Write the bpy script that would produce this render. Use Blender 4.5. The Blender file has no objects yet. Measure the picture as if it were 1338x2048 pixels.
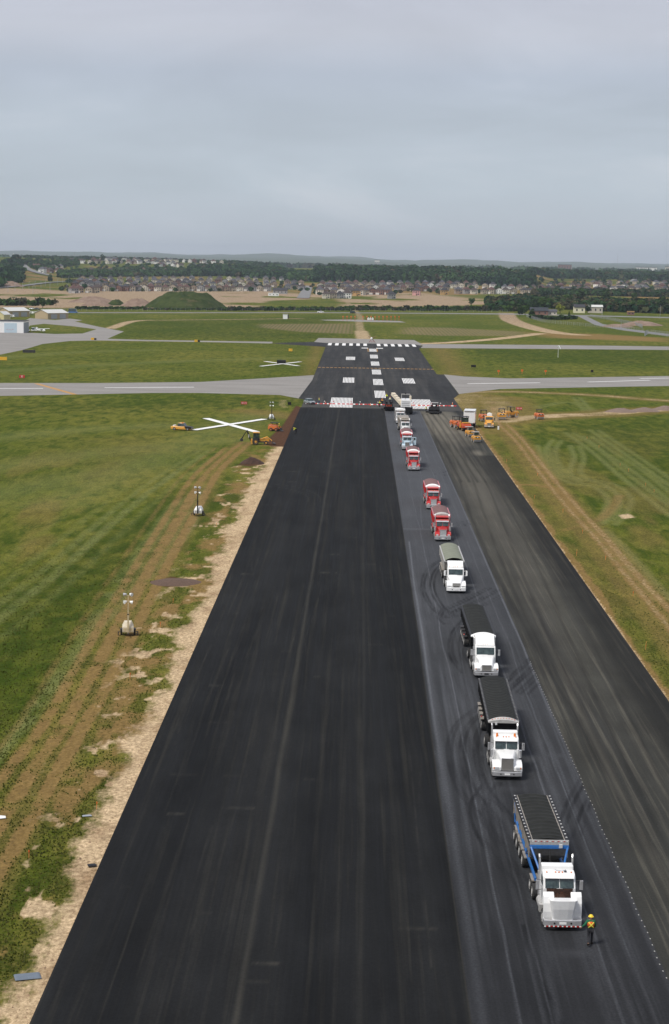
import bpy, bmesh, math, random
import numpy as np
from math import sin, cos, pi, radians, atan, sqrt
from mathutils import Vector, Matrix
random.seed(7); np.random.seed(7)
SC = bpy.context.scene; COL = SC.collection

# ------------------------------------------------------------------ camera
FP = 3680.0; HC = 41.0; ROLL = .0165            # focal length in photo pixels, camera height, roll
TH = atan(496.8/FP); PS = atan(40.8/sqrt(FP**2+496.8**2))
Fw = Vector((-sin(PS)*cos(TH), cos(PS)*cos(TH), -sin(TH)))
Rt = Vector((cos(PS), sin(PS), 0))
Up = Rt.cross(Fw)
cr = Rt*cos(ROLL)+Up*sin(ROLL); cu = Up*cos(ROLL)-Rt*sin(ROLL)
cam_d = bpy.data.cameras.new('camera'); cam = bpy.data.objects.new('camera', cam_d); COL.objects.link(cam)
cam_d.sensor_fit = 'VERTICAL'; cam_d.sensor_height = 24; cam_d.lens = FP/2048*24
cam_d.clip_start = .5; cam_d.clip_end = 90000
cam.matrix_world = Matrix(((cr.x, cu.x, -Fw.x, 0), (cr.y, cu.y, -Fw.y, 0), (cr.z, cu.z, -Fw.z, HC), (0, 0, 0, 1)))
SC.camera = cam
def ray(px, py):
    a = px-669; b = py-1024
    return Fw*FP+Rt*(a*cos(ROLL)+b*sin(ROLL))-Up*(-a*sin(ROLL)+b*cos(ROLL))
def G(px, py, z=0.):                              # ground point seen at a photo pixel
    r = ray(px, py); t = (z-HC)/r.z
    return Vector((r.x*t, r.y*t, z))

# ------------------------------------------------------------------ light
SUN_AZ = radians(228); SUN_EL = radians(56)       # azimuth measured from +Y clockwise
EXPO = .30
w = bpy.data.worlds.new('World'); SC.world = w; w.use_nodes = True
nt = w.node_tree; N = nt.nodes; L = nt.links; N.clear()
def nn(nt, t, **k):
    n = nt.nodes.new(t)
    for a, b in k.items(): setattr(n, a, b)
    return n
sky = nn(nt, 'ShaderNodeTexSky', sky_type='NISHITA', sun_disc=False, sun_elevation=SUN_EL, sun_rotation=SUN_AZ, air_density=1.3, dust_density=3.0)
skm = nn(nt, 'ShaderNodeMix', data_type='RGBA', blend_type='MULTIPLY'); skm.inputs[0].default_value = 1
L.new(sky.outputs[0], skm.inputs[6]); skm.inputs[7].default_value = (.075, .075, .075, 1)
tc = nn(nt, 'ShaderNodeTexCoord'); sx = nn(nt, 'ShaderNodeSeparateXYZ'); L.new(tc.outputs['Generated'], sx.inputs[0])
mr = nn(nt, 'ShaderNodeMapRange'); L.new(sx.outputs[2], mr.inputs[0]); mr.inputs[1].default_value = 0; mr.inputs[2].default_value = .16
ramp = nn(nt, 'ShaderNodeValToRGB'); L.new(mr.outputs[0], ramp.inputs[0])
cb = ramp.color_ramp; cb.elements[0].color = (.475, .505, .540, 1); cb.elements[1].color = (.455, .475, .555, 1)
for p, c in ((.25, (.450, .510, .565, 1)), (.5, (.430, .485, .555, 1)), (.62, (.420, .468, .550, 1)), (.75, (.490, .515, .585, 1))):
    e = cb.elements.new(p); e.color = c
mp = nn(nt, 'ShaderNodeMapping'); mp.inputs['Scale'].default_value = (3.2, 3.2, 11); L.new(tc.outputs['Generated'], mp.inputs[0])
n1 = nn(nt, 'ShaderNodeTexNoise'); n1.inputs['Scale'].default_value = 1.6; n1.inputs['Detail'].default_value = 7; n1.inputs['Roughness'].default_value = .55; n1.inputs['Distortion'].default_value = .5
L.new(mp.outputs[0], n1.inputs['Vector'])
cr1 = nn(nt, 'ShaderNodeMapRange'); L.new(n1.outputs[0], cr1.inputs[0]); cr1.inputs[1].default_value = .38; cr1.inputs[2].default_value = .72
cr1.inputs[3].default_value = .93; cr1.inputs[4].default_value = 1.09
mm = nn(nt, 'ShaderNodeMix', data_type='RGBA', blend_type='MULTIPLY'); mm.inputs[0].default_value = 1
L.new(ramp.outputs[0], mm.inputs[6]); L.new(cr1.outputs[0], mm.inputs[7])
# thin warm puffs where the deck is brightest
cr2 = nn(nt, 'ShaderNodeMapRange'); L.new(n1.outputs[0], cr2.inputs[0]); cr2.inputs[1].default_value = .58; cr2.inputs[2].default_value = .80; cr2.inputs[4].default_value = .3
m3 = nn(nt, 'ShaderNodeMix', data_type='RGBA'); L.new(cr2.outputs[0], m3.inputs[0]); L.new(mm.outputs[2], m3.inputs[6]); m3.inputs[7].default_value = (.66, .64, .66, 1)
m4 = nn(nt, 'ShaderNodeMix', data_type='RGBA'); m4.inputs[0].default_value = .93; L.new(skm.outputs[2], m4.inputs[6]); L.new(m3.outputs[2], m4.inputs[7])
bg = nn(nt, 'ShaderNodeBackground'); bg.inputs[1].default_value = .98; L.new(m4.outputs[2], bg.inputs[0])
wo = nn(nt, 'ShaderNodeOutputWorld'); L.new(bg.outputs[0], wo.inputs[0])
sd = bpy.data.lights.new('sun', 'SUN'); sd.energy = 2.7; sd.angle = radians(16); sd.color = (1, .955, .88)
so = bpy.data.objects.new('sun', sd); COL.objects.link(so)
sdir = Vector((sin(SUN_AZ)*cos(SUN_EL), cos(SUN_AZ)*cos(SUN_EL), sin(SUN_EL)))
so.rotation_euler = sdir.to_track_quat('Z', 'Y').to_euler()
so.location = sdir*200
vs = SC.view_settings; vs.view_transform = 'Standard'; vs.look = 'None'; vs.exposure = EXPO; vs.gamma = 1; vs.use_curve_mapping = False

# ------------------------------------------------------------------ object helpers
def tag(o, label=None, cat=None, group=None, kind=None):
    if label: o['label'] = label
    if cat: o['category'] = cat
    if group: o['group'] = group
    if kind: o['kind'] = kind
    return o
def empty(name, loc=(0, 0, 0), rz=0):
    o = bpy.data.objects.new(name, None); COL.objects.link(o); o.location = loc; o.rotation_euler = (0, 0, rz)
    o.empty_display_size = .3
    return o
def link(name, me, parent=None, loc=None, rot=None):
    o = bpy.data.objects.new(name, me); COL.objects.link(o)
    if parent: o.parent = parent
    if loc is not None: o.location = loc
    if rot is not None: o.rotation_euler = rot
    return o
KIDS = {}
def copy_tree(o, parent=None):
    c = o.copy(); COL.objects.link(c)
    if parent: c.parent = parent
    for ch in list(o.children): copy_tree(ch, c)
    return c
class MB:
    def __init__(s): s.v = []; s.f = []; s.m = []
    def add(s, vs, fs, m=0):
        k = len(s.v); s.v += [tuple(p) for p in vs]; s.f += [tuple(i+k for i in f) for f in fs]; s.m += [m]*len(fs); return s
    def hexa(s, p, m=0):        # bottom 4 (ccw), top 4
        return s.add(p, [(3, 2, 1, 0), (4, 5, 6, 7), (0, 1, 5, 4), (1, 2, 6, 5), (2, 3, 7, 6), (3, 0, 4, 7)], m)
    def box(s, x0, x1, y0, y1, z0, z1, m=0, tx=0, ty=0):   # tx, ty: how much the top is drawn in
        return s.hexa([(x0, y0, z0), (x1, y0, z0), (x1, y1, z0), (x0, y1, z0), (x0+tx, y0+ty, z1), (x1-tx, y0+ty, z1), (x1-tx, y1-ty, z1), (x0+tx, y1-ty, z1)], m)
    def prism(s, prof, x0, x1, m=0, ins=None):   # profile in (y,z), counter clockwise seen from +x
        n = len(prof); vs = [(x0, y, z) for y, z in prof]+[(x1, y, z) for y, z in prof]
        fs = [tuple(range(n))[::-1], tuple(range(n, 2*n))]+[(i, (i+1) % n, n+(i+1) % n, n+i) for i in range(n)]
        return s.add(vs, fs, m)
    def prismy(s, prof, y0, y1, m=0):            # profile in (x,z)
        n = len(prof); vs = [(x, y0, z) for x, z in prof]+[(x, y1, z) for x, z in prof]
        fs = [tuple(range(n)), tuple(range(n, 2*n))[::-1]]+[((i+1) % n, i, n+i, n+(i+1) % n) for i in range(n)]
        return s.add(vs, fs, m)
    def loft(s, rings, m=0, cap=True, closed=True):
        n = len(rings[0]); vs = [p for r in rings for p in r]; fs = []
        for k in range(len(rings)-1):
            for i in range(n if closed else n-1):
                a = k*n+i; b = k*n+(i+1) % n; fs.append((a, b, b+n, a+n))
        if cap and closed: fs.append(tuple(range(n))[::-1]); fs.append(tuple(range((len(rings)-1)*n, len(rings)*n)))
        return s.add(vs, fs, m)
    def cyl(s, p0, p1, r0, r1=None, n=12, m=0):
        p0 = Vector(p0); p1 = Vector(p1); r1 = r0 if r1 is None else r1
        d = (p1-p0).normalized(); a = d.orthogonal().normalized(); b = d.cross(a)
        ring = lambda p, r: [p+a*(r*cos(2*pi*i/n))+b*(r*sin(2*pi*i/n)) for i in range(n)]
        return s.loft([ring(p0, r0), ring(p1, r1)], m)
    def tube(s, pts, r, n=8, m=0):
        for a, b in zip(pts[:-1], pts[1:]): s.cyl(a, b, r, n=n, m=m)
        return s
    def ball(s, c, r, n=10, k=6, m=0, sz=1, z0=-1.):
        c = Vector(c); rings = []
        for j in range(k+1):
            t = pi*j/k
            zz = max(cos(t), z0); rr = r*sin(t) if cos(t) >= z0 else r*sqrt(max(0, 1-z0*z0))*(0.001 if j == k else 1)
            rings.append([c+Vector((rr*cos(2*pi*i/n)+1e-5*cos(2*pi*i/n), rr*sin(2*pi*i/n), r*sz*zz)) for i in range(n)])
        return s.loft(rings[::-1], m, cap=True)
    def mesh(s, name, mats, smooth=False):
        me = bpy.data.meshes.new(name); me.from_pydata(s.v, [], s.f)
        for m in (mats if isinstance(mats, (list, tuple)) else [mats]): me.materials.append(m)
        if any(s.m): me.polygons.foreach_set('material_index', s.m)
        if smooth: me.polygons.foreach_set('use_smooth', [True]*len(s.f))
        me.update()
        bm = bmesh.new(); bm.from_mesh(me); bmesh.ops.recalc_face_normals(bm, faces=bm.faces); bm.to_mesh(me); bm.free()
        return me
    def build(s, name, mats, parent=None, bev=0, smooth=False, loc=None, rot=None):
        o = link(name, s.mesh(name, mats, smooth), parent, loc, rot)
        if bev:
            b = o.modifiers.new('bevel', 'BEVEL'); b.width = bev; b.segments = 2; b.limit_method = 'ANGLE'; b.angle_limit = radians(35)
        return o

# ------------------------------------------------------------------ materials
def material(name, col, rough=.6, metal=0, var=.12, scale=3., bump=0., spec=.5, coat=0, dirt_or_glint=None, dirt_or_glint_amt=.0, emit=None):
    m = bpy.data.materials.new(name); m.use_nodes = True; t = m.node_tree; b = t.nodes['Principled BSDF']
    b.inputs['Roughness'].default_value = rough; b.inputs['Metallic'].default_value = metal
    b.inputs['Specular IOR Level'].default_value = spec; b.inputs['Coat Weight'].default_value = coat
    tc = nn(t, 'ShaderNodeTexCoord'); no = nn(t, 'ShaderNodeTexNoise'); no.inputs['Scale'].default_value = scale; no.inputs['Detail'].default_value = 5
    no.inputs['Roughness'].default_value = .65
    t.links.new(tc.outputs['Object'], no.inputs['Vector'])
    mr = nn(t, 'ShaderNodeMapRange'); mr.inputs[1].default_value = .3; mr.inputs[2].default_value = .7; mr.inputs[3].default_value = 1-var; mr.inputs[4].default_value = 1+var*.6
    t.links.new(no.outputs[0], mr.inputs[0])
    mx = nn(t, 'ShaderNodeMix', data_type='RGBA', blend_type='MULTIPLY'); mx.inputs[0].default_value = 1; mx.inputs[6].default_value = (*col, 1)
    t.links.new(mr.outputs[0], mx.inputs[7]); out = mx.outputs[2]
    if dirt_or_glint:
        n2 = nn(t, 'ShaderNodeTexNoise'); n2.inputs['Scale'].default_value = scale*.7; n2.inputs['Detail'].default_value = 8; n2.inputs['Roughness'].default_value = .7
        t.links.new(tc.outputs['Object'], n2.inputs['Vector'])
        r2 = nn(t, 'ShaderNodeMapRange'); r2.inputs[1].default_value = .45; r2.inputs[2].default_value = .75; r2.inputs[4].default_value = dirt_or_glint_amt
        t.links.new(n2.outputs[0], r2.inputs[0])
        d = nn(t, 'ShaderNodeMix', data_type='RGBA'); t.links.new(r2.outputs[0], d.inputs[0]); t.links.new(out, d.inputs[6]); d.inputs[7].default_value = (*dirt_or_glint, 1); out = d.outputs[2]
    t.links.new(out, b.inputs['Base Color'])
    if bump:
        bp = nn(t, 'ShaderNodeBump'); bp.inputs['Strength'].default_value = bump; bp.inputs['Distance'].default_value = .05
        t.links.new(no.outputs[0], bp.inputs['Height']); t.links.new(bp.outputs[0], b.inputs['Normal'])
    if emit: b.inputs['Emission Color'].default_value = (*col, 1); b.inputs['Emission Strength'].default_value = emit
    return m
DUST = (.22, .19, .15)
WHITE = material('white_paint', (.84, .84, .83), .3, coat=.3, var=.04, dirt_or_glint=(.5, .47, .42), dirt_or_glint_amt=.25)
CLEANW = material('bright_white_paint', (.86, .86, .85), .3, coat=.3, var=.03)
RED = material('red_paint', (.50, .018, .02), .32, coat=.4, var=.1, dirt_or_glint=DUST, dirt_or_glint_amt=.2)
LBLUE = material('pale_blue_paint', (.50, .62, .70), .35, coat=.3, var=.06, dirt_or_glint=DUST, dirt_or_glint_amt=.2)
BLUE = material('blue_paint', (.02, .14, .42), .4, var=.12, dirt_or_glint=DUST, dirt_or_glint_amt=.25)
YEL = material('yellow_paint', (.72, .34, .04), .4, var=.1, dirt_or_glint=DUST, dirt_or_glint_amt=.3)
ORANGE = material('orange_paint', (.66, .16, .03), .4, var=.1, dirt_or_glint=DUST, dirt_or_glint_amt=.3)
DORANGE = material('red_orange_paint', (.55, .07, .02), .4, var=.1, dirt_or_glint=DUST, dirt_or_glint_amt=.25)
CHROME = material('chrome', (.60, .60, .61), .25, .55, var=.08, dirt_or_glint=DUST, dirt_or_glint_amt=.3)
ALU = material('aluminium', (.50, .49, .47), .42, .25, var=.14, scale=5, dirt_or_glint=DUST, dirt_or_glint_amt=.45)
ALUD = material('dusty_aluminium', (.34, .31, .27), .6, .3, var=.2, scale=4, dirt_or_glint=(.2, .16, .12), dirt_or_glint_amt=.6)
SILVER = material('silver_paint', (.42, .45, .48), .3, .5, var=.04, coat=.4)
BLACK = material('black_paint', (.010, .010, .011), .5, var=.2, spec=.25, dirt_or_glint=(.04, .037, .034), dirt_or_glint_amt=.4)
DARK = material('dark_steel', (.03, .03, .032), .6, .2, var=.25, dirt_or_glint=(.1, .085, .07), dirt_or_glint_amt=.5)
RUBBER = material('rubber', (.022, .022, .023), .85, var=.2, dirt_or_glint=(.12, .10, .08), dirt_or_glint_amt=.5)
GLASS = material('tinted_glass', (.020, .038, .040), .06, spec=.8, var=.4, scale=2.2, dirt_or_glint=(.13, .18, .165), dirt_or_glint_amt=.6)  # pale green patches paint reflections and a seen-through interior into the colour
GLASSP = material('window_glass', (.03, .045, .06), .15, spec=.7, var=.2)
TARPB = material('black_tarp', (.016, .017, .015), .75, var=.3, scale=2, bump=.2, spec=.2, dirt_or_glint=(.045, .045, .04), dirt_or_glint_amt=.4)
TARPG = material('grey_green_tarp', (.185, .20, .145), .7, var=.14, scale=1.5, bump=.2, dirt_or_glint=(.25, .24, .2), dirt_or_glint_amt=.35)
TARPM = material('maroon_tarp', (.16, .075, .07), .7, var=.2, scale=1.5, bump=.2, dirt_or_glint=(.22, .16, .14), dirt_or_glint_amt=.4)
AMBER = material('amber_lens', (.75, .20, .02), .25, var=.05)
REDL = material('red_lens', (.5, .02, .015), .25, var=.05)
LENS = material('headlight_glass', (.75, .76, .76), .1, .3, var=.05)
GRILL = material('grille_metal', (.24, .22, .19), .45, .2, var=.25, scale=20)
LOAD = material('hot_mix_load', (.035, .034, .032), .95, var=.4, scale=6, bump=.8)
SKIN = material('skin', (.50, .28, .19), .6, var=.06)
GREEN = material('green_jacket_cloth', (.01, .12, .055), .85, var=.2, scale=9, bump=.2)
HIVIS = material('high_visibility_cloth', (.62, .72, .04), .8, var=.08, scale=9)
HIOR = material('orange_vest_cloth', (.70, .13, .02), .8, var=.1, scale=9)
TAPE = material('reflective_yellow_tape', (.85, .80, .10), .5, var=.03)
TROU = material('dark_trouser_cloth', (.02, .02, .025), .9, var=.25, scale=9, bump=.2)
DENIM = material('blue_denim', (.04, .07, .16), .9, var=.2, scale=9)
BOOT = material('boot_leather', (.03, .022, .016), .7, var=.2)
HATY = material('yellow_hard_hat', (.85, .60, .03), .35, var=.03)
HATO = material('orange_hard_hat', (.85, .22, .03), .35, var=.03)
ENG = material('engine_metal', (.07, .04, .03), .6, .4, var=.6, scale=9, dirt_or_glint=(.25, .10, .05), dirt_or_glint_amt=.6)
SIGNR = material('sign_red', (.48, .02, .02), .5, var=.05)
SIGNY = material('sign_yellow', (.75, .42, .03), .5, var=.05)
SIGNW = material('sign_white', (.82, .82, .8), .5, var=.03)
MARKW = material('marker_white', (.82, .82, .80), .7, var=.08, scale=.8, dirt_or_glint=(.4, .36, .3), dirt_or_glint_amt=.25)
WOODP = material('stake_wood', (.75, .28, .08), .8, var=.1)
CONC = material('footing_concrete', (.36, .35, .33), .85, var=.15)
CREAM = material('cream_siding', (.55, .50, .42), .8, var=.08)
STEELP = material('galvanised_steel', (.40, .41, .42), .5, .5, var=.1)
SOILM = material('dark_soil', (.055, .028, .018), .98, var=.5, scale=1.2, bump=1.)
# ------------------------------------------------------------------ terrain heights
CX = [0, 150, 300, 450, 600, 750, 900, 1060, 1110, 1338]
DS = [2000, 2500, 3000, 3500, 3900, 4300, 5000, 7000, 11000, 17000, 26000, 33000]
VT = np.array([
 [75.44, 60.2, 46, 30, 18, 6, -1, 6, 4, 1, -13, -9],
 [75.44, 60.2, 48, 40, 30, 14, 1, 6, 4, 1, -13, -9],
 [75.44, 60.2, 50, 40, 33, 17, 1.5, 8, 5, 2, -14, -9],
 [75.44, 60.2, 50, 40, 32, 20, 5, 9, 5, 2, -12, -9],
 [75.44, 60.2, 51, 41, 33, 20, 14, 10, 6, 3, -15, -9],
 [75.44, 60.2, 51, 40, 28, 14, 14, 11, 7, 4, -11, -6],
 [75.44, 60.2, 50, 38, 26, 15, 14, 11, 7, 5, -8, -5],
 [75.44, 60.2, 50, 38, 24, 13, 14, 11, 7, 5, -6, -4],
 [75.44, 60.2, 50, 41, 32, 24, 16, 11, 7, 5, -9, -5],
 [75.44, 60.2, 50, 41, 33, 25, 17, 12, 8, 5, -9, -5]])
TZ = np.maximum(0, HC-VT*np.array(DS)[None, :]/FP*1.0)
_rng = np.random.RandomState(3)
_tab = _rng.rand(256, 256)
def vnoise(x, y):                                   # smooth value noise, 0..1
    x = np.asarray(x, float); y = np.asarray(y, float)
    xi = np.floor(x).astype(int); yi = np.floor(y).astype(int); fx = x-xi; fy = y-yi
    fx = fx*fx*(3-2*fx); fy = fy*fy*(3-2*fy)
    a = _tab[xi & 255, yi & 255]; b = _tab[(xi+1) & 255, yi & 255]; c = _tab[xi & 255, (yi+1) & 255]; d = _tab[(xi+1) & 255, (yi+1) & 255]
    return (a*(1-fx)+b*fx)*(1-fy)+(c*(1-fx)+d*fx)*fy
def fbm(x, y, o=4):
    s = 0; a = .5; t = 0
    for i in range(o): s = s+a*vnoise(x*2**i+17*i, y*2**i+31*i); t += a; a *= .55
    return s/t
def hz(x, y):
    x = np.atleast_1d(np.asarray(x, float)); y = np.atleast_1d(np.asarray(y, float))
    yy = np.maximum(y, 1.)
    col = np.clip(718+3700*x/yy, 0, 1338)
    ci = np.clip(np.searchsorted(CX, col, side='right')-1, 0, len(CX)-2); cx = np.array(CX)
    ft = (col-cx[ci])/(cx[ci+1]-cx[ci]); ft = ft*ft*(3-2*ft)
    ds = np.array(DS); di = np.clip(np.searchsorted(ds, yy, side='right')-1, 0, len(DS)-2)
    gt = np.clip((yy-ds[di])/(ds[di+1]-ds[di]), 0, 1)
    z = (TZ[ci, di]*(1-ft)+TZ[ci+1, di]*ft)*(1-gt)+(TZ[ci, di+1]*(1-ft)+TZ[ci+1, di+1]*ft)*gt
    k = np.clip((yy-4500)/6000, 0, 1)
    z = z+k*(fbm(x/1300+5, y/2600, 4)-.5)*(30+np.clip((yy-12000)/14000, 0, 1)*60)+np.clip((yy-15000)/8000, 0, 1)*((vnoise(x/520+9, y/2500)-.5)*30+(vnoise(x/150+9, y/2500)-.5)*9)
    k2 = np.clip((yy-2600)/1500, 0, 1)
    z = z+k2*(vnoise(x/160+3, y/200)-.5)*3
    return np.where(y < 2000, 0, np.maximum(z, 0))
def H(x, y): return float(hz(x, y)[0])
def TG(px, py):                                     # terrain point at a photo pixel (far terrain)
    r = ray(px, py)
    t = np.linspace(1400, 12000, 3000)/r.y
    X = r.x*t; Y = r.y*t; Z = HC+r.z*t; h = hz(X, Y); i = np.argmax(Z <= h)
    if not (Z <= h).any(): i = int(np.argmin(Z-h))
    return Vector((X[i], Y[i], float(h[i])))
def pdist(X, Y, pts):                               # distance to a polyline
    d = np.full(X.shape, 1e9)
    for (ax, ay), (bx, by) in zip(pts[:-1], pts[1:]):
        dx = bx-ax; dy = by-ay; l = dx*dx+dy*dy+1e-9
        t = np.clip(((X-ax)*dx+(Y-ay)*dy)/l, 0, 1)
        d = np.minimum(d, np.hypot(X-ax-t*dx, Y-ay-t*dy))
    return d
def smooth_pts(pts, n=6):                           # Catmull-Rom
    P = [Vector(p[:2]) for p in pts]; P = [P[0]*2-P[1]]+P+[P[-1]*2-P[-2]]; out = []
    for i in range(1, len(P)-2):
        for k in range(n):
            t = k/n; a, b, c, d = P[i-1:i+3]
            out.append(tuple(.5*((2*b)+(c-a)*t+(2*a-5*b+4*c-d)*t*t+(3*b-a-3*c+d)*t**3)))
    out.append(tuple(P[-2])); return out
def line(*px, n=6): return smooth_pts([G(*p) for p in px], n)
def band(X, Y, pts, w, soft):                       # 1 on a polyline, fading over `soft`
    return np.clip((w/2+soft-pdist(X, Y, pts))/soft, 0, 1)
def inpoly(X, Y, pts):
    c = np.zeros(X.shape, bool); n = len(pts)
    for i in range(n):
        x0, y0 = pts[i]; x1, y1 = pts[i-1]
        c ^= ((y0 > Y) != (y1 > Y)) & (X < (x1-x0)*(Y-y0)/(y1-y0+1e-12)+x0)
    return c
def area(X, Y, pts, soft):
    ins = inpoly(X, Y, pts); d = pdist(X, Y, pts+[pts[0]])
    return np.clip(np.where(ins, .5+d/soft, .5-d/soft), 0, 1)
def off(pts, s):                                    # shift a polyline sideways
    out = []
    for i, p in enumerate(pts):
        a = pts[max(0, i-1)]; b = pts[min(len(pts)-1, i+1)]; dx = b[0]-a[0]; dy = b[1]-a[1]; l = math.hypot(dx, dy)+1e-9
        out.append((p[0]-dy/l*s, p[1]+dx/l*s))
    return out
def attr(me, name, a):
    t = me.attributes.new(name, 'FLOAT', 'POINT'); t.data.foreach_set('value', np.asarray(a, np.float32).ravel())
def grid_mesh(name, X, Y, Z, mats, smooth=True):
    r, c = X.shape; me = bpy.data.meshes.new(name)
    me.vertices.add(r*c); me.vertices.foreach_set('co', np.stack([X, Y, Z], -1).astype(np.float32).ravel())
    i = np.arange(r*c).reshape(r, c); q = np.stack([i[:-1, :-1], i[:-1, 1:], i[1:, 1:], i[1:, :-1]], -1).reshape(-1)
    nf = (r-1)*(c-1); me.loops.add(nf*4); me.loops.foreach_set('vertex_index', q.astype(np.int32))
    me.polygons.add(nf); me.polygons.foreach_set('loop_start', np.arange(0, nf*4, 4, dtype=np.int32)); me.polygons.foreach_set('loop_total', np.full(nf, 4, dtype=np.int32))
    me.update(calc_edges=True); me.materials.append(mats)
    if smooth: me.polygons.foreach_set('use_smooth', np.ones(nf, bool))
    return me

# ------------------------------------------------------------------ ground sheet
rows = np.concatenate([[-400, -100, 0, 30, 50, 65], np.exp(np.linspace(math.log(78), math.log(2700), 760)), np.exp(np.linspace(math.log(2710), math.log(33000), 240))])
cols = np.concatenate([[-1.2, -.9, -.7, -.55], np.linspace(-.46, -.24, 66), np.linspace(-.235, .225, 460), np.linspace(.23, .46, 68), [.55, .7, .9, 1.2]])
Yg = np.repeat(rows[:, None], len(cols), 1)
Xg = cols[None, :]*np.maximum(np.abs(Yg), 400*0+np.where(Yg < 78, 78, Yg))
Xg = np.where(np.abs(cols)[None, :] > .5, Xg+np.sign(cols)[None, :]*400, Xg)
Zg = hz(Xg.ravel(), Yg.ravel()).reshape(Xg.shape)
X, Y = Xg, Yg
wx = (fbm(X/6, Y/9, 4)-.5)*2; wf = (fbm(X/1.6+9, Y/2.6, 3)-.5)*2
bare = np.zeros(X.shape); wear = np.zeros(X.shape); lush = np.zeros(X.shape); soil = np.zeros(X.shape); till = np.zeros(X.shape); pale = np.zeros(X.shape)
# left shoulder of stripped sand; its outer edge wanders
edge = [(0, 1985), (35, 1880), (85, 1775), (150, 1660), (175, 1560), (235, 1480), (285, 1385), (310, 1290), (385, 1160), (420, 1060), (475, 965), (512, 900), (560, 880)]
ed = [G(*p) for p in edge]; ey = np.array([p.y for p in ed]); ex = np.array([p.x for p in ed])
xe = np.interp(Y, ey, ex)+wx*2.0+wf*1.2+.8+np.clip((Y-170)/100, 0, 1)*1.1
m = np.clip((X-xe+.6)/2.4, 0, 1)*(X < -12)*(Y < 415)
hole = np.clip((fbm(X/2.2+40, Y/4.5+7, 5)-.47)*7, 0, 1)*np.clip((-17.3-X)/2.2, 0, 1)
bare = np.maximum(bare, m*(1-.8*hole))
brn = np.clip((fbm(X/2.4+60, Y/6+37, 4)-.45)*5, 0, 1)*np.clip((X-xe+5)/3, 0, 1)*(X < -16.8)*(Y < 420)
wear = np.maximum(wear, brn*.8)
patch = np.clip((fbm(X/2.0+80, Y/3.2+17, 5)-.56)*9, 0, 1)*np.clip((X-xe+6)/4, 0, 1)*(X < -16)*(Y < 380)
bare = np.maximum(bare, patch*.85)
bare = np.maximum(bare, np.clip((X-np.interp(Y, [58, 95, 150, 208, 335, 526], [-17.1, -17.05, -16.9, -16.75, -16.35, -16.0])+.6)/.3, 0, 1)*(X < -12)*(Y < 430)*.95)
wear = np.maximum(wear, np.clip((X-xe+5)/5, 0, 1)*(X < -12)*(Y < 480)*.25)
# right shoulder: a narrow earth strip
sr = np.clip((31.7+wx*.9-X)/.5, 0, 1)*(X > 25)*(Y < 505)*np.clip((Y-95)/60, 0, 1)
wear = np.maximum(wear, sr*.9); bare = np.maximum(bare, np.clip((30.75+wf*.3-X)/.2, 0, 1)*(X > 25)*(Y < 505)*.7)
wear = np.maximum(wear, np.clip((38+wx*5-X)/6, 0, 1)*(X > 25)*(Y < 560)*.38)
# vehicle tracks worn through the grass
LT = line((-60, 1850), (0, 1742), (70, 1625), (150, 1482), (215, 1370), (300, 1200), (345, 1110), (400, 1010), (440, 940), (500, 885))
LT2 = line((-60, 1735), (0, 1640), (60, 1545), (130, 1450), (190, 1335), (255, 1212), (315, 1105), (365, 1020), (410, 950), (470, 895))
for pts, wd, st in ((LT, .8, 1.25), (LT2, .7, 1.15), (off(LT, 1.9), .6, 1.05), (off(LT2, 1.9), .6, .95), (off(LT2, 4.2), .3, .5)):
    wear = np.maximum(wear, band(X, Y, pts, wd, .7)*st*(.75+.5*wf))
wear = np.maximum(wear, band(X, Y, off(LT, 1), 3, 2.5)*.42); bare = np.maximum(bare, band(X, Y, off(LT, 1), 2.4, 1)*.15)
RT = line((985, 815), (1000, 850), (1030, 880), (1062, 922), (1110, 985), (1150, 1032), (1195, 1080), (1240, 1136), (1290, 1196), (1345, 1262), (1420, 1350))
RT2 = line((1015, 850), (1045, 880), (1100, 950), (1158, 1018), (1210, 1076), (1262, 1138), (1345, 1225), (1430, 1310))
for pts, wd, st in ((RT, 1.0, 1), (RT2, .9, 1), (off(RT, 2.0), .5, .5)):
    wear = np.maximum(wear, band(X, Y, pts, wd, .7)*st*(.8+.4*wf))
    bare = np.maximum(bare, band(X, Y, pts, wd*.4, .6)*.38)
wear = np.maximum(wear, band(X, Y, RT, 4.5, 3)*.5)
wear = np.maximum(wear, band(X, Y, line((1030, 968), (1085, 972), (1125, 985), (1150, 1030)), 1.4, 1.6)*.8)
wear = np.maximum(wear, band(X, Y, line((1130, 1060), (1195, 1040), (1225, 1015), (1240, 990)), 1.0, 1.5)*.6)
# gravel access ways
for pts, wd, st in ((line((1000, 842), (1040, 836), (1120, 831), (1200, 828), (1290, 821), (1420, 816)), 7, .8), (line((925, 786), (1000, 783), (1100, 786), (1200, 791), (1300, 799), (1420, 806)), 3.5, .6),
                    (line((1005, 835), (1000, 822), (992, 806), (985, 796)), 8, .45), (line((940, 790), (925, 800), (920, 815)), 7, .5)):
    bare = np.maximum(bare, band(X, Y, pts, wd, 3)*st*(.8+.4*wx)); wear = np.maximum(wear, band(X, Y, pts, wd*2.2, 7)*.5)
wear = np.maximum(wear, area(X, Y, [tuple(G(*p)[:2]) for p in ((905, 800), (1010, 800), (1060, 850), (1000, 900), (950, 870))], 12)*.75*(.7+.6*wx))
wear = np.maximum(wear, band(X, Y, line((500, 822), (550, 828), (590, 835)), 5, 12)*.5)
bare = np.maximum(bare, band(X, Y, line((568, 800), (564, 808), (570, 815)), 1, 2)*.4)
wear = np.maximum(wear, area(X, Y, [tuple(G(*p)[:2]) for p in ((905, 690), (840, 690), (878, 752), (960, 752))], 14)*.45)
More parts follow.
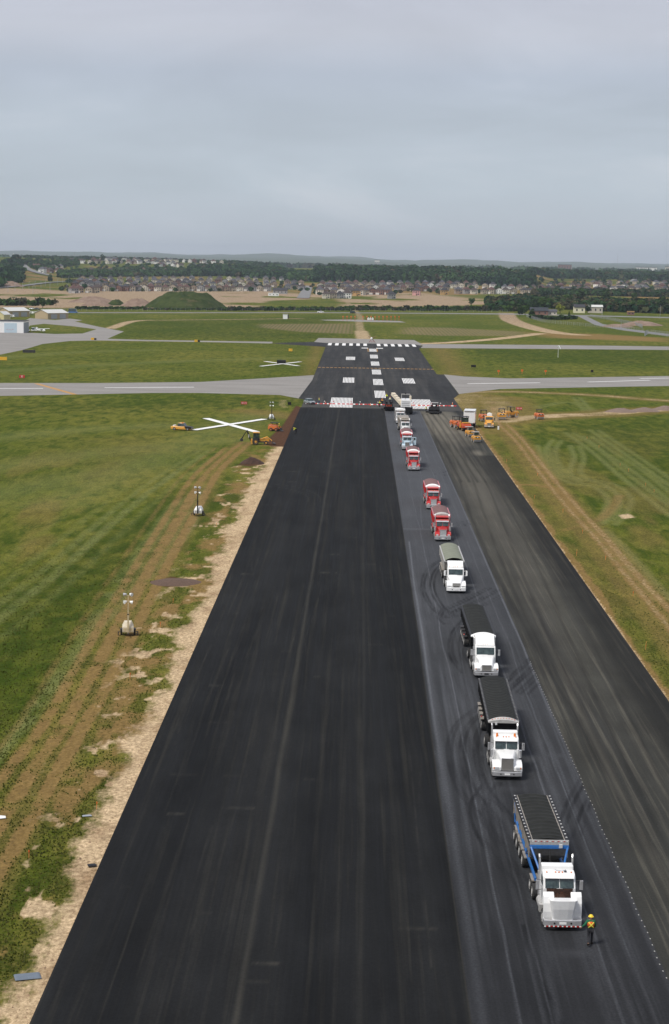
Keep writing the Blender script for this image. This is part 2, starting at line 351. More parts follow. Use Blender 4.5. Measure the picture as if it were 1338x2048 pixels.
wear = np.maximum(wear, area(X, Y, [tuple(G(*p)[:2]) for p in ((620, 690), (655, 690), (634, 752), (600, 752))], 10)*.5)
# dug soil beside the pavement
soil = np.maximum(soil, area(X, Y, [tuple(G(*p)[:2]) for p in ((604, 815), (592, 811), (566, 850), (528, 886), (545, 893), (572, 893), (585, 862))], 1.8)*1.0)
soil = np.maximum(soil, area(X, Y, [tuple(G(*p)[:2]) for p in ((300, 1168), (340, 1150), (385, 1160), (382, 1172), (330, 1176))], 1.5)*.6)
soil = np.maximum(soil, area(X, Y, [tuple(G(*p)[:2]) for p in ((468, 930), (500, 920), (535, 928), (500, 934))], 1.5)*.6)
soil = np.maximum(soil, area(X, Y, [tuple(G(*p)[:2]) for p in ((430, 1040), (470, 1035), (450, 1085), (415, 1090))], 3)*.3)
bare = np.maximum(bare, area(X, Y, [tuple(G(*p)[:2]) for p in ((1236, 1030), (1258, 1027), (1272, 1035), (1245, 1038))], 1.0)*.9)
# lusher swathes and pale mowing / tyre streaks
LU = line((-60, 1345), (0, 1290), (100, 1215), (230, 1110), (340, 1040), (420, 985))
lush = np.maximum(lush, band(X, Y, off(LU, 0), 8, 7)*1.0)
lush = np.maximum(lush, area(X, Y, [tuple(G(*p)[:2]) for p in ((-200, 1300), (60, 1250), (150, 1300), (60, 1480), (-200, 1700))], 8)*.9)
lush = np.maximum(lush, band(X, Y, line((60, 1860), (20, 1900), (150, 1640), (190, 1560)), 2.5, 3)*.8)
lush = np.maximum(lush, band(X, Y, line((280, 1310), (265, 1390), (225, 1470)), 2.5, 2.5)*.7)
lush = np.maximum(lush, band(X, Y, line((-50, 815), (200, 812), (400, 805), (560, 800)), 10, 30)*.7)
lush = np.maximum(lush, area(X, Y, [tuple(G(*p)[:2]) for p in ((1060, 850), (1338, 835), (1500, 1000), (1400, 1150), (1200, 1000), (1120, 950))], 25)*.75)
lush = np.maximum(lush, area(X, Y, [tuple(G(*p)[:2]) for p in ((880, 690), (1500, 700), (1500, 735), (1000, 725))], 25)*.8)
lush = np.maximum(lush, area(X, Y, [tuple(G(*p)[:2]) for p in ((240, 640), (700, 632), (700, 680), (240, 675))], 40)*.8)
lush = np.maximum(lush, area(X, Y, [tuple(G(*p)[:2]) for p in ((1215, 1240), (1190, 1160), (1130, 1080), (1180, 1100), (1260, 1190), (1270, 1240))], 2)*.5)
PL = line((-60, 1280), (0, 1235), (120, 1140), (260, 1015), (330, 960), (420, 900))
for s, wd, st in ((0, .8, .9), (2.2, .6, .7), (-3, .5, .4), (5, .5, .4), (9, .5, .3)): pale = np.maximum(pale, band(X, Y, off(PL, s), wd, .8)*st*(.7+.6*wf))
for k in range(13):                                   # fan of tyre sweeps at the lower left
    a = line((-40+k*14, 1560-k*16), (60+k*12, 1420-k*14), (150+k*14, 1290-k*13), (240+k*12, 1150-k*8), (340+k*6, 1010-k*3))
    pale = np.maximum(pale, band(X, Y, a, .4, .5)*(.5+.45*((k*37) % 5)/5)*(.8+.9*wf))
for px in (((1090, 900), (1105, 945), (1150, 958), (1200, 966), (1232, 985), (1238, 1005), (1222, 1030), (1205, 1048)),
           ((1075, 890), (1095, 940), (1140, 965), (1190, 975), (1215, 995), (1212, 1020), (1200, 1040)),
           ((1140, 890), (1148, 915), (1140, 945), (1165, 962)), ((1105, 880), (1092, 900), (1100, 930), (1130, 955)),
           ((1165, 872), (1210, 905), (1270, 945), (1360, 1020)), ((1130, 865), (1180, 900), (1250, 960), (1345, 1035)),
           ((1180, 860), (1260, 915), (1345, 975)), ((1340, 1200), (1260, 1110), (1210, 1060)), ((1080, 815), (1140, 805), (1180, 822), (1160, 795))):
    c = line(*px)
    pale = np.maximum(pale, band(X, Y, c, .5, .8)*.8); pale = np.maximum(pale, band(X, Y, off(c, 2.1), .5, .8)*.7)
for (a, b) in (((-50, 880), (330, 850)), ((-50, 940), (450, 880)), ((-50, 1000), (300, 930)), ((100, 1010), (520, 830)), ((-50, 720), (300, 700)), ((-50, 745), (600, 715))):
    pale = np.maximum(pale, band(X, Y, line(a, ((a[0]+b[0])/2, (a[1]+b[1])/2-4), b), 4, 9)*.45)
wear = np.maximum(wear, np.clip((fbm(X/13+3, Y/75+5, 4)-.47)*3.2, 0, .38)*np.clip((600-Y)/300, .25, 1))
wear = np.maximum(wear, area(X, Y, [tuple(G(*p)[:2]) for p in ((100, 870), (330, 860), (480, 900), (400, 980), (150, 980), (0, 960))], 60)*.3*(.4+1.2*fbm(X/10, Y/40)))
# far side: perimeter track, crop rows, stripped building land
till = np.maximum(till, area(X, Y, [tuple(G(*p)[:2]) for p in ((515, 648), (712, 647), (708, 668), (600, 664), (520, 655))], 25)*.9)
till = np.maximum(till, area(X, Y, [tuple(G(*p)[:2]) for p in ((800, 654), (900, 655), (1060, 664), (1050, 672), (880, 672), (790, 668))], 30)*.8)
wear = np.maximum(wear, area(X, Y, [tuple(G(*p)[:2]) for p in ((1050, 665), (1200, 668), (1338, 676), (1338, 684), (1100, 676))], 20)*.8)
for px, wd, st in (([(690, 600), (718, 630), (718, 645), (722, 662)], 3.5, .6), ([(722, 662), (729, 681)], 6, .75), ([(1012, 626), (1022, 640), (1060, 654), (1110, 665), (1160, 670)], 12, .85), ([(820, 688), (900, 685), (1000, 677), (1080, 667)], 7, .9),
                   ([(-100, 631), (150, 628), (400, 627), (669, 628), (900, 630), (1020, 630)], 4, .5), ([(220, 657), (270, 642), (350, 640), (450, 639), (600, 637)], 5, .8), ([(600, 640), (669, 641), (800, 645)], 3, .5)):
    c = line(*px); bare = np.maximum(bare, band(X, Y, c, wd, 3)*st)
EP = [tuple(TG(*p)[:2]) for p in ((-150, 586), (0, 576), (70, 578), (150, 583), (300, 582), (450, 583), (540, 581), (600, 588), (680, 590), (760, 586), (850, 586), (920, 594), (1000, 602), (1060, 606), (1040, 612), (850, 612), (690, 617), (540, 615), (440, 617), (-150, 616))]
e = area(X, Y, EP, 60)
gh = [tuple(TG(*p)[:2]) for p in ((520, 612), (545, 601), (670, 597), (685, 605), (680, 619), (530, 620))]
e = e*(1-area(X, Y, gh, 25)); e = e*(1-.85*np.clip((fbm(X/50+11, Y/130+4, 4)-.56)*9, 0, 1)); wear = np.maximum(wear, e*np.clip((fbm(X/25, Y/70, 4)-.4)*4, 0, 1))
bare = np.maximum(bare, e)
wear = np.maximum(wear, np.clip((Y-2200)/300, 0, 1)*(Y < 4300)*np.clip((fbm(X/70, Y/110, 3)-.45)*5, 0, .8))
f1 = [tuple(TG(*p)[:2]) for p in ((1065, 566), (1075, 552), (1230, 556), (1240, 572), (1150, 575))]
lush = np.maximum(lush, area(X, Y, f1, 60))
lush = np.maximum(lush, np.clip((Y-11000)/4000, 0, 1)*1.3)
pale = np.maximum(pale, (Y < 17000)*np.clip((Y-7000)/3000, 0, 1)*np.clip((fbm(X/500+2, Y/1200, 3)-.55)*6, 0, 1)*.8)
Zg = Zg + .05*wf*bare*(Y < 1500)*(X < -15.9)-.012
Zg = np.where((X > -16.6) & (X < 31) & (Y < 980), -.04, Zg)
def noise(t, vec, scale, detail=4, rough=.6, dist=0):
    n = nn(t, 'ShaderNodeTexNoise'); n.inputs['Scale'].default_value = scale; n.inputs['Detail'].default_value = detail; n.inputs['Roughness'].default_value = rough; n.inputs['Distortion'].default_value = dist
    t.links.new(vec, n.inputs['Vector']); return n.outputs[0]
def mapr(t, v, a, b, c=0., d=1.):
    n = nn(t, 'ShaderNodeMapRange'); t.links.new(v, n.inputs[0])
    for i, x in enumerate((a, b, c, d)): n.inputs[i+1].default_value = x
    return n.outputs[0]
def mixc(t, f, a, b, blend='MIX'):
    n = nn(t, 'ShaderNodeMix', data_type='RGBA', blend_type=blend)
    for i, v in ((0, f), (6, a), (7, b)):
        if isinstance(v, (int, float)): n.inputs[i].default_value = v
        elif isinstance(v, tuple): n.inputs[i].default_value = (*v, 1)
        else: t.links.new(v, n.inputs[i])
    return n.outputs[2]
def mth(t, op, a, b=0.):
    n = nn(t, 'ShaderNodeMath', operation=op)
    for i, v in enumerate((a, b)):
        if isinstance(v, (int, float)): n.inputs[i].default_value = v
        else: t.links.new(v, n.inputs[i])
    return n.outputs[0]
def at(t, name): n = nn(t, 'ShaderNodeAttribute', attribute_name=name); return n.outputs['Fac']
def mapping(t, vec, sc):
    n = nn(t, 'ShaderNodeMapping'); n.inputs['Scale'].default_value = sc; t.links.new(vec, n.inputs[0]); return n.outputs[0]
def newmat(name, rough=.9, spec=.3):
    m = bpy.data.materials.new(name); m.use_nodes = True; t = m.node_tree; b = t.nodes['Principled BSDF']; b.inputs['Roughness'].default_value = rough; b.inputs['Specular IOR Level'].default_value = spec
    return m, t, b, nn(t, 'ShaderNodeTexCoord').outputs['Object']
def edge_mask(t, a, ns, k):                           # attribute with an edge broken up by noise
    return mapr(t, mth(t, 'ADD', a, mth(t, 'MULTIPLY', mth(t, 'SUBTRACT', ns, .5), k)), .35, .62)
gm, t, b, co = newmat('grassland', 1., .04)
nf = noise(t, mapping(t, co, (1, .7, 1)), 3.0, 6, .75); nm = noise(t, mapping(t, co, (1, .35, 1)), .35, 6, .62, .4); nb = noise(t, mapping(t, co, (1, .6, 1)), .02, 5, .55, .6)
nfine = noise(t, mapping(t, co, (1, .45, 1)), 1.9, 8, .78, .2)
nst = noise(t, mapping(t, co, (1, .09, 1)), 1.1, 5, .6, .3)
c = mixc(t, mapr(t, nb, .38, .62), (.066, .088, .0085), (.135, .130, .0230))
c = mixc(t, mapr(t, nm, .40, .66), c, (.036, .060, .005))
c = mixc(t, mapr(t, nst, .48, .72, 0, .6), c, (.140, .138, .030))
c = mixc(t, mapr(t, mth(t, 'ADD', at(t, 'lush'), mth(t, 'MULTIPLY', mth(t, 'SUBTRACT', nm, .5), 2.6)), .1, 1.3, 0, .85), c, (.028, .048, .004))
c = mixc(t, mth(t, 'MULTIPLY', at(t, 'pale'), mapr(t, nf, .3, .6, .4, .9)), c, (.150, .162, .055))
c = mixc(t, mth(t, 'MULTIPLY', mapr(t, mth(t, 'ADD', at(t, 'wear'), mth(t, 'MULTIPLY', mth(t, 'SUBTRACT', nf, .5), .9)), .15, .8), .85), c, (.205, .128, .050))
wv = nn(t, 'ShaderNodeTexWave', wave_type='BANDS', bands_direction='X'); wv.inputs['Scale'].default_value = .13; wv.inputs['Distortion'].default_value = .6; wv.inputs['Detail'].default_value = 2; t.links.new(co, wv.inputs[0])
c = mixc(t, mth(t, 'MULTIPLY', edge_mask(t, at(t, 'till'), nm, .5), mapr(t, wv.outputs[1], .2, .8, .35, .7)), c, (.20, .15, .09))
sand = mixc(t, mapr(t, nf, .30, .70), (.38, .27, .155), (.52, .40, .255))
sand = mixc(t, mapr(t, nm, .48, .70, 0, .75), sand, (.19, .115, .06))
dand = mth(t, 'MULTIPLY', mapr(t, noise(t, co, 3.2, 2, .5), .73, .78), mapr(t, nb, .45, .6)); c = mixc(t, dand, c, (.36, .30, .02))
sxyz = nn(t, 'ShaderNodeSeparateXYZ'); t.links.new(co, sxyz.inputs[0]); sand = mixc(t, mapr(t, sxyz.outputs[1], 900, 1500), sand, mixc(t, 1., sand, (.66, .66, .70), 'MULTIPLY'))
c = mixc(t, mapr(t, mth(t, 'ADD', at(t, 'bare'), mth(t, 'MULTIPLY', mth(t, 'SUBTRACT', nfine, .5), 1.5)), .28, .82), c, sand)
c = mixc(t, edge_mask(t, at(t, 'soil'), nf, .6), c, (.075, .038, .022))
c = mixc(t, 1., c, mapr(t, nf, .27, .73, .48, 1.6), 'MULTIPLY')
c = mixc(t, 1., c, mapr(t, noise(t, mapping(t, co, (1, .5, 1)), .9, 5, .7), .3, .7, .82, 1.2), 'MULTIPLY')
t.links.new(c, b.inputs['Base Color'])
bp = nn(t, 'ShaderNodeBump'); bp.inputs['Strength'].default_value = .6; bp.inputs['Distance'].default_value = .25
t.links.new(noise(t, co, 1.7, 7, .75), bp.inputs['Height']); t.links.new(bp.outputs[0], b.inputs['Normal'])
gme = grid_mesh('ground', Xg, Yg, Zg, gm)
for nme, a in (('bare', bare), ('wear', wear), ('lush', lush), ('soil', soil), ('till', till), ('pale', pale)): attr(gme, nme, a)
tag(link('ground', gme), kind='structure')

# ------------------------------------------------------------------ pavements
def poly_sheet(name, pts, z, mat, kind='structure', thick=0):
    bm = bmesh.new(); vs_ = [bm.verts.new((p[0], p[1], z)) for p in pts]; f = bm.faces.new(vs_)
    if f.normal.z < 0: f.normal_flip()
    bm.normal_update()
    if f.normal.z < 0: bmesh.ops.reverse_faces(bm, faces=[f])
    bmesh.ops.triangulate(bm, faces=bm.faces[:])
    me = bpy.data.meshes.new(name); bm.to_mesh(me); bm.free(); me.materials.append(mat)
    return tag(link(name, me), kind=kind)
conc, t, b, co = newmat('pale_concrete', .85, .3)
a1 = noise(t, mapping(t, co, (.35, 1, 1)), .12, 6, .65); a2 = noise(t, co, 1.5, 5, .7)
c = mixc(t, mapr(t, a1, .35, .65), (.21, .197, .18), (.27, .256, .237)); c = mixc(t, 1., c, mapr(t, a2, .3, .7, .88, 1.1), 'MULTIPLY')
br = nn(t, 'ShaderNodeTexBrick'); br.inputs['Scale'].default_value = .16; br.inputs['Mortar Size'].default_value = .006; br.inputs['Mortar Smooth'].default_value = .4; br.offset = 0
t.links.new(co, br.inputs[0]); c = mixc(t, mth(t, 'MULTIPLY', br.outputs['Fac'], .35), c, (.16, .15, .135)); t.links.new(c, b.inputs['Base Color'])
gravel, t, b, co = newmat('gravel_road', .95, .2)
c = mixc(t, mapr(t, noise(t, co, .3, 6, .7), .35, .65), (.25, .225, .19), (.35, .315, .27)); t.links.new(c, b.inputs['Base Color'])
grey_as, t, b, co = newmat('grey_road_asphalt', .9, .2)
c = mixc(t, mapr(t, noise(t, co, .1, 6, .7), .35, .65), (.16, .16, .16), (.23, .225, .22)); t.links.new(c, b.inputs['Base Color'])

# dark runway asphalt: everything in world metres
def asphalt(name, ca, cb_, streak, dustc, spec=.4, rough=.75):
    m, t, b, co = newmat(name, rough, .03)
    s1 = noise(t, mapping(t, co, (1, .011, 1)), 1.9, 8, .68, .2)      # long streaks left by the screed and rollers
    s2 = noise(t, mapping(t, co, (1, .03, 1)), .22, 4, .55, .6)
    g = noise(t, mapping(t, co, (1, .8, 1)), 6., 5, .75); bl = noise(t, mapping(t, co, (1, .35, 1)), .25, 5, .6)
    c = mixc(t, mapr(t, s2, .35, .65), ca, cb_)
    c = mixc(t, mth(t, 'MULTIPLY', mapr(t, s1, .50, .74), streak), c, dustc)
    c = mixc(t, 1., c, mapr(t, bl, .3, .7, .80, 1.18), 'MULTIPLY')
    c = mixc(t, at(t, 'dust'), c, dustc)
    c = mixc(t, mth(t, 'MULTIPLY', at(t, 'seal'), mapr(t, g, .3, .6, .5, 1)), c, (.150, .158, .175))
    c = mixc(t, mth(t, 'MULTIPLY', at(t, 'tyre'), .88), c, (.006, .006, .007))
    c = mixc(t, 1., c, mapr(t, g, .25, .75, .75, 1.28), 'MULTIPLY')
    t.links.new(c, b.inputs['Base Color'])
    t.links.new(mapr(t, s1, .3, .7, rough-.12, rough+.12), b.inputs['Roughness'])
    bp = nn(t, 'ShaderNodeBump'); bp.inputs['Strength'].default_value = .25; bp.inputs['Distance'].default_value = .02; t.links.new(g, bp.inputs['Height']); t.links.new(bp.outputs[0], b.inputs['Normal'])
    return m
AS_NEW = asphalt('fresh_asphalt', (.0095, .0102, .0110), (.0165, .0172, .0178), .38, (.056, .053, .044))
AS_MID = asphalt('tack_coated_asphalt', (.028, .0295, .032), (.041, .0425, .046), .5, (.076, .078, .085), rough=.7)
AS_OLD = asphalt('milled_asphalt', (.026, .027, .0265), (.046, .046, .040), .55, (.150, .138, .112), rough=.85)
AS_FAR = asphalt('runway_asphalt', (.026, .027, .029), (.040, .041, .042), .5, (.105, .10, .092), rough=.85)
SY = [58, 95, 150, 208, 335, 526]
LEFT = lambda y: np.interp(y, SY, [-17.1, -17.05, -16.9, -16.75, -16.35, -16.0])      # the lanes run very slightly askew
SEAM = lambda y: np.interp(y, SY, [6.8, 6.88, 7.1, 7.42, 7.72, 7.95])
EDGE2 = lambda y: np.interp(y, SY, [18.75, 18.75, 18.7, 18.75, 18.6, 18.0])
def strip(name, x0, x1, y0, y1, z, mat, dx=.2, lip=0, fields=None, fl=None, fr_=None):
    nx = int((x1-x0)/dx)+1; ny = max(60, int(math.log(y1/y0)/.0045))
    xs = np.linspace(x0, x1, nx); ys = np.exp(np.linspace(math.log(y0), math.log(y1), ny))
    Y_, X_ = np.meshgrid(ys, xs, indexing='ij'); Z_ = np.full(X_.shape, z)
    a_ = fl(Y_) if fl else x0; b_ = fr_(Y_) if fr_ else x1
    me = grid_mesh(name, a_+(X_-x0)/(x1-x0)*(b_-a_), Y_, Z_, mat)
    d = dict(dust=np.zeros(X_.shape), seal=np.zeros(X_.shape), tyre=np.zeros(X_.shape))
    if fields: fields(X_, Y_, d)
    for k, v in d.items(): attr(me, k, v)
    if lip:
        L_ = MB(); q_ = [(float(fl(v)), v) for v in ys[::6]]+[(float(fl(y1)), y1)]; p_ = [(float(fr_(v)), v) for v in ys[::6]]+[(float(fr_(y1)), y1)]; c_ = q_+p_[::-1]; m_ = len(c_)
        L_.add([(u, v, z) for u, v in c_]+[(u, v, z-lip) for u, v in c_], [(i, (i+1) % m_, m_+(i+1) % m_, m_+i) for i in range(m_)])
        lo = L_.build('edge', mat, None); lo.parent = None
        o = tag(link(name, me), kind='structure'); lo.parent = o; return o
    return tag(link(name, me), kind='structure')
def f_new(X, Y, d):
    w1 = (fbm(Y/30+1, Y*0+3, 3)-.5)
    d['dust'] = np.maximum(d['dust'], np.clip(1-np.abs(X+5.35+w1*.3)/.30, 0, 1)*.5*(.55+.9*fbm(X*2, Y/6)))
    d['dust'] = np.maximum(d['dust'], np.clip(1-np.abs(X-1.1+w1*.5)/.22, 0, 1)*.22*(.3+1.2*fbm(X*2, Y/9+4)))
    for k in range(70):                              # roller stop marks and scuffs
        a = random.uniform(-15, 5); y = 95*(random.random()*3.4+1)**1.0; l = random.uniform(.6, 2.6)
        d['dust'] = np.maximum(d['dust'], np.clip(1-np.abs(Y-y)/(.16+y*.0012), 0, 1)*(np.abs(X-a) < l/2)*random.uniform(.3, .9)*np.clip((fbm(X*3+k, Y*2)-.3)*2, 0, 1))
    for k in range(26):                              # long wandering scrapes
        a = random.uniform(-14.5, 6.5); y0 = random.uniform(80, 300); ln = random.uniform(12, 60); sl = random.uniform(-.03, .03); am = random.uniform(-.5, .5)
        xc = a+(Y-y0)*sl+am*np.sin((Y-y0)/ln*2.5)
        d['dust'] = np.maximum(d['dust'], np.clip(1-np.abs(X-xc)/.11, 0, 1)*((Y > y0) & (Y < y0+ln))*random.uniform(.15, .45)*np.clip((fbm(X+k, Y/3)-.25)*1.8, 0, 1))
    d['dust'] = np.maximum(d['dust'], np.clip((X-6.82)/.1, 0, 1)*.55)  # thin brownish line along the lane's right edge
    for r_ in (11, 13):
        c = G(505, 1010); d['dust'] = np.maximum(d['dust'], np.clip(1-np.abs(np.hypot((X+19)*1, (Y-318)*.55)-r_)/.2, 0, 1)*.3*(Y > 315))
    d['dust'] = np.maximum(d['dust'], np.clip((X*0+(Y-519))/6, 0, 1)*.15)
def f_mid(X, Y, d):
    w1 = (fbm(Y/22, Y*0+8, 4)-.5)*2
    near = (Y < 272)
    d['seal'] = np.maximum(d['seal'], np.clip(1-np.abs(X-7.42-np.clip((Y-235)/45, 0, 1)*.35-w1*.08)/(.26+.1*w1), 0, 1)*near*.8*np.clip((Y-110)/70, .2, 1))
    d['seal'] = np.maximum(d['seal'], np.clip(1-np.abs(X-7.6-w1*.1)/.5, 0, 1)*near*.3)
    d['seal'] = np.maximum(d['seal'], np.clip(1-np.abs(X-9.7+w1*.3)/.12, 0, 1)*.6)
    d['seal'] = np.maximum(d['seal'], np.clip(1-np.abs(X-11.3-w1*.4)/.10, 0, 1)*.35)
    d['seal'] = np.maximum(d['seal'], np.clip(1-np.abs(X-15.3+w1*.35)/.12, 0, 1)*.6)
    d['seal'] = np.maximum(d['seal'], np.clip(1-np.abs(X-17.0-w1*.3)/.10, 0, 1)*.5)
    d['seal'] = np.maximum(d['seal'], np.clip(1-np.abs(X-18.5-w1*.1)/.18, 0, 1)*.75*np.clip((Y-130)/60, .25, 1))
    d['seal'] = np.maximum(d['seal'], np.clip(1-np.abs(Y-285)/1.2, 0, 1)*(X < 12)*.6)
    d['seal'] = np.maximum(d['seal'], np.clip(1-np.abs(Y-152)/.5, 0, 1)*.3)
    d['seal'] = np.maximum(d['seal'], np.clip((Y-150)/180, 0, 1)*.30)
    d['seal'] = np.maximum(d['seal'], np.clip(1-np.abs(X-11.5-1.2*np.sin(Y/26))/.25, 0, 1)*((Y > 285) & (Y < 385))*.5)
    d['seal'] = np.maximum(d['seal'], np.clip(fbm(X*2.2, Y/28, 4)-.5, 0, .3)*.9)
    T = []
    for c, offs in ((line((975, 1415), (930, 1452), (918, 1505), (938, 1575), (985, 1635), (1030, 1690)), (-1.1, -.75, 0, .35, 1.2, 1.5)),
                    (line((985, 1565), (958, 1610), (970, 1665), (1010, 1725), (1045, 1775)), (-.7, -.35, .3, .65)),
                    (line((1110, 1290), (1065, 1335), (1010, 1385)), (-1.3, -.9, -.2, .2, 1, 1.5, 2.2)), (line((1010, 1180), (960, 1205), (915, 1225)), (-2.6, -2, -1, -.5, .6, 1.2)),
                    (line((905, 1110), (862, 1138), (850, 1175), (870, 1215), (900, 1235)), (-.9, -.5, .3, .8)), (line((935, 1235), (908, 1268), (905, 1310), (930, 1345)), (-.6, -.2, .6, 1.)),
                    (line((880, 1215), (870, 1235), (890, 1250), (905, 1235), (890, 1215)), (0, .4)),
                    (line((1055, 1850), (1075, 1950), (1120, 2060)), (-.25, .25, 2.9)), (line((1150, 1870), (1180, 1960), (1210, 2060)), (-.2, .3)),
                    (line((1185, 1540), (1150, 1600), (1120, 1680)), (-.5, 0, .8, 1.3)), (line((1005, 1030), (960, 1040), (910, 1050)), (-1, .5, 1.5)), (line((925, 935), (905, 945), (880, 950)), (-1.5, 1))):
        for o_ in offs: T.append(off(c, o_))
    for i, c in enumerate(T): d['tyre'] = np.maximum(d['tyre'], np.clip((.26-pdist(X, Y, c)-.04)/.10, 0, 1)*(.55+.4*((i*29) % 7)/7)*np.clip((fbm(X*.9+i*3, Y/5)-.18)*2.4, 0, 1)*(.6+.5*fbm(X*1.5+i, Y/3)))
    d['tyre'] = np.maximum(d['tyre'], np.clip((150-Y)/50, 0, 1)*.5)  # whole lane made darker towards its near end
    d['tyre'] = np.maximum(d['tyre'], np.clip(1-np.abs(X-13.2)/2.5, 0, 1)*(Y > 95)*(Y < 210)*.45)
    d['dust'] = np.maximum(d['dust'], np.clip(1-np.hypot((X-13.4)/1.5, (Y-106.5)/1.0), 0, 1)*.8*fbm(X*2, Y*2)*1.4)
    d['dust'] = np.maximum(d['dust'], np.clip(1-np.hypot((X-12.8)/1.4, (Y-141.5)/1.2), 0, 1)*.6*fbm(X*2, Y*2)*1.4)
def f_old(X, Y, d):
    for k in range(9):
        x0 = 19.5+k*1.15; c = [(x0+2.6*math.sin((y/70.)+k*.8)*.6+(y-100)*.001*k, y) for y in range(60, 500, 8)]
        d['tyre'] = np.maximum(d['tyre'], np.clip((.4-pdist(X, Y, c))/.35, 0, 1)*.35*(.4+1.0*fbm(X+k, Y/14)))
    d['tyre'] = np.maximum(d['tyre'], np.clip((X-25.5-3*(fbm(X*0, Y/60)-.5))/2.5, 0, 1)*(Y < 400)*.55)
    d['dust'] = np.maximum(d['dust'], np.clip(1-np.hypot((X-23.5-(Y-470)*-.02)/6.5, (Y-480)/66), 0, 1)**.5*1.35*(.5+.8*fbm(X/2, Y/12)))
    d['dust'] = np.maximum(d['dust'], np.clip(1-np.abs(X-23)/6, 0, 1)*.42*np.clip((Y-140)/180, 0, 1)*(.5+.9*fbm(X/1.2, Y/40)))
    d['dust'] = np.maximum(d['dust'], np.clip(1-np.hypot((X-27)/2.2, (Y-405)/9), 0, 1)*1.1)
    d['dust'] = np.maximum(d['dust'], np.clip(1-np.abs(X-(21.2+(Y-100)*.004))/.5, 0, 1)*(Y < 240)*.3*(.4+fbm(X*2, Y/8)))
    for k in range(5):
        c = line((848+k*10, 828), (866+k*12, 860), (893+k*13, 905), (925+k*16, 965))
        d['tyre'] = np.maximum(d['tyre'], np.clip((.5-pdist(X, Y, c))/.5, 0, 1)*.6)
def f_far(X, Y, d):
    d['dust'] = np.maximum(d['dust'], np.clip(fbm(X/1.5, Y/60, 4)-.45, 0, .5)*.8)
    d['dust'] = np.maximum(d['dust'], ((Y > 523) & (Y < 546))*.42*(.6+.8*fbm(X/3, Y/3)))
    d['dust'] = np.maximum(d['dust'], np.clip(1-np.abs(Y-527.5)/1.3, 0, 1)*.8*(X < 8))
    d['dust'] = np.maximum(d['dust'], np.clip(1-np.abs(X-7.3)/.5, 0, 1)*.25*(Y < 545))
strip('runway', -15.8, 30.25, 520, 962, .03, AS_FAR, .4, fields=f_far)
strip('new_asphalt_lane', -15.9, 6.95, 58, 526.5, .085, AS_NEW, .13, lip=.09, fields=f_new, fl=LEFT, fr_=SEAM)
strip('tack_coated_lane', 6.96, 18.7, 58, 527, .024, AS_MID, .1, fields=f_mid, fl=lambda y: SEAM(y)-.02, fr_=EDGE2)
strip('milled_lane', 18.71, 30.4, 58, 521, .018, AS_OLD, .15, fields=f_old, fl=lambda y: EDGE2(y)-.02)
# flared junction fillets, taxiways, aprons, roads
pp = lambda *px: [tuple(G(*p)[:2]) for p in px]
def flare(name, px): 
    o = poly_sheet(name, pp(*px), .024, AS_FAR); return o
flare('runway_fillet', [(633, 749), (640, 749), (612, 800), (597, 797)])
flare('runway_fillet', [(872, 749), (888, 749), (918, 789), (900, 802)])
flare('runway_fillet', [(627, 684), (668, 687), (655, 694), (560, 688), (540, 686)])
flare('runway_fillet', [(830, 689), (846, 692), (838, 698), (832, 698)])
poly_sheet('taxiway', pp((-700, 770), (0, 766), (200, 766), (400, 764), (520, 757), (633, 750), (597, 797), (560, 790), (400, 786), (300, 786), (0, 792), (-700, 800)), .012, conc)
poly_sheet('taxiway', pp((888, 749), (930, 753), (1020, 757), (1338, 752), (2000, 745), (2000, 760), (1338, 772), (1100, 776), (1000, 778), (918, 788)), .012, conc)
poly_sheet('taxiway', pp((846, 688), (1100, 690), (1338, 693), (2000, 698), (2000, 706), (1338, 700), (1100, 698), (842, 696)), .012, conc)
poly_sheet('taxiway', pp((-500, 760), (-60, 722), (45, 700), (85, 688), (140, 682), (200, 681), (400, 684), (545, 687), (545, 683.5), (300, 680), (215, 677.5), (248, 663), (200, 654), (150, 643), (165, 640.5), (140, 637), (110, 640), (60, 636), (40, 646), (-300, 650)), .010, conc)
poly_sheet('taxiway_grass_island', pp((60, 651), (88, 647.5), (150, 653), (193, 658.5), (165, 667), (110, 668), (50, 665)), .016, gm)
poly_sheet('runway_end_pad', pp((637, 676), (828, 680), (847, 690), (830, 692), (665, 687), (627, 685)), .014, conc)
poly_sheet('perimeter_road', pp((-300, 626.5), (150, 624.5), (669, 624.5), (1020, 627), (1338, 634), (1700, 645), (1700, 648), (1338, 636.2), (1020, 629), (669, 626), (150, 626), (-300, 628)), .012, grey_as)
poly_sheet('farm_lane', pp((1155, 632), (1172, 632), (1205, 648), (1260, 658), (1338, 668), (1500, 690), (1500, 696), (1338, 672.5), (1240, 660), (1190, 650)), .014, grey_as)
poly_sheet('antenna_pad', pp((640, 639.5), (700, 639), (800, 642), (812, 645), (740, 644), (650, 641)), .016, conc)
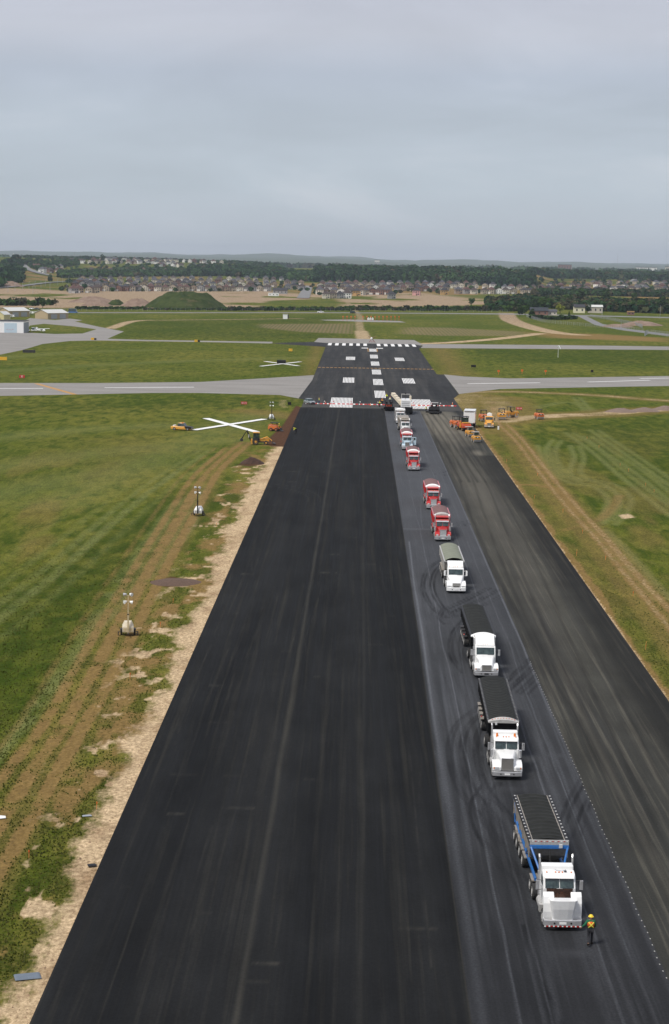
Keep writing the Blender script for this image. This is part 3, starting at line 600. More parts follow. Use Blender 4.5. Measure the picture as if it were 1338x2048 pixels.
# ------------------------------------------------------------------ painted markings
markw, t, b, co = newmat('runway_paint_white', .8, .3)
c = mixc(t, mapr(t, noise(t, co, 1.2, 6, .7), .35, .7), (.80, .80, .79), (.60, .59, .57)); t.links.new(c, b.inputs['Base Color'])
marky, t, b, co = newmat('runway_paint_yellow', .8, .3)
c = mixc(t, mapr(t, noise(t, co, 1.2, 6, .7), .35, .7), (.50, .27, .06), (.36, .20, .07)); t.links.new(c, b.inputs['Base Color'])
def marks(name, rects, z, mat):
    M = MB()
    for x0, x1, y0, y1 in rects: M.add([(x0, y0, z), (x1, y0, z), (x1, y1, z), (x0, y1, z)], [(0, 1, 2, 3)])
    return tag(M.build(name, mat), kind='structure')
def hatch(x0, x1, y0, y1, n): s = (x1-x0)/(n-.35); return [(x0+i*s, x0+(i+.68)*s, y0, y1) for i in range(n)]
yy = lambda py, px=745: G(px, py).y
R = []
for i in range(6): R += [(7.5-2.7-1.8-i*3.62, 7.5-2.7-i*3.62, 933, 960), (7.5+2.4+i*3.62, 7.5+2.4+1.8+i*3.62, 933, 960)]
marks('threshold_markings', R, .036, markw)
R = []
for a, b_ in ((697.8, 703.6), (709.7, 717.0), (723.4, 731.5), (739.5, 749.0), (758.3, 770.2), (781.6, 795.8)): R += hatch(5.75, 9.1, yy(b_, 755), yy(a, 755), 8)
marks('centreline_markings', R, .036, markw)
marks('touchdown_markings', hatch(-4.9, -1.0, yy(765.5, 697), yy(755.3, 697), 8)+hatch(16.3, 20.4, yy(767, 817), yy(757, 817), 8)+hatch(-4.9, -1.0, yy(720, 702), yy(713.6, 702), 8)+hatch(16.5, 20.4, yy(722, 800), yy(715.6, 800), 8), .036, markw)
marks('aiming_markings', hatch(-7.7, -1.2, 528.5, yy(795.5, 682), 16)+hatch(16.0, 22.4, 528.5, yy(799, 840), 16), .036, markw)
marks('threshold_bar_markings', [(2.0, 5.2, 905, 912), (9.2, 12.6, 905, 912)], .036, markw)
marks('guidance_lines', [(4.9, 5.25, 872, 905), (9.3, 9.65, 872, 905)], .036, marky)
marks('crossing_line', [(-15.5+i*1.6, -15.5+i*1.6+1.1, yy(736.6, 745)-1.2, yy(736.6, 745)+1.2) for i in range(29)], .036, marky)
def quadmark(name, a, b_, wd, z, mat, thing=None):
    a = Vector(a[:2]); b_ = Vector(b_[:2]); d = (b_-a).normalized(); n = Vector((-d.y, d.x))*wd/2
    M = MB().add([(*(a+n), z), (*(a-n), z), (*(b_-n), z), (*(b_+n), z)], [(0, 1, 2, 3)]); return tag(M.build(name, mat), kind='structure')
quadmark('taxiway_centreline', G(0, 777), G(86, 777), 1.6, .018, markw); quadmark('taxiway_centreline', G(209, 775.5), G(388, 774.3), 1.6, .018, markw)
quadmark('taxiway_centreline', G(935, 767.5), G(1080, 765.5), 1.6, .018, markw); quadmark('taxiway_centreline', G(1176, 764), G(1300, 760.5), 1.6, .018, markw); quadmark('taxiway_centreline', G(1280, 757), G(1345, 756), 1.6, .018, markw)
quadmark('hold_line', G(72, 767), G(150, 789), 1.6, .018, marky)
# pavement edge dots along the tack coated lane
R = [(18.64+.05*sin(y*.7), 18.705+.05*sin(y*.7), y, y+.18) for y in np.arange(84, 190, 1.05)]
marks('lane_edge_dots', R, .030, CONC)
# far mound and side street
def heap(name, c, rx, ry, h, mat, seed=1, flat=1.6, n=26, kind='structure', seg=40):
    th = np.linspace(0, 2*pi, seg+1); r = np.linspace(0, 1, n)
    R_, T_ = np.meshgrid(r, th, indexing='ij'); nx = fbm(np.cos(T_)*1.6+seed*7, np.sin(T_)*1.6+seed*3, 3)
    rr = R_*(.82+.36*nx); X_ = c[0]+rx*rr*np.cos(T_); Y_ = c[1]+ry*rr*np.sin(T_)
    Z_ = c[2]+h*np.clip((1-R_)*flat, 0, 1)**.85*(.80+.4*fbm(X_/(rx*.22)+seed, Y_/(ry*.22), 4))-.05
    Z_[-1] = c[2]-.3
    o = link(name, grid_mesh(name, X_, Y_, Z_, mat)); 
    if kind: tag(o, kind=kind)
    return o
mndg, t, b, co = newmat('mound_weeds', .95, .1)
c = mixc(t, mapr(t, noise(t, co, .12, 7, .7), .35, .65), (.020, .036, .008), (.050, .066, .018)); c = mixc(t, mapr(t, noise(t, co, .09, 6, .7), .58, .7), c, (.10, .08, .04)); t.links.new(c, b.inputs['Base Color'])
mnds, t, b, co = newmat('bare_earth_heap', .95, .1)
c = mixc(t, mapr(t, noise(t, co, .15, 7, .7), .35, .65), (.17, .115, .085), (.27, .20, .155)); t.links.new(c, b.inputs['Base Color'])
mg = G(366, 617); heap('grassy_mound', (mg.x-1, mg.y+45, 0), 36, 50, 12.5, mndg, 2, 2.0, n=44, seg=90)
for px, py, rx, ry, h, mt, sd_ in ((272, 614, 16, 20, 7, mnds, 3), (228, 611, 9, 14, 5, mndg, 4), (180, 606, 24, 20, 5.5, mnds, 5), (190, 612, 14, 12, 4, mnds, 6), (15, 575, 22, 25, 8, mnds, 8), (1290, 652, 16, 18, 3, mnds, 9), (1240, 655, 12, 12, 2, mnds, 12)):
    g = G(px, py); heap('earth_mound', (g.x, g.y+ry, 0), rx, ry, h, mt, sd_, 1.4)
def ribbon(name, px, wd, mat, dz=.6, n=24):                          # a road draped over far terrain
    P = [TG(*p) for p in px]; Q = smooth_pts([(p.x, p.y) for p in P], n); a = off(Q, wd/2); b_ = off(Q, -wd/2); M = MB(); v = []
    for (x0, y0), (x1, y1) in zip(a, b_): v += [(x0, y0, max(H(x0, y0), H(x1, y1))+dz), (x1, y1, max(H(x0, y0), H(x1, y1))+dz)]
    M.add(v, [(2*i, 2*i+1, 2*i+3, 2*i+2) for i in range(len(a)-1)]); return tag(M.build(name, mat), kind='structure')
ribbon('side_street', [(606, 597), (612, 584), (616, 572)], 15, grey_as)
ribbon('hill_road', [(100, 552), (70, 545), (48, 533), (32, 517)], 14, grey_as, 1.5)
ribbon('hill_road', [(-30, 578), (40, 573), (90, 567), (150, 562)], 12, grey_as, 1.0)
ribbon('hill_road', [(1255, 570), (1270, 558), (1284, 548)], 12, grey_as, 1.5)
# ------------------------------------------------------------------ wheels
CACHE = {}
def tyre_me(r, wd):
    k = ('t', r, wd)
    if k not in CACHE:
        M = MB(); n = 20; prof = [(-wd/2, r*.62), (-wd/2, r*.90), (-wd*.38, r), (wd*.38, r), (wd/2, r*.90), (wd/2, r*.62)]
        M.loft([[(x, rr*cos(2*pi*i/n), rr*sin(2*pi*i/n)) for i in range(n)] for x, rr in prof], 0, cap=True)
        CACHE[k] = M.mesh('tyre', RUBBER)
    return CACHE[k]
def rim_me(r, wd, mat):
    k = ('r', r, wd, mat.name)
    if k not in CACHE:
        M = MB(); n = 16; R = r*.60
        M.loft([[(x, rr*cos(2*pi*i/n), rr*sin(2*pi*i/n)) for i in range(n)] for x, rr in ((-wd*.52, R*.35), (-wd*.56, R*.4), (-wd*.42, R*.85), (-wd*.53, R), (wd*.53, R), (wd*.42, R*.85), (wd*.56, R*.4), (wd*.52, R*.35))], 0)
        CACHE[k] = M.mesh('rim', mat)
    return CACHE[k]
def wheel(parent, x, y, r=.52, wd=.3, mat=None, name='wheel'):
    o = link(name, tyre_me(r, wd), parent, (x, y, r)); link('rim', rim_me(r, wd, mat or ALU), o); return o
def duals(parent, y, r=.52, x=1.02, mat=None):
    for s in (-1, 1): wheel(parent, s*x, y, r, .56, mat)
def glass_quad(name, parent, p, th=.02, mat=None):      # a pane from 4 corners
    p = [Vector(q) for q in p]; n = (p[1]-p[0]).cross(p[3]-p[0]).normalized()*th
    return MB().hexa([*[q-n*.5 for q in p], *[q+n for q in p]]).build(name, mat or GLASS, parent)

# ------------------------------------------------------------------ conventional tractor, front bumper at y = 0, facing -y
def tractor(t, paint, L=6.5, roof='flat', hood='square', fr=2, visor=True, stacks=True, beacons=False, hood_open=False, axles=(4.9, 6.2), cabr=3.75, aero=False, grille_m=None, bump=None, mirror_m=None, sleeper=False, wd=1.0, bed=True):
    bump = bump or CHROME; mirror_m = mirror_m or CHROME
    F = MB(); F.box(-.46, -.34, .4, L, .62, .92); F.box(.34, .46, .4, L, .62, .92)
    for y in np.arange(.6, L, 1.1): F.box(-.34, .34, y, y+.12, .66, .88)
    F.build('chassis_frame', DARK, t)
    # bumper
    B = MB(); zb, zt = (.30, .86) if fr == 5 else (.34, .72) if not aero else (.32, .78)
    prof = [(-1.22, .34), (-1.16, .06), (-.75, 0), (.75, 0), (1.16, .06), (1.22, .34)]
    ring = lambda z, k=0: [(x, y+k, z) for x, y in prof]+[(x*.96, y+.16+k, z) for x, y in prof[::-1]]
    B.loft([ring(zb, .03), ring(zb+.05), ring(zt-.04), ring(zt, .02)])
    bu = B.build('bumper', bump, t, .01)
    MB().box(-.22, .22, -.02, .004, .46, .60).build('licence_plate', SIGNW if fr != 3 else BLACK, bu)
    for s in (-1, 1): MB().cyl((s*.52, -.015, .53), (s*.52, .01, .53), .06, n=10).build('tow_eye', BLACK, bu)
    # hood with fenders (a clip that tips forward about the bumper)
    hp = Vector((0, .75, .95)) if hood_open else Vector((0, .18, .72)); hd = MB()
    zc = 2.0; zn = 1.78 if not aero else 1.42
    wn = .50 if not aero else .62
    def hring(y, hw, z0, z1, rd=.16):
        return [(-hw, y, z0), (hw, y, z0), (hw, y, z1-rd), (hw-rd*.7, y, z1-.02), (hw*.4, y, z1+.02), (-hw*.4, y, z1+.02), (-hw+rd*.7, y, z1-.02), (-hw, y, z1-rd)]
    if aero: hd.loft([hring(.12, .52, .8, 1.2), hring(.3, .66, .8, 1.45), hring(1.1, .80, .9, 1.78), hring(2.12, .98, .95, zc)])
    elif hood == 'slope': hd.loft([hring(.14, .62, .8, 1.36), hring(.34, .66, .8, 1.58), hring(1.2, .76, .9, 1.84)]+([hring(1.78, .86, 1.2, 1.95)] if hood_open else [hring(2.12, .94, .95, zc)]))
    else: hd.loft([hring(.2, wn, .8, zn), hring(.28, wn+.02, .8, zn+.02), hring(1.2, .66, .9, 1.92), hring(2.12, .80, .95, zc)])
    for s in (-1, 1):
        if aero: pr = [(.10, .74), (.08, 1.02), (.35, 1.28), (.9, 1.42), (1.5, 1.42), (2.0, 1.30), (2.2, .95), (1.98, .95), (1.8, 1.1), (1.4, 1.2), (.95, 1.14), (.72, .9), (.68, .72)]
        else: pr = [(.16, .76), (.16, 1.05), (.42, 1.26), (.9, 1.36), (1.45, 1.36), (1.85, 1.24), (2.1, .98), (1.95, .98), (1.78, 1.1), (1.4, 1.2), (.95, 1.16), (.75, .98), (.68, .76)]
        a, b_ = sorted((s*.52, s*1.20)); hd.prism(pr, a, b_)
    pts = [(x-hp.x, y-hp.y, z-hp.z) for x, y, z in hd.v]; hd.v = pts
    ang = radians(86) if hood_open else 0
    ho = hd.build('hood', paint, t, .035, loc=tuple(hp), rot=(ang, 0, 0))
    sm = lambda *p: (p[0], p[1]-hp.y, p[2]-hp.z)
    one = aero or hood == 'slope' and not hood_open
    gz0, gz1 = (.86, 1.30) if aero else ((.86, 1.36) if hood == 'slope' else (.84, 1.74)); gy = .12 if aero else (.13 if hood == 'slope' else .19)
    gw = .46 if aero else (.42 if hood == 'slope' else .44)
    g = MB(); g.hexa([sm(-gw, gy-.03, gz0), sm(gw, gy-.03, gz0), sm(gw, gy+.06, gz0), sm(-gw, gy+.06, gz0), sm(-gw, gy-.02, gz1), sm(gw, gy-.02, gz1), sm(gw, gy+.06, gz1), sm(-gw, gy+.06, gz1)])
    go = g.build('grille', grille_m or GRILL, ho)
    sr = MB()
    for (a, b_, c_, d_) in ((-gw-.05, -gw, gz0-.03, gz1+.05), (gw, gw+.05, gz0-.03, gz1+.05), (-gw, gw, gz1, gz1+.05), (-gw, gw, gz0-.04, gz0)):
        sr.hexa([sm(a, gy-.05, c_), sm(b_, gy-.05, c_), sm(b_, gy+.05, c_), sm(a, gy+.05, c_), sm(a, gy-.05, d_), sm(b_, gy-.05, d_), sm(b_, gy+.05, d_), sm(a, gy+.05, d_)])
    for k in range(1, 12 if not hood_open else 2):
        xx = -gw+2*gw*k/12
        v = [sm(xx-.008, gy-.045, gz0), sm(xx+.008, gy-.045, gz0), sm(xx+.008, gy-.025, gz0), sm(xx-.008, gy-.025, gz0)]; sr.hexa(v+[(x, y, z+gz1-gz0) for x, y, z in v])
    sr.build('grille_surround', CHROME if not aero else paint, go)
    for s in (-1, 1):
        hx = s*.86; hy = .12 if not aero else .10; zz = 1.0 if not aero else .92
        h = MB(); h.box(hx-.17, hx+.17, -.02, .06, -.09, .09); h.v = [(x, y+hy-hp.y, z+zz-hp.z) for x, y, z in h.v]
        h1 = h.build('headlight', LENS, ho, .02)
        m2 = MB().box(hx+s*.19-.05, hx+s*.19+.05, hy-.0-hp.y, hy+.07-hp.y, zz-.07-hp.z, zz+.07-hp.z); m2.build('turn_signal', AMBER, ho)
    # cab
    cw = 1.03*wd; zr = 2.92
    cabp = [(2.10, .92), (2.10, 2.04), (2.42, 2.72), (2.62, 2.88), (cabr-.15, zr), (cabr, zr-.12), (cabr, .92)]
    c = MB(); x = cw
    rings = []
    for (sx_, k) in ((-x, 0), (-x*.965, 1), (x*.965, 1), (x, 0)):
        rings.append([(sx_, y+(0 if k else (.06 if i < 4 else -.04)), z-(0 if k or z < 2 else .08)) for i, (y, z) in enumerate(cabp)])
    c.loft(rings); cab = c.build('cab', paint, t, .03)
    e = .012
    for s in ((1,) if one else (-1, 1)):   # split or one-piece windscreen
        x0, x1 = (-(cw-.13), cw-.13) if one else sorted((s*.025, s*(cw-.13)))
        glass_quad('windscreen', cab, [(x0, 2.115-e, 2.07), (x1, 2.115+.01-e, 2.07), (x1, 2.42-e, 2.72), (x0, 2.41-e, 2.72)])
        xs = s*(cw+.006)
        glass_quad('side_window', cab, [(xs, 2.36, 2.12), (xs, 3.12, 2.12), (xs, 3.12, 2.66), (xs, 2.52, 2.66)] if s > 0 else [(xs, 3.12, 2.12), (xs, 2.36, 2.12), (xs, 2.52, 2.66), (xs, 3.12, 2.66)])
        d = MB().box(*sorted((s*cw, s*(cw+.012))), 2.28, 3.22, 1.0, 2.06); do = d.build('door', paint, cab, .006)
        MB().box(*sorted((s*cw, s*(cw+.05))), 3.02, 3.16, 1.88, 1.93).build('handle', CHROME, do)
        MB().box(*sorted((s*.2, s*(cw-.2))), 2.07, 2.10, 2.045, 2.065).build('wiper', BLACK, cab, rot=(0, 0, 0))
    if not one: MB().box(-.03, .035, 2.085, 2.12, 2.06, 2.10).build('windscreen_divider', paint, cab)
    if visor: MB().hexa([(-cw+.1, 2.16, 2.68), (cw-.1, 2.16, 2.68), (cw-.1, 2.42, 2.70), (-cw+.1, 2.42, 2.70), (-cw+.1, 2.30, 2.84), (cw-.1, 2.30, 2.84), (cw-.1, 2.5, 2.86), (-cw+.1, 2.5, 2.86)]).build('sun_visor', CHROME if fr == 5 else paint, cab, .01)
    if roof == 'high':
        r = MB(); r.loft([[(-.95, 2.5, 2.86), (.95, 2.5, 2.86), (.93, 2.6, 2.98), (-.93, 2.6, 2.98)], [(-1.0, 3.1, 2.9), (1.0, 3.1, 2.9), (.95, 3.1, 3.38), (-.95, 3.1, 3.38)], [(-1.02, cabr+.35, 2.6), (1.02, cabr+.35, 2.6), (.98, cabr+.35, 3.85), (-.98, cabr+.35, 3.85)]])
        r.build('roof_fairing', paint, cab, .06)
    elif roof == 'sleeper':
        r = MB(); r.loft([[(-.98, 2.55, 2.84), (.98, 2.55, 2.84), (.90, 2.62, 2.98), (-.90, 2.62, 2.98)], [(-1.02, 3.0, 2.86), (1.02, 3.0, 2.86), (.96, 3.0, 3.30), (-.96, 3.0, 3.30)], [(-1.06, cabr+.55, 1.0), (1.06, cabr+.55, 1.0), (1.02, cabr+.55, 3.62), (-1.02, cabr+.55, 3.62)]])
        r.build('sleeper_roof', paint, cab, .08)
    elif roof == 'box':
        MB().box(-1.05, 1.05, cabr+.01, cabr+.75, 1.0, 3.12, tx=.04, ty=.03).build('sleeper', paint, cab, .06)
    zm = {'high': 3.0, 'sleeper': 3.02}.get(roof, 2.955)
    for x_ in (-.78, -.22, 0, .22, .78): MB().ball((x_, 2.66, zm-.01), .055, 8, 5, sz=.9).build('marker_light', AMBER if fr != 4 else AMBER, cab)
    if beacons:
        for s in (-1, 1): MB().cyl((s*.72, 2.95, 2.92), (s*.72, 2.95, 3.16), .10, .075, 12).build('beacon', AMBER, cab)
    if stacks:
        for s in (-1, 1):
            X_ = s*(cw+.02); yb = cabr+(.25 if roof in ('flat', 'sleeper', 'high') else .85)
            q = MB().tube([(X_, yb, .9), (X_, yb, 3.15), (X_, yb+.03, 3.38), (X_+s*.02, yb+.16, 3.56)], .075, 10); q.cyl((X_, yb, 1.2), (X_, yb, 2.5), .12, n=12); q.build('exhaust_stack', CHROME, t, smooth=False)
            MB().cyl((s*(cw+.08), 2.02, 1.40), (s*(cw+.08), 2.02, 2.0), .17, n=14).build('air_cleaner', CHROME, t) if fr in (2, 5) else None
    for s in (-1, 1):
        xm = s*(cw+.36)
        mo = MB(); mo.box(xm-.11, xm+.11, 2.20, 2.30, 1.92, 2.55); m_ = mo.build('mirror', mirror_m, t, .025)
        MB().tube([(s*cw, 2.30, 2.5), (xm, 2.26, 2.58), (xm, 2.26, 1.88), (s*cw, 2.30, 1.95)], .018, 6).build('mirror_bracket', DARK if not aero else paint, m_)
        # tanks, steps
        MB().cyl((s*.93, 2.65, .68), (s*.93, 4.0, .68), .31, n=18).build('fuel_tank', ALU, t)
        MB().box(*sorted((s*.95, s*1.24)), 2.2, 2.6, .45, .95).build('step_box', ALU, t, .01)
        wheel(t, s*1.03, 1.25, .52, .30)
    if aero: 
        for s in (-1, 1): MB().box(*sorted((s*1.08, s*1.2)), 2.15, cabr+.4, .42, 1.05).build('side_skirt', paint, t, .02)
    for y in axles: duals(t, y)
    if bed:
        MB().box(-.5, .5, axles[0]-.1, axles[-1]+.1, .94, 1.12).build('fifth_wheel', DARK, t)
        for s in (-1, 1): MB().box(*sorted((s*.74, s*1.24)), axles[-1]+.62, axles[-1]+.65, .3, 1.02).build('mud_flap', RUBBER, t)
    if hood_open:
        en = MB(); en.box(-.5, .5, .95, 2.05, .85, 1.45); en.box(-.32, .32, .95, 2.05, .85, 1.62); en.box(-.22, .22, .9, 1.95, 1.55, 1.74); en.cyl((-.5, 1.0, 1.2), (-.5, 1.8, 1.3), .13); en.cyl((.45, 1.1, 1.35), (.42, 1.6, 1.5), .12); en.box(-.45, .45, .45, .55, .8, 1.6)
        for k in range(6): en.cyl((-.12, 1.0+k*.17, 1.74), (-.12, 1.0+k*.17, 1.80), .05, n=8)
        en.build('engine', ENG, t, .01)
        MB().box(-.82, .82, 2.02, 2.09, 1.0, 2.04).build('firewall', ENG, t)

def tarp(t, y0, y1, zs, hw, arch, mat, ribs, name='tarp', zr=None, amp=.035):
    n = max(30, int((y1-y0)*14)); m = 18; zr = zs if zr is None else zr; v = []
    for i in range(n+1):
        y = y0+(y1-y0)*i/n; u = i/n; zz = zs*(1-u)+zr*u
        rip = amp*abs(sin(pi*ribs*(y-y0)))**.6*-1
        for j in range(m+1):
            a = j/m*2-1; v.append((hw*a, y, zz+arch*(1-abs(a)**2.2)+rip*(1-abs(a)**6)*(1 if abs(a) < 1 else 0)-(.22 if abs(a) == 1 else 0)))
    M = MB(); w_ = m+1
    M.add(v, [(i*w_+j, i*w_+j+1, (i+1)*w_+j+1, (i+1)*w_+j) for i in range(n) for j in range(m)])
    M.add(v[-w_:], [tuple(range(w_))])
    return M.build(name, mat, t, smooth=True)
def cap_front(t, y, zs, hw, arch, mat, lights=0, dep=.28):
    pr = [(-hw, zs-.10)]+[(hw*(-1+2*j/16), zs+.02+arch*(1-abs(-1+2*j/16)**2.2)) for j in range(17)]+[(hw, zs-.10)]
    M = MB(); a = [(x, y-.02, z) for x, z in pr]; b_ = [(x*.99, y-dep, zs-.12+(z-zs+.1)*.62) for x, z in pr]; M.loft([b_, a]); o = M.build('tarp_cap', mat, t)
    for k in range(lights):
        xx = hw*(-.72+1.44*k/(lights-1)); MB().ball((xx, y-dep*.5, zs+arch*(1-abs(xx/hw)**2.2)*.8+.0), .045, 6, 4).build('marker_light', AMBER if k % 2 else REDL, o)
    return o
def lacing(t, y0, y1, zs, hw, mat, zr=None, step=.55):
    me = MB().box(-.06, .06, 0, .05, -.03, .03).mesh('tarp_tie', mat)
    for s in (-1, 1):
        y = y0+.2
        while y < y1: link('tarp_tie', me, t, (s*(hw-.015), y, zs)); y += step
def tub(t, y0, y1, zt, zb, hwt, hwb, mat, ribm=None, slope0=1.2, slope1=1.2, ribs=9, name='trailer_body', railm=None):
    M = MB()
    r = lambda z, hw, a, b_: [(-hw, a, z), (hw, a, z), (hw, b_, z), (-hw, b_, z)]
    M.loft([r(zb, hwb, y0+slope0, y1-slope1), r(zb+(zt-zb)*.45, hwt-.04, y0+slope0*.25, y1-slope1*.25), r(zt, hwt, y0, y1)])
    o = M.build(name, mat, t, .02)
    R = MB()
    R.box(-hwt-.04, hwt+.04, y0-.04, y0+.08, zt-.14, zt); R.box(-hwt-.04, hwt+.04, y1-.08, y1+.04, zt-.14, zt)
    for s in (-1, 1):
        R.box(*sorted((s*(hwt-.17), s*(hwt+.06))), y0, y1, zt-.16, zt+.012)
    R.build('top_rail', railm or ribm or mat, o)
    for k in range(ribs):
        y = y0+.5+(y1-y0-1)*k/(ribs-1)
        for s in (-1, 1): MB().box(*sorted((s*(hwt-.04), s*(hwt+.05))), y, y+.08, zb+(zt-zb)*.4, zt-.17).build('side_post', ribm or mat, o)
    return o
def fenders(t, ys, mat, x=1.26, r=.56, side=(-1, 1), plate=True):
    for y in ys:
        for s in side:
            M = MB(); a, b_ = sorted((s*.72, s*x)); M.prism([(y-r-.12, .80), (y-r-.02, 1.08), (y-r*.6, 1.16), (y+r*.6, 1.16), (y+r+.02, 1.08), (y+r+.12, .80), (y+r+.06, .80), (y+r-.06, 1.03), (y+r*.5, 1.11), (y-r*.5, 1.11), (y-r+.06, 1.03), (y-r-.06, .80)], a, b_)
            M.build('fender', mat, t)
def trailer_frame(t, y0, y1, mat=None):
    M = MB(); M.box(-.5, -.36, y0, y1, .95, 1.15); M.box(.36, .5, y0, y1, .95, 1.15)
    for y in np.arange(y0+.3, y1, 1.5): M.box(-.36, .36, y, y+.1, 1.0, 1.12)
    M.build('trailer_frame', mat or DARK, t)
GQ = 'haul trucks queueing on the tack coated lane'
def truck(name, label, x, y, rz=0): return tag(empty(name, (x, y, .024), rz), label, 'truck', GQ)

# 1: lead tractor with its hood tipped, blue framed bottom dump trailer
t = truck('haul_truck', 'nearest truck, white, hood tipped open, pulling a blue framed trailer with black tarp', 13.42, 110.2, radians(.8))
tractor(t, WHITE, 7.6, roof='box', hood='slope', hood_open=True, axles=(5.9, 7.3), cabr=3.35, visor=True, fr=1)
Y0, Y1 = 8.0, 18.9
tub(t, Y0, Y1, 3.2, 1.15, 1.28, .72, ALUD, ALUD, 2.4, 2.2, 6, railm=BLACK)
tarp(t, Y0+.15, Y1-.1, 3.2, 1.16, .20, TARPB, 1.25, amp=.07)
lacing(t, Y0, Y1, 3.22, 1.27, SIGNW, step=.74)
fb = MB(); fb.box(-1.3, 1.3, Y0-.10, Y0+.02, 3.02, 3.34); fb.build('front_bulkhead', ALU, t, .01)
for k in range(13): MB().box(-1.15+k*.19, -1.05+k*.19, Y0-.115, Y0-.10, 3.24, 3.29).build('marker_strip', REDL if k % 2 else SIGNW, t)
for k in range(17): MB().box(-1.15+k*.136, -1.05+k*.136, -.012, .03, .30, .36).build('reflector_strip', REDL if k % 2 else SIGNW, t)
MB().box(-1.3, 1.3, Y0-.2, Y0-.04, 2.78, 3.00).build('cross_beam', BLUE, t, .02)
for s in (-1, 1):
    MB().cyl((s*1.22, Y0-.12, 2.9), (s*.62, Y0-1.9, 1.35), .075, n=8).build('brace', BLUE, t)
    MB().cyl((s*1.25, Y0+.1, 3.0), (s*1.12, Y0+3.6, 1.2), .06, n=8).build('brace', BLUE, t)
    MB().cyl((s*1.25, Y1-.1, 3.0), (s*1.12, Y1-2.8, 1.2), .06, n=8).build('brace', BLUE, t)
    MB().cyl((s*1.25, Y1-.05, 3.0), (s*1.15, Y1-.1, 1.2), .06, n=8).build('brace', BLUE, t)
    MB().box(*sorted((s*1.0, s*1.14)), Y0-1.9, Y1, 1.18, 1.36).build('side_beam', BLUE, t)
    for yy_ in (6.9, 11.6, 13.4): MB().box(*sorted((s*.78, s*1.3)), yy_-.75, yy_+.75, 1.10, 1.16).build('fender_plate', ALUD, t)
MB().box(-.62, .62, Y0-2.0, Y0-1.8, 1.2, 1.42).build('cross_beam', BLUE, t, .02)
MB().cyl((.02, Y0-.12, 2.8), (.02, Y0-1.0, 1.4), .03, n=8).build('hydraulic_hose', BLACK, t)
MB().box(.62, .86, Y0-.30, Y0-.2, 2.86, 3.12).build('work_lamp', LENS, t, .02)
trailer_frame(t, 7.0, Y1-.1, DARK)
for y in (12.4, 14.3, 16.2, 17.9): duals(t, y)
fenders(t, (14.3, 16.2, 17.9), ALUD)
# faint curved lettering painted on the roof (too small to read in the photograph)
ROOFI = material('faded_blue_lettering', (.12, .17, .28), .5)
L_ = MB()
for k in range(9):
    a = radians(-32+k*8); xx = .15+.62*sin(a); y_ = 2.95+(1-cos(a))*1.2
    L_.box(xx-.022, xx+.022, y_-.06, y_+.05, 2.925, 2.934)
L_.build('roof_lettering', ROOFI, t)
MB().cyl((.42, 2.80, 2.93), (.42, 2.80, 2.98), .09, n=12).build('roof_vent', DARK, t)

# 2: black end dump with white peaked cap
def semi_black(name, label, x, y, rz, roof, Y0, Y1, beacons, hood, lights, fr, visor, cabr=3.6, paint=WHITE, lace=True):
    t = truck(name, label, x, y, rz)
    tractor(t, paint, 6.6, roof=roof, hood=hood, axles=(4.7, 6.0), cabr=cabr, beacons=beacons, fr=fr, visor=visor, stacks=True, grille_m=GRILL)
    tub(t, Y0, Y1, 3.3, 1.3, 1.29, .95, BLACK, BLACK, 1.6, .6, 11)
    tarp(t, Y0+.05, Y1, 3.3, 1.26, .30, TARPB, 1.6 if lace else 1.9, amp=.045)
    c = cap_front(t, Y0+.06, 3.3, 1.29, .34, ALU if lace else WHITE, lights)
    if lace: lacing(t, Y0, Y1, 3.3, 1.28, ALU, step=.5)
    else: MB().prism([(Y0-.12, 3.42), (Y0-.12, 3.55), (Y0-.10, 3.55), (Y0-.10, 3.42)], -.10, .10).build('cap_emblem', BLACK, c)
    MB().cyl((-.62, Y0-.3, 3.12), (-.62, Y0-.16, 3.12), .10, n=10).build('work_lamp', LENS, t)
    trailer_frame(t, 5.0, Y1-.2)
    n = 4; ys = [Y1-1.0-k*1.75 for k in range(n)]+[Y0+4.2]
    for yv in ys: duals(t, yv)
    for yv in ys[:4]:
        for s in (-1, 1): MB().box(*sorted((s*.78, s*1.36)), yv-.55, yv+.5, 1.12, 1.17).build('fender_plate', ALUD if lace else DARK, t)
    for s in (-1, 1): MB().ball((s*1.34, ys[3]-1.0, 1.5), .08, 8, 5).build('side_marker', REDL, t)
    if lace:
        for s in (-1, 1): MB().cyl((s*1.30, 2.1, 1.8), (s*1.52, 2.05, 3.3), .012, n=5).build('aerial', BLACK, t)
    return t
semi_black('haul_truck', 'white truck with two amber roof beacons and black tarped trailer, second of the queue', 12.66, 143.9, radians(-.9), 'box', 6.4, 22.4, True, 'square', 9, 2, True)
semi_black('haul_truck', 'white truck with tall sloping roof fairing and black tarped trailer, third of the queue', 13.5, 180.5, radians(.3), 'high', 5.6, 22.2, False, 'slope', 0, 3, False, lace=False)
# 4: aerodynamic tractor, grey green tarp
t = truck('haul_truck', 'white rounded truck with a grey green tarp, next to the red trucks', 13.0, 228.6, radians(.2))
tractor(t, CLEANW, 6.4, roof='sleeper', aero=True, axles=(5.2, 6.5), cabr=3.4, visor=False, fr=4, stacks=False, bump=CLEANW, mirror_m=CLEANW)
MB().box(-.36, .36, .06, .09, .84, .92).build('air_intake', BLACK, t)
tub(t, 6.0, 19.0, 3.2, 1.2, 1.27, .9, ALUD, ALU, 1.2, .8, 9); tarp(t, 6.0, 19.1, 3.2, 1.28, .42, TARPG, .55, amp=.02)
trailer_frame(t, 5.0, 18.8)
for y in (11.5, 13.8, 15.6, 17.4): duals(t, y)
fenders(t, (13.8, 15.6, 17.4), ALUD)
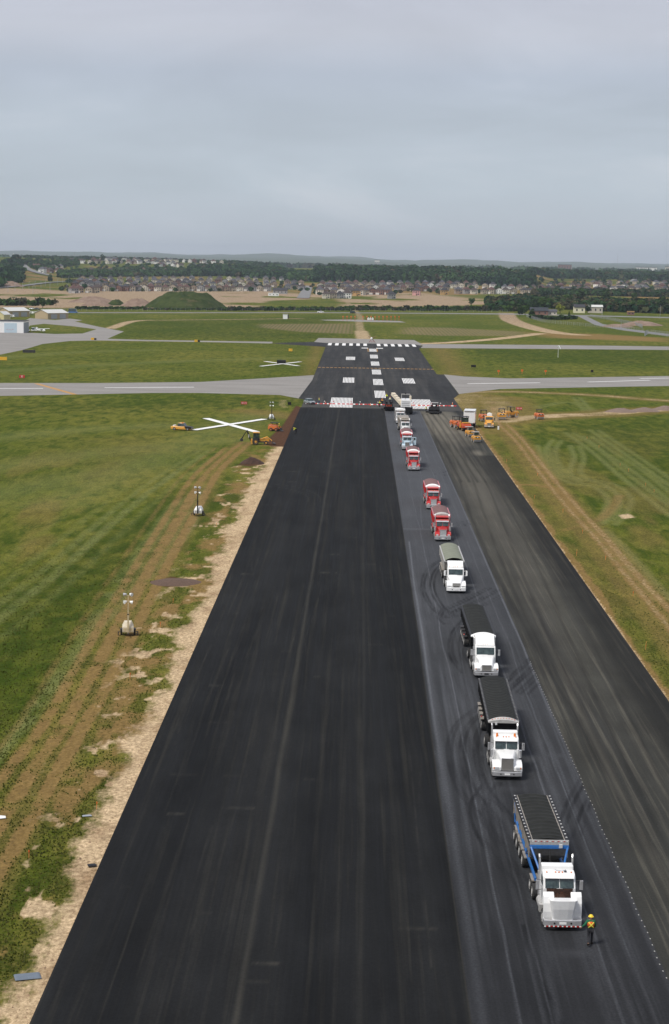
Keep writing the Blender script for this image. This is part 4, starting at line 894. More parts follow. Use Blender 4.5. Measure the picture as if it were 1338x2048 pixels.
# dump trucks
def dump(name, label, x, y, rz, cab_paint, body, tarpm, capm, L, open_load=None, door=False, Y0=5.2):
    t = truck(name, label, x, y, rz)
    tractor(t, cab_paint, L-.6, roof='flat', hood='square', axles=(L-3.6, L-2.2), cabr=3.55, visor=True, fr=5, stacks=True, bed=False, grille_m=LENS if cab_paint == RED else GRILL)
    duals(t, L-5.2, .46) if L > 10.5 else None
    tub(t, Y0, L, 3.35, 1.35, 1.27, 1.2, body, body, .3, .3, 7, name='dump_body')
    M = MB(); M.hexa([(-1.27, Y0-1.0, 3.10), (1.27, Y0-1.0, 3.10), (1.27, Y0, 3.10), (-1.27, Y0, 3.10), (-1.25, Y0-1.0, 3.18), (1.25, Y0-1.0, 3.18), (1.25, Y0, 3.34), (-1.25, Y0, 3.34)]); M.build('cab_shield', body, t, .02)
    if open_load:
        tarp(t, Y0+.1, L-.1, 3.05, 1.2, .26, LOAD, .4, name='asphalt_load', amp=.05)
    else: tarp(t, Y0+.05, L+.05, 3.36, 1.26, .40, tarpm, .7, amp=.02)
    cap_front(t, Y0+.08, 3.36, 1.28, .42, capm)
    fenders(t, (L-3.6, L-2.2), body)
    if door:
        d = MB().box(0, .95, -.03, .03, 1.0, 2.75); do = d.build('open_door', cab_paint, t, .01, loc=(1.06, 2.35, 0), rot=(0, 0, radians(-8)))
        MB().box(.18, .82, -.045, .045, 2.08, 2.6).build('door_window', GLASS, do)
    return t
dump('dump_truck', 'red truck with maroon tarp and silver grille directly behind the grey green tarp truck', 13.3, 272.4, radians(.1), RED, RED, TARPM, ALU, 13.8, Y0=5.0)
dump('dump_truck', 'red truck with maroon tarp and bright white cap, half hidden behind another red truck', 12.75+.6, 308.5, radians(.2), RED, RED, TARPM, CLEANW, 13.8, Y0=5.3)
dump('dump_truck', 'red truck with maroon tarp standing behind the gap, farthest truck with a red cab', 11.75, 367, radians(.0), RED, RED, TARPM, SIGNW, 14.2, Y0=6.4)
dump('dump_truck', 'pale blue cab truck with red body, maroon tarp and its door standing open', 11.5, 408.5, radians(.0), LBLUE, RED, TARPM, SIGNW, 14.6, door=True)
dump('dump_truck', 'white dusty truck with an uncovered dark load, two trucks from the paving machines', 12.1, 446.4, radians(1.4), WHITE, ALUD, None, ALUD, 17.5, open_load=True, Y0=6.2)
dump('dump_truck', 'white truck backed up to the paving machines at the head of the queue', 11.5, 476.0, radians(0), WHITE, ALU, None, SIGNW, 12.2, open_load=True)

# ------------------------------------------------------------------ people
def skin_mesh(name, mats, verts, edges, radii, root=0, parent=None, sub=1):
    bm = bmesh.new(); ly = bm.verts.layers.skin.verify(); bv = [bm.verts.new(v) for v in verts]
    for a, b_ in edges: bm.edges.new((bv[a], bv[b_]))
    for i, r in enumerate(radii): bv[i][ly].radius = r if isinstance(r, tuple) else (r, r); bv[i][ly].use_root = (i == root)
    me = bpy.data.meshes.new(name); bm.to_mesh(me); bm.free(); me.materials.append(mats); o = link(name, me, parent)
    s = o.modifiers.new('skin', 'SKIN'); s.use_smooth_shade = True
    if sub: b_ = o.modifiers.new('subdivision', 'SUBSURF'); b_.levels = sub; b_.render_levels = sub
    return o
def person(label, loc, rz, coat, vest, trou, hat, pose='stand', group='paving crew on the runway', fingers=False, lean=0.):
    t = tag(empty('person', loc, rz), label, 'person', group)
    # joints: facing -y is 'front'
    J = dict(pel=(0, 0, .95), sp=(0, .01, 1.15), ch=(0, 0, 1.36), nk=(0, .0, 1.50), hd=(0, -.01, 1.62),
             lsh=(-.19, 0, 1.43), rsh=(.19, 0, 1.43), lel=(-.27, .03, 1.15), rel=(.27, .03, 1.15), lwr=(-.28, -.08, .92), rwr=(.28, -.08, .92),
             lhp=(-.10, 0, .92), rhp=(.10, 0, .92), lkn=(-.11, -.02, .50), rkn=(.11, -.02, .50), lan=(-.12, .03, .09), ran=(.12, .03, .09), lto=(-.13, -.14, .04), rto=(.13, -.14, .04))
    if pose == 'walk':
        J.update(lkn=(-.10, -.14, .51), lan=(-.10, -.20, .10), lto=(-.11, -.38, .05), rkn=(.12, .04, .50), ran=(.15, .36, .22), rto=(.16, .26, .06), rel=(.36, .06, 1.18), rwr=(.50, -.10, 1.02), lel=(-.27, -.05, 1.14), lwr=(-.22, -.22, .98))
    if pose == 'bend':
        J.update(sp=(0, -.12, 1.08), ch=(0, -.34, 1.16), nk=(0, -.46, 1.20), hd=(0, -.56, 1.22), lsh=(-.19, -.38, 1.18), rsh=(.19, -.38, 1.18), lel=(-.22, -.50, .92), rel=(.22, -.50, .92), lwr=(-.12, -.60, .70), rwr=(.12, -.62, .74))
    if pose == 'reach':
        J.update(lel=(-.30, -.18, 1.22), rel=(.28, -.2, 1.22), lwr=(-.24, -.42, 1.15), rwr=(.2, -.44, 1.18))
    K = list(J); V = [J[k] for k in K]; ix = {k: i for i, k in enumerate(K)}
    def hand(wr, el, s):
        a = Vector(J[wr]); d = (a-Vector(J[el])).normalized(); k0 = len(V); V.append(tuple(a+d*.08)); E_.append((ix[wr], k0)); R_.append((.038, .02))
        sd = d.cross(Vector((0, 1, 0))); sd = sd.normalized() if sd.length > .1 else Vector((1, 0, 0))
        if fingers:
            for q in range(4):
                b0 = a+d*.10+sd*(.024*(q-1.5)); ln = (.07, .08, .075, .055)[q]; k = len(V)
                V.extend([tuple(b0), tuple(b0+d*ln*.5+Vector((0, -.012, 0))), tuple(b0+d*ln*.9+Vector((0, -.035, 0)))]); E_.extend([(k0, k), (k, k+1), (k+1, k+2)]); R_.extend([.011, .010, .008])
            k = len(V); V.extend([tuple(a+d*.05+sd*s*.045), tuple(a+d*.085+sd*s*.07)]); E_.extend([(k0, k), (k, k+1)]); R_.extend([.012, .010])
    rad = dict(pel=.15, sp=.135, ch=.165, nk=.06, hd=.09, lsh=.075, rsh=.075, lel=.047, rel=.047, lwr=.034, rwr=.034, lhp=.10, rhp=.10, lkn=.065, rkn=.065, lan=.045, ran=.045, lto=.04, rto=.04)
    R_ = [rad[k] for k in K]
    E_ = [(ix[a], ix[b_]) for a, b_ in (('pel', 'sp'), ('sp', 'ch'), ('ch', 'nk'), ('nk', 'hd'), ('ch', 'lsh'), ('ch', 'rsh'), ('lsh', 'lel'), ('rsh', 'rel'), ('lel', 'lwr'), ('rel', 'rwr'), ('pel', 'lhp'), ('pel', 'rhp'), ('lhp', 'lkn'), ('rhp', 'rkn'), ('lkn', 'lan'), ('rkn', 'ran'), ('lan', 'lto'), ('ran', 'rto'))]
    hand('lwr', 'lel', 1); hand('rwr', 'rel', -1)
    hx = Vector(J['hd']); k = len(V); V.append(tuple(hx+(hx-Vector(J['nk'])).normalized()*.09)); E_.append((ix['hd'], k)); R_.append(.085)
    body = skin_mesh('body', SKIN, V, E_, R_, 0, t)
    def garment(name, mat, keys, edges, infl, scale=None):
        vv = [J[k_] for k_ in keys]; ee = [(keys.index(a), keys.index(b_)) for a, b_ in edges]; rr = [rad[k_]+infl for k_ in keys]
        if scale: rr = [r*scale.get(k_, 1) for r, k_ in zip(rr, keys)]
        return skin_mesh(name, mat, vv, ee, rr, 0, t)
    mid = lambda a, b_, f: tuple(Vector(J[a]).lerp(Vector(J[b_]), f))
    J['lcf'] = mid('lel', 'lwr', .88); J['rcf'] = mid('rel', 'rwr', .88); rad['lcf'] = rad['rcf'] = .038
    J['lcu'] = mid('lkn', 'lan', 1.0); J['rcu'] = mid('rkn', 'ran', 1.0); rad['lcu'] = rad['rcu'] = .055
    J['hem'] = mid('pel', 'sp', -.25); rad['hem'] = .155; J['nkb'] = mid('ch', 'nk', .7); rad['nkb'] = .075
    garment('jacket', coat, ['hem', 'sp', 'ch', 'nkb', 'lsh', 'rsh', 'lel', 'rel', 'lcf', 'rcf'], [('hem', 'sp'), ('sp', 'ch'), ('ch', 'nkb'), ('ch', 'lsh'), ('ch', 'rsh'), ('lsh', 'lel'), ('rsh', 'rel'), ('lel', 'lcf'), ('rel', 'rcf')], .022)
    garment('trousers', trou, ['pel', 'lhp', 'rhp', 'lkn', 'rkn', 'lcu', 'rcu'], [('pel', 'lhp'), ('pel', 'rhp'), ('lhp', 'lkn'), ('rhp', 'rkn'), ('lkn', 'lcu'), ('rkn', 'rcu')], .018)
    for a, b_ in (('lan', 'lto'), ('ran', 'rto')):
        A, B = Vector(J[a]), Vector(J[b_]); skin_mesh('boot', BOOT, [tuple(A+Vector((0, .05, -.02))), tuple(A), tuple(B+Vector((0, -.02, 0)))], [(0, 1), (1, 2)], [.066, .075, .062], 1, t)
    if vest:
        v0, v1 = Vector(J['sp']), Vector(J['ch']); lo = v0.lerp(v1, .0)+Vector((0, 0, -.04)); hi = v1.lerp(Vector(J['nk']), .35); M = MB(); n = 16
        ring = lambda c_, rx, ry: [c_+Vector((rx*cos(2*pi*i/n), ry*sin(2*pi*i/n), 0)) for i in range(n)]
        M.loft([ring(lo, .205, .185), ring(v0.lerp(v1, .5), .21, .19), ring(v1, .215, .195), ring(hi, .15, .13)]); vo = M.build('vest', vest, t, smooth=True)
        if pose == 'walk':
            for a, b_ in (((-.15, -.05), (.15, .30)), ((.15, -.05), (-.15, .30))):
                M = MB(); P0 = lo+Vector((a[0], 0, a[1]+.03)); P1 = lo+Vector((b_[0], 0, b_[1]+.0)); seg = 8
                pts = []
                for q in range(seg+1):
                    p = P0.lerp(P1, q/seg); yy_ = .20*sqrt(max(0, 1-(p.x/.23)**2))+.004; pts.append(Vector((p.x, yy_+lo.y, p.z)))
                dirn = (P1-P0).normalized(); nrm = dirn.cross(Vector((0, 1, 0)))*.026
                M.loft([[p-nrm, p+nrm, p+nrm+Vector((0, .012, 0)), p-nrm+Vector((0, .012, 0))] for p in pts]); M.build('reflective_stripe', TAPE, vo)
        else: 
            M = MB(); c_ = v0.lerp(v1, .4); M.loft([ring(c_, .217, .197), ring(c_+Vector((0, 0, .05)), .219, .199)]); M.build('reflective_stripe', TAPE, vo)
    h = hx+(hx-Vector(J['nk'])).normalized()*.055
    M = MB(); n = 14; ax = (hx-Vector(J['nk'])).normalized()
    M.ball(h, .135, n, 8, sz=.95, z0=0.); M.cyl(h-Vector((0, 0, .004)), h+Vector((0, 0, .016)), .165, .15, n=n); M.build('hard_hat', hat, t, smooth=True)
    if fingers or True:
        f = hx+Vector((0, -.085, .02)); M = MB(); M.ball(f+Vector((0, -.012, -.005)), .016, 6, 4); M.box(f.x-.03, f.x+.03, f.y-.008, f.y+.01, f.z-.055, f.z-.042); 
        for s in (-1, 1): M.ball(f+Vector((s*.03, 0, .03)), .012, 6, 4); M.ball(hx+Vector((s*.09, 0, .01)), .02, 6, 4)
        M.build('face', SKIN, t)
    return t
person('person in green jacket and orange vest with yellow X, walking beside the open hood', (14.85, 108.0, .024), radians(180), GREEN, HIOR, TROU, HATY, 'walk', fingers=True).scale = (1.08, 1.08, 1.08)
# the figure above is built facing -y, turned to walk away from the camera
for lab, px, z, coat, vest, hat, pose, rz in (
    ('person in yellow high visibility vest standing beside the silver car', (638, 808), .03, DENIM, HIVIS, HATY, 'stand', 20),
    ('person bending over with a shovel at the edge of the new asphalt', (592, 866), .09, HIVIS, HIVIS, HATY, 'bend', -60),
    ('person in yellow leaning at the left end of the paver', (759, 814), .03, HIVIS, HIVIS, HATO, 'reach', 60),
    ('person in orange standing at the paver beside the barrier row', (764, 809), .03, HIOR, HIVIS, HATO, 'reach', 40),
    ('person in yellow vest riding on the paver deck', (773, 800), 1.6, HIVIS, HIVIS, HATY, 'reach', 0),
    ('person in yellow vest and jeans walking right of the white truck by the paving machines', (821, 829), .03, HIVIS, HIVIS, HATO, 'stand', 200),
    ('person in bright yellow beside the idle black paver', (852, 825), .03, HIVIS, HIVIS, HATO, 'stand', 80),
    ('person in white shirt standing on the paver platform behind the screed', (780, 806), 1.0, SIGNW, HIVIS, HATO, 'stand', -20),
    ('person in yellow vest standing beside the orange skid steer', (558, 861), .02, HIVIS, HIVIS, HATY, 'stand', 90)):
    g = G(px[0], px[1], z); person(lab, (g.x, g.y, z), radians(rz), coat, vest, TROU if coat != DENIM else DENIM, hat, pose)

# ------------------------------------------------------------------ light towers
def light_tower(label, p, body, mast, rz=0, sc=1.):
    t = tag(empty('light_tower', p, rz), label, 'light tower', 'portable light towers on the grass')
    b_ = MB(); b_.loft([[(-.62, -.75, .45), (.62, -.75, .45), (.62, .85, .45), (-.62, .85, .45)], [(-.62, -.75, 1.0), (.62, -.75, 1.0), (.62, .85, 1.0), (-.62, .85, 1.0)], [(-.34, -.45, 1.55), (.34, -.45, 1.55), (.40, .75, 1.5), (-.40, .75, 1.5)]])
    bo = b_.build('generator_housing', body, t, .04)
    for s in (-1, 1): MB().hexa([(s*.36-.17, -.765, .55), (s*.36+.17, -.765, .55), (s*.36+.17, -.74, .55), (s*.36-.17, -.74, .55), (s*.34-.15, -.765, .90), (s*.34+.15, -.765, .90), (s*.34+.15, -.74, .90), (s*.34-.15, -.74, .90)]).build('access_panel', mast if mast != BLACK else ALU, bo)
    m = MB(); m.box(-.09, .09, -.95, -.77, .4, 2.5); m.box(-.065, .065, -.93, -.80, 2.5, 3.7); m.box(-.04, .04, -.91, -.82, 3.7, 4.6)
    for z in np.arange(.8, 3.6, .4): m.box(-.10, .10, -.96, -.93, z, z+.05)
    m.build('mast', mast, t)
    MB().box(-.11, .11, -.98, -.75, 2.45, 2.55).build('mast_collar', BLACK, t)
    cb_ = MB(); cb_.box(-.42, .42, -.90, -.85, 4.55, 4.61); cb_.box(-.38, .38, -.90, -.85, 3.98, 4.03); cb_.build('lamp_bar', mast, t)
    for s, z, d in ((-1, 4.72, .2), (1, 4.75, -.45), (-1, 3.92, -.3), (1, 3.88, -.1)):
        a = Vector((s*.2, -.87, z)); dv = Vector((s*.45, d, -.1)).normalized()
        MB().cyl(a-dv*.04, a+dv*.30, .08, .21, n=14).build('floodlight', CHROME if (s < 0 and z > 4.5) else SIGNW, t, smooth=False)
    o = MB(); o.box(-1.1, -.62, -.2, -.1, .35, .43); o.box(.62, 1.1, -.2, -.1, .35, .43); o.box(-1.12, -1.02, -.22, -.08, .02, .45); o.box(1.02, 1.12, -.22, -.08, .02, .45); o.build('outrigger', DARK, t)
    MB().box(-.05, .05, -1.9, -.75, .42, .5).build('drawbar', DARK, t)
    for s in (-1, 1): wheel(t, s*.72, .15, .33, .2); MB().prism([(-.3, .55), (-.2, .72), (.5, .72), (.6, .55)], *sorted((s*.62, s*.86))).build('fender', BLACK, t)
    return t
CRM = material('cream_paint', (.62, .50, .30), .5, dirt_or_glint=DUST, dirt_or_glint_amt=.4)
CRP = material('pale_cream_housing', (.68, .60, .46), .5, dirt_or_glint=DUST, dirt_or_glint_amt=.4)
light_tower('cream portable light tower with four lamps, nearest tower, standing on the worn grass track', G(256, 1270), CRP, CRM, radians(8))
light_tower('white portable light tower with black mast, alone on grass before the yellow backhoe', G(397, 1031), CLEANW, BLACK, radians(-5))
light_tower('white portable light tower behind the skid steer near the runway corner', G(543, 840), CLEANW, BLACK, radians(5))
# ------------------------------------------------------------------ closed-runway crosses
def cross(label, a, b_, c_, d_, w_, cond=None):
    t = tag(empty('closed_runway_cross', ((a+b_)/2)), label, 'runway cross', 'white crosses laid on the grass'); o = t.location.copy()
    for i, (p, q) in enumerate(((a, b_), (c_, d_))):
        M = MB(); d = (q-p).normalized(); nv = Vector((-d.y, d.x, 0))*w_/2; n = 16; v = []; z0 = .10+.06*i
        for k in range(n+1):
            r = p.lerp(q, k/n)-o; wob = .15*sin(k*2.1+i); v += [r-nv*(1+wob*.3)+Vector((0, 0, z0)), r+nv*(1+wob*.3)+Vector((0, 0, z0))]
        M.add(v, [(2*k, 2*k+1, 2*k+3, 2*k+2) for k in range(n)])
        ob = M.build('fabric_strip', MARKW, t); sm_ = ob.modifiers.new('thickness', 'SOLIDIFY'); sm_.thickness = .05
    return t
cross('large white fabric cross on the grass between the orange pickup and the backhoe', G(412, 837), G(512, 864), G(388, 861), G(529, 839), 1.9)
t = cross('small white fabric cross with a dark box at its centre beyond the pale taxiway', G(530, 723), G(597, 732), G(522, 733), G(601, 724), 1.6)
MB().box(-1.8, 1.8, -1.2, 1.2, .2, 1.5).build('centre_box', BLACK, t, .05)
g = G(0, 1637); M = MB(); M.add([(-1.6, -.9, .06), (.45, -.1, .10), (.35, .3, .12), (-1.6, .9, .06)], [(0, 1, 2, 3)]); o = M.build('fabric_sheet', MARKW, loc=(g.x, g.y, 0)); o.modifiers.new('t', 'SOLIDIFY').thickness = .04
tag(o, 'white corner of fabric sheet lying on the grass at the left edge', 'fabric sheet')
for px, col_, lab, sx_, sy_ in (((55, 1955), material('blue_grey_tarp_sheet', (.13, .16, .2), .6), 'blue grey sheet lying on the sandy shoulder nearest the camera', .75, .45), ((174, 1633), SILVER, 'small pale plate lying on sand beside the orange stake', .35, .15), ((184, 1732), BLACK, 'black rubber scrap lying on the sandy shoulder', .3, .25)):
    g = G(*px); M = MB(); M.box(-sx_, sx_, -sy_, sy_, 0, .05, tx=.1, ty=.05); tag(M.build('debris_sheet', col_, loc=(g.x, g.y, .06), rot=(0, 0, .3)), lab, 'debris')
# soil heaps
g = G(503, 928); tag(heap('soil_heap', (g.x, g.y+1.2, 0), 2.6, 2.2, 1.25, SOILM, 1, 1.3, kind=None), 'small dark soil heap beside the sandy shoulder', 'soil heap', 'soil heaps')
g = G(345, 1172); tag(heap('soil_heap', (g.x, g.y+3, 0), 3.6, 3.2, .28, material('dull_soil', (.105, .062, .040), .95, var=.35, bump=.8), 4, 1.2, kind=None), 'low spread patch of brown soil between the light towers', 'soil heap', 'soil heaps')
for i, (px, py) in enumerate(((1243, 825), (1290, 824), (1334, 821))):
    g = G(px, py); tag(heap('gravel_heap', (g.x, g.y+2, 0), 4.8, 2.6, 1.2, material('reddish_gravel_%s' % 'abc'[i], (.20, .145, .115), .95, var=.3, bump=.8), 5+i, 1.2, kind=None), ('reddish gravel heap, leftmost of three beside the gravel track', 'reddish gravel heap, middle of three beside the gravel track', 'reddish gravel heap at the right edge beside the gravel track')[i], 'gravel heap', 'gravel heaps by the track')
# tufts on the grass and clods on the stripped shoulder, near part only
def ground_value(a, x, y):
    r = np.clip(np.searchsorted(rows, y), 0, len(rows)-1); c_ = np.clip(np.searchsorted(cols, x/y), 0, len(cols)-1); return a[r, c_]
tuftm, t, b, co = newmat('grass_tuft_blades', 1., .05)
c = mixc(t, mapr(t, noise(t, co, .9, 5, .7), .35, .65), (.045, .062, .008), (.15, .15, .045)); t.links.new(c, b.inputs['Base Color'])
rg = np.random.RandomState(8); n = 60000; u = rg.rand(n); y = 84+190*u**1.3; side = rg.rand(n) < .7; x = np.where(side, -17-rg.rand(n)**1.2*.235*y*.62-0*y, 31.5+rg.rand(n)*(.22*y-31.5).clip(0, None)); k = (np.abs(x) < .235*y)
x, y = x[k], y[k]; bv = ground_value(bare, x, y); wv_ = ground_value(wear, x, y); sv_ = ground_value(soil, x, y); k = (rg.rand(len(x)) < np.clip((270-y)/120, 0, 1)) & (bv < .25) & (wv_ < .35+.5*rg.rand(len(x))) & (sv_ < .2); x, y = x[k], y[k]; n = len(x)
s_ = rg.uniform(.035, .085, n)*(.6+fbm(x/3, y/3)); V = []; th = rg.rand(n)*pi
for q in range(3):
    a_ = th+q*pi/3; dx = np.cos(a_)*s_; dy = np.sin(a_)*s_; lx = rg.uniform(-.6, .6, n)*s_; ly = rg.uniform(-.6, .6, n)*s_
    V.append(np.stack([np.stack([x-dx, y-dy, 0*x-.02], -1), np.stack([x+dx, y+dy, 0*x-.02], -1), np.stack([x+lx, y+ly, s_*1.3], -1)], 1))
V = np.concatenate(V).reshape(-1, 3); me = bpy.data.meshes.new('grass_tufts'); m3 = len(V); me.vertices.add(m3); me.vertices.foreach_set('co', V.astype(np.float32).ravel()); me.loops.add(m3); me.loops.foreach_set('vertex_index', np.arange(m3, dtype=np.int32)); me.polygons.add(m3//3); me.polygons.foreach_set('loop_start', np.arange(0, m3, 3, dtype=np.int32)); me.polygons.foreach_set('loop_total', np.full(m3//3, 3, dtype=np.int32)); me.update(calc_edges=True); me.materials.append(tuftm)
tag(link('grass_tufts', me), 'short tufts of grass and weeds beside the new asphalt', 'grass', None, 'stuff')
M = MB(); rc = random.Random(4)
for k in range(3000):
    y = 86+rc.random()**1.5*240; x = -17.-rc.random()**1.3*8
    if float(ground_value(bare, np.array([x]), np.array([y]))[0]) < .3: continue
    s_ = rc.uniform(.02, .075)*(2. if rc.random() < .05 else 1); a_ = rc.random()*3; p = [(x+s_*cos(a_+i*pi/2)*rc.uniform(.7, 1.3), y+s_*sin(a_+i*pi/2)*rc.uniform(.7, 1.3)) for i in range(4)]
    M.add([(u_, v_, -.02) for u_, v_ in p]+[(x, y, s_*.9)], [(0, 1, 4), (1, 2, 4), (2, 3, 4), (3, 0, 4)])
tag(M.build('soil_clods', material('dry_clods', (.33, .23, .14), .95, var=.5, scale=.8)), 'small clods and stones on the stripped sandy shoulder', 'clods', None, 'stuff')
# survey stakes
st = [(193, 1618, 'beside the pale plate on sand'), (58, 1716, 'on dark grass at lower left'), (346, 1206, 'below the brown soil patch'), (321, 1254, 'right of the nearest light tower'), (260, 1357, 'on the green patch below the nearest light tower'), (433, 1053, 'right of the second light tower'), (1013, 924, 'by the right pavement edge near the gold rollers'),
      (1075, 952, 'in the grass right of the track junction'), (1069, 997, 'in the grass left of the sand spot track'), (1126, 1025, 'on the worn twin track'), (1165, 1067, 'left of the twin track'), (1153, 1112, 'large, by the right pavement edge'), (1211, 1120, 'on grass left of the twin track'), (1266, 1192, 'by the dark grass patch'), (1291, 1300, 'large, by the lower right pavement edge'),
      (1174, 878, 'in the far right field'), (1198, 896, 'in the right field by pale streaks'), (1240, 932, 'in the right field, lower'), (1257, 943, 'in the right field, central'), (1291, 972, 'in the right field near the sand spot'), (1308, 985, 'at the right of the field')]
SCARF = None
for i, (px, py, wh) in enumerate(st):
    g = G(px, py); big = 'large' in wh; t = MB().box(-.018, .018, -.015, .015, 0, .6 if not big else 1.0); o = t.build('survey_stake', WOODP, loc=(g.x, g.y, 0), rot=(.05*sin(i), .06*cos(i*2), i))
    MB().box(-.035, .035, -.03, .03, .42, .55).build('flag_tape', HIOR, o); tag(o, 'orange survey stake '+wh, 'survey stake', 'survey stakes in the grass')
# ------------------------------------------------------------------ machines
def rops(t, x0, x1, y0, y1, z0, z1, mat, roof=True, name='rollover_frame'):
    M = MB()
    for x in (x0, x1):
        for y in (y0, y1): M.box(x-.05, x+.05, y-.05, y+.05, z0, z1)
    if roof: M.box(x0-.15, x1+.15, y0-.2, y1+.2, z1, z1+.10)
    else:
        for y in (y0, y1): M.box(x0, x1, y-.05, y+.05, z1, z1+.1)
    return M.build(name, mat, t)
def drum(t, y, r, w_, name='drum'):
    M = MB(); n = 28; M.loft([[(x, rr*cos(2*pi*i/n), rr*sin(2*pi*i/n)) for i in range(n)] for x, rr in ((-w_/2, r*.8), (-w_/2, r), (w_/2, r), (w_/2, r*.8))]); return M.build(name, ALU, t, loc=(0, y, r))
MG = 'paving machines parked around the runway'
def steel_roller(label, p, rz, paint, cabglass=False, sc=1., light=False):
    t = tag(empty('road_roller', p, rz), label, 'roller', MG); t.scale = (sc,)*3
    drum(t, -1.55, .65, 1.95); drum(t, 1.55, .65, 1.95)
    for y, s in ((-1.55, -1), (1.55, 1)):
        M = MB(); M.box(-1.05, -.98, y-.25, y+.25, .5, 1.25); M.box(.98, 1.05, y-.25, y+.25, .5, 1.25); M.box(-1.05, 1.05, y-.85, y-.70, .9, 1.3); M.box(-1.05, 1.05, y+.70, y+.85, .9, 1.3); M.box(-1.05, -.9, y-.85, y+.85, 1.2, 1.35); M.box(.9, 1.05, y-.85, y+.85, 1.2, 1.35); M.build('drum_yoke', paint, t, .02)
    MB().box(-.95, .95, -2.45, -.55, 1.36, 1.85, tx=.08, ty=.12).build('hood', paint, t, .05)
    MB().box(-.95, .95, .55, 2.4, 1.36, 1.75, tx=.08, ty=.12).build('tank', paint, t, .05)
    MB().box(-.8, .8, -.6, .6, .75, 1.40).build('centre_frame', paint, t, .03)
    MB().box(-.55, .55, -2.47, -2.44, 1.42, 1.72).build('grille', BLACK, t); MB().box(-.22, .22, -2.49, -2.465, 1.45, 1.62).build('number_plate', SIGNW, t)
    MB().box(-.30, .30, .1, .5, 1.4, 2.0, tx=.03, ty=.06).build('seat', BLACK, t, .04); rops(t, -.72, .72, -.45, .75, 1.3, 2.85, ALU if light else BLACK)
    if cabglass: MB().box(-.7, .7, -.46, -.44, 1.9, 2.8).build('cab_window', GLASS, t)
    for s in (-1, 1): MB().box(s*.8-.1, s*.8+.1, -2.48, -2.44, 1.5, 1.66).build('headlight', LENS, t)
    return t
def tyre_roller(label, p, rz, paint, trim, open_door=False):
    t = tag(empty('pneumatic_roller', p, rz), label, 'roller', MG); t.scale = (1.15,)*3
    M = MB(); M.loft([[(-.95, -2.4, .75), (.95, -2.4, .75), (.95, 2.3, .75), (-.95, 2.3, .75)], [(-1.0, -2.35, 1.25), (1.0, -2.35, 1.25), (1.0, 2.3, 1.25), (-1.0, 2.3, 1.25)], [(-.9, -2.1, 1.75), (.9, -2.1, 1.75), (.9, 2.1, 1.7), (-.9, 2.1, 1.7)]]); M.build('body', paint, t, .04)
    for x in (-.78, -.26, .26, .78): wheel(t, x, -1.6, .42, .28, trim)
    for x in (-1.0, -.5, 0, .5, 1.0): wheel(t, x, 1.6, .42, .28, trim)
    MB().box(-.8, .8, -2.2, -1.0, 1.76, 1.92).build('hood_panel', trim, t, .03); MB().box(-.45, .45, -2.43, -2.38, .98, 1.12).build('bumper_strip', SIGNW, t)
    MB().box(-.3, .3, .2, .6, 1.7, 2.2).build('seat', BLACK, t, .03); rops(t, -.75, .75, -.6, .9, 1.7, 3.0, BLACK); glass_quad('cab_window', t, [(-.7, -.62, 1.85), (.7, -.62, 1.85), (.7, -.60, 2.9), (-.7, -.60, 2.9)])
    if open_door: MB().box(-1.35, -.95, -1.1, -1.04, .7, 2.0).build('open_panel', trim, t, .02)
    return t
gp = lambda x, y: G(x, y)
tyre_roller('red orange roller with black canopy and yellow side panel, left of the white box trailer', G(928, 861), radians(12), DORANGE, YEL, True)
steel_roller('orange roller with black canopy behind and left of the red orange pneumatic roller', G(912, 855), radians(15), ORANGE, sc=1.0)
steel_roller('small gold roller on the pavement, nearest to the camera of all the rollers', G(952, 884), radians(6), YEL, sc=.82, cabglass=True, light=True)
steel_roller('small gold roller just behind the nearest roller, beside the pavement edge', G(940, 873), radians(10), YEL, sc=.82, cabglass=True, light=True)
steel_roller('orange roller with black canopy posts behind the yellow service truck', G(967, 842), radians(5), ORANGE)
steel_roller('yellow roller facing the camera with a white plate, right of the service truck', G(1003, 839), radians(0), YEL)
steel_roller('yellow roller with a flat black canopy standing behind the yellow roller with white plate', G(1020, 835), radians(-50), YEL)
steel_roller('orange roller standing alone beside the gravel track right of all the machines', G(1078, 838), radians(8), ORANGE, sc=.9)
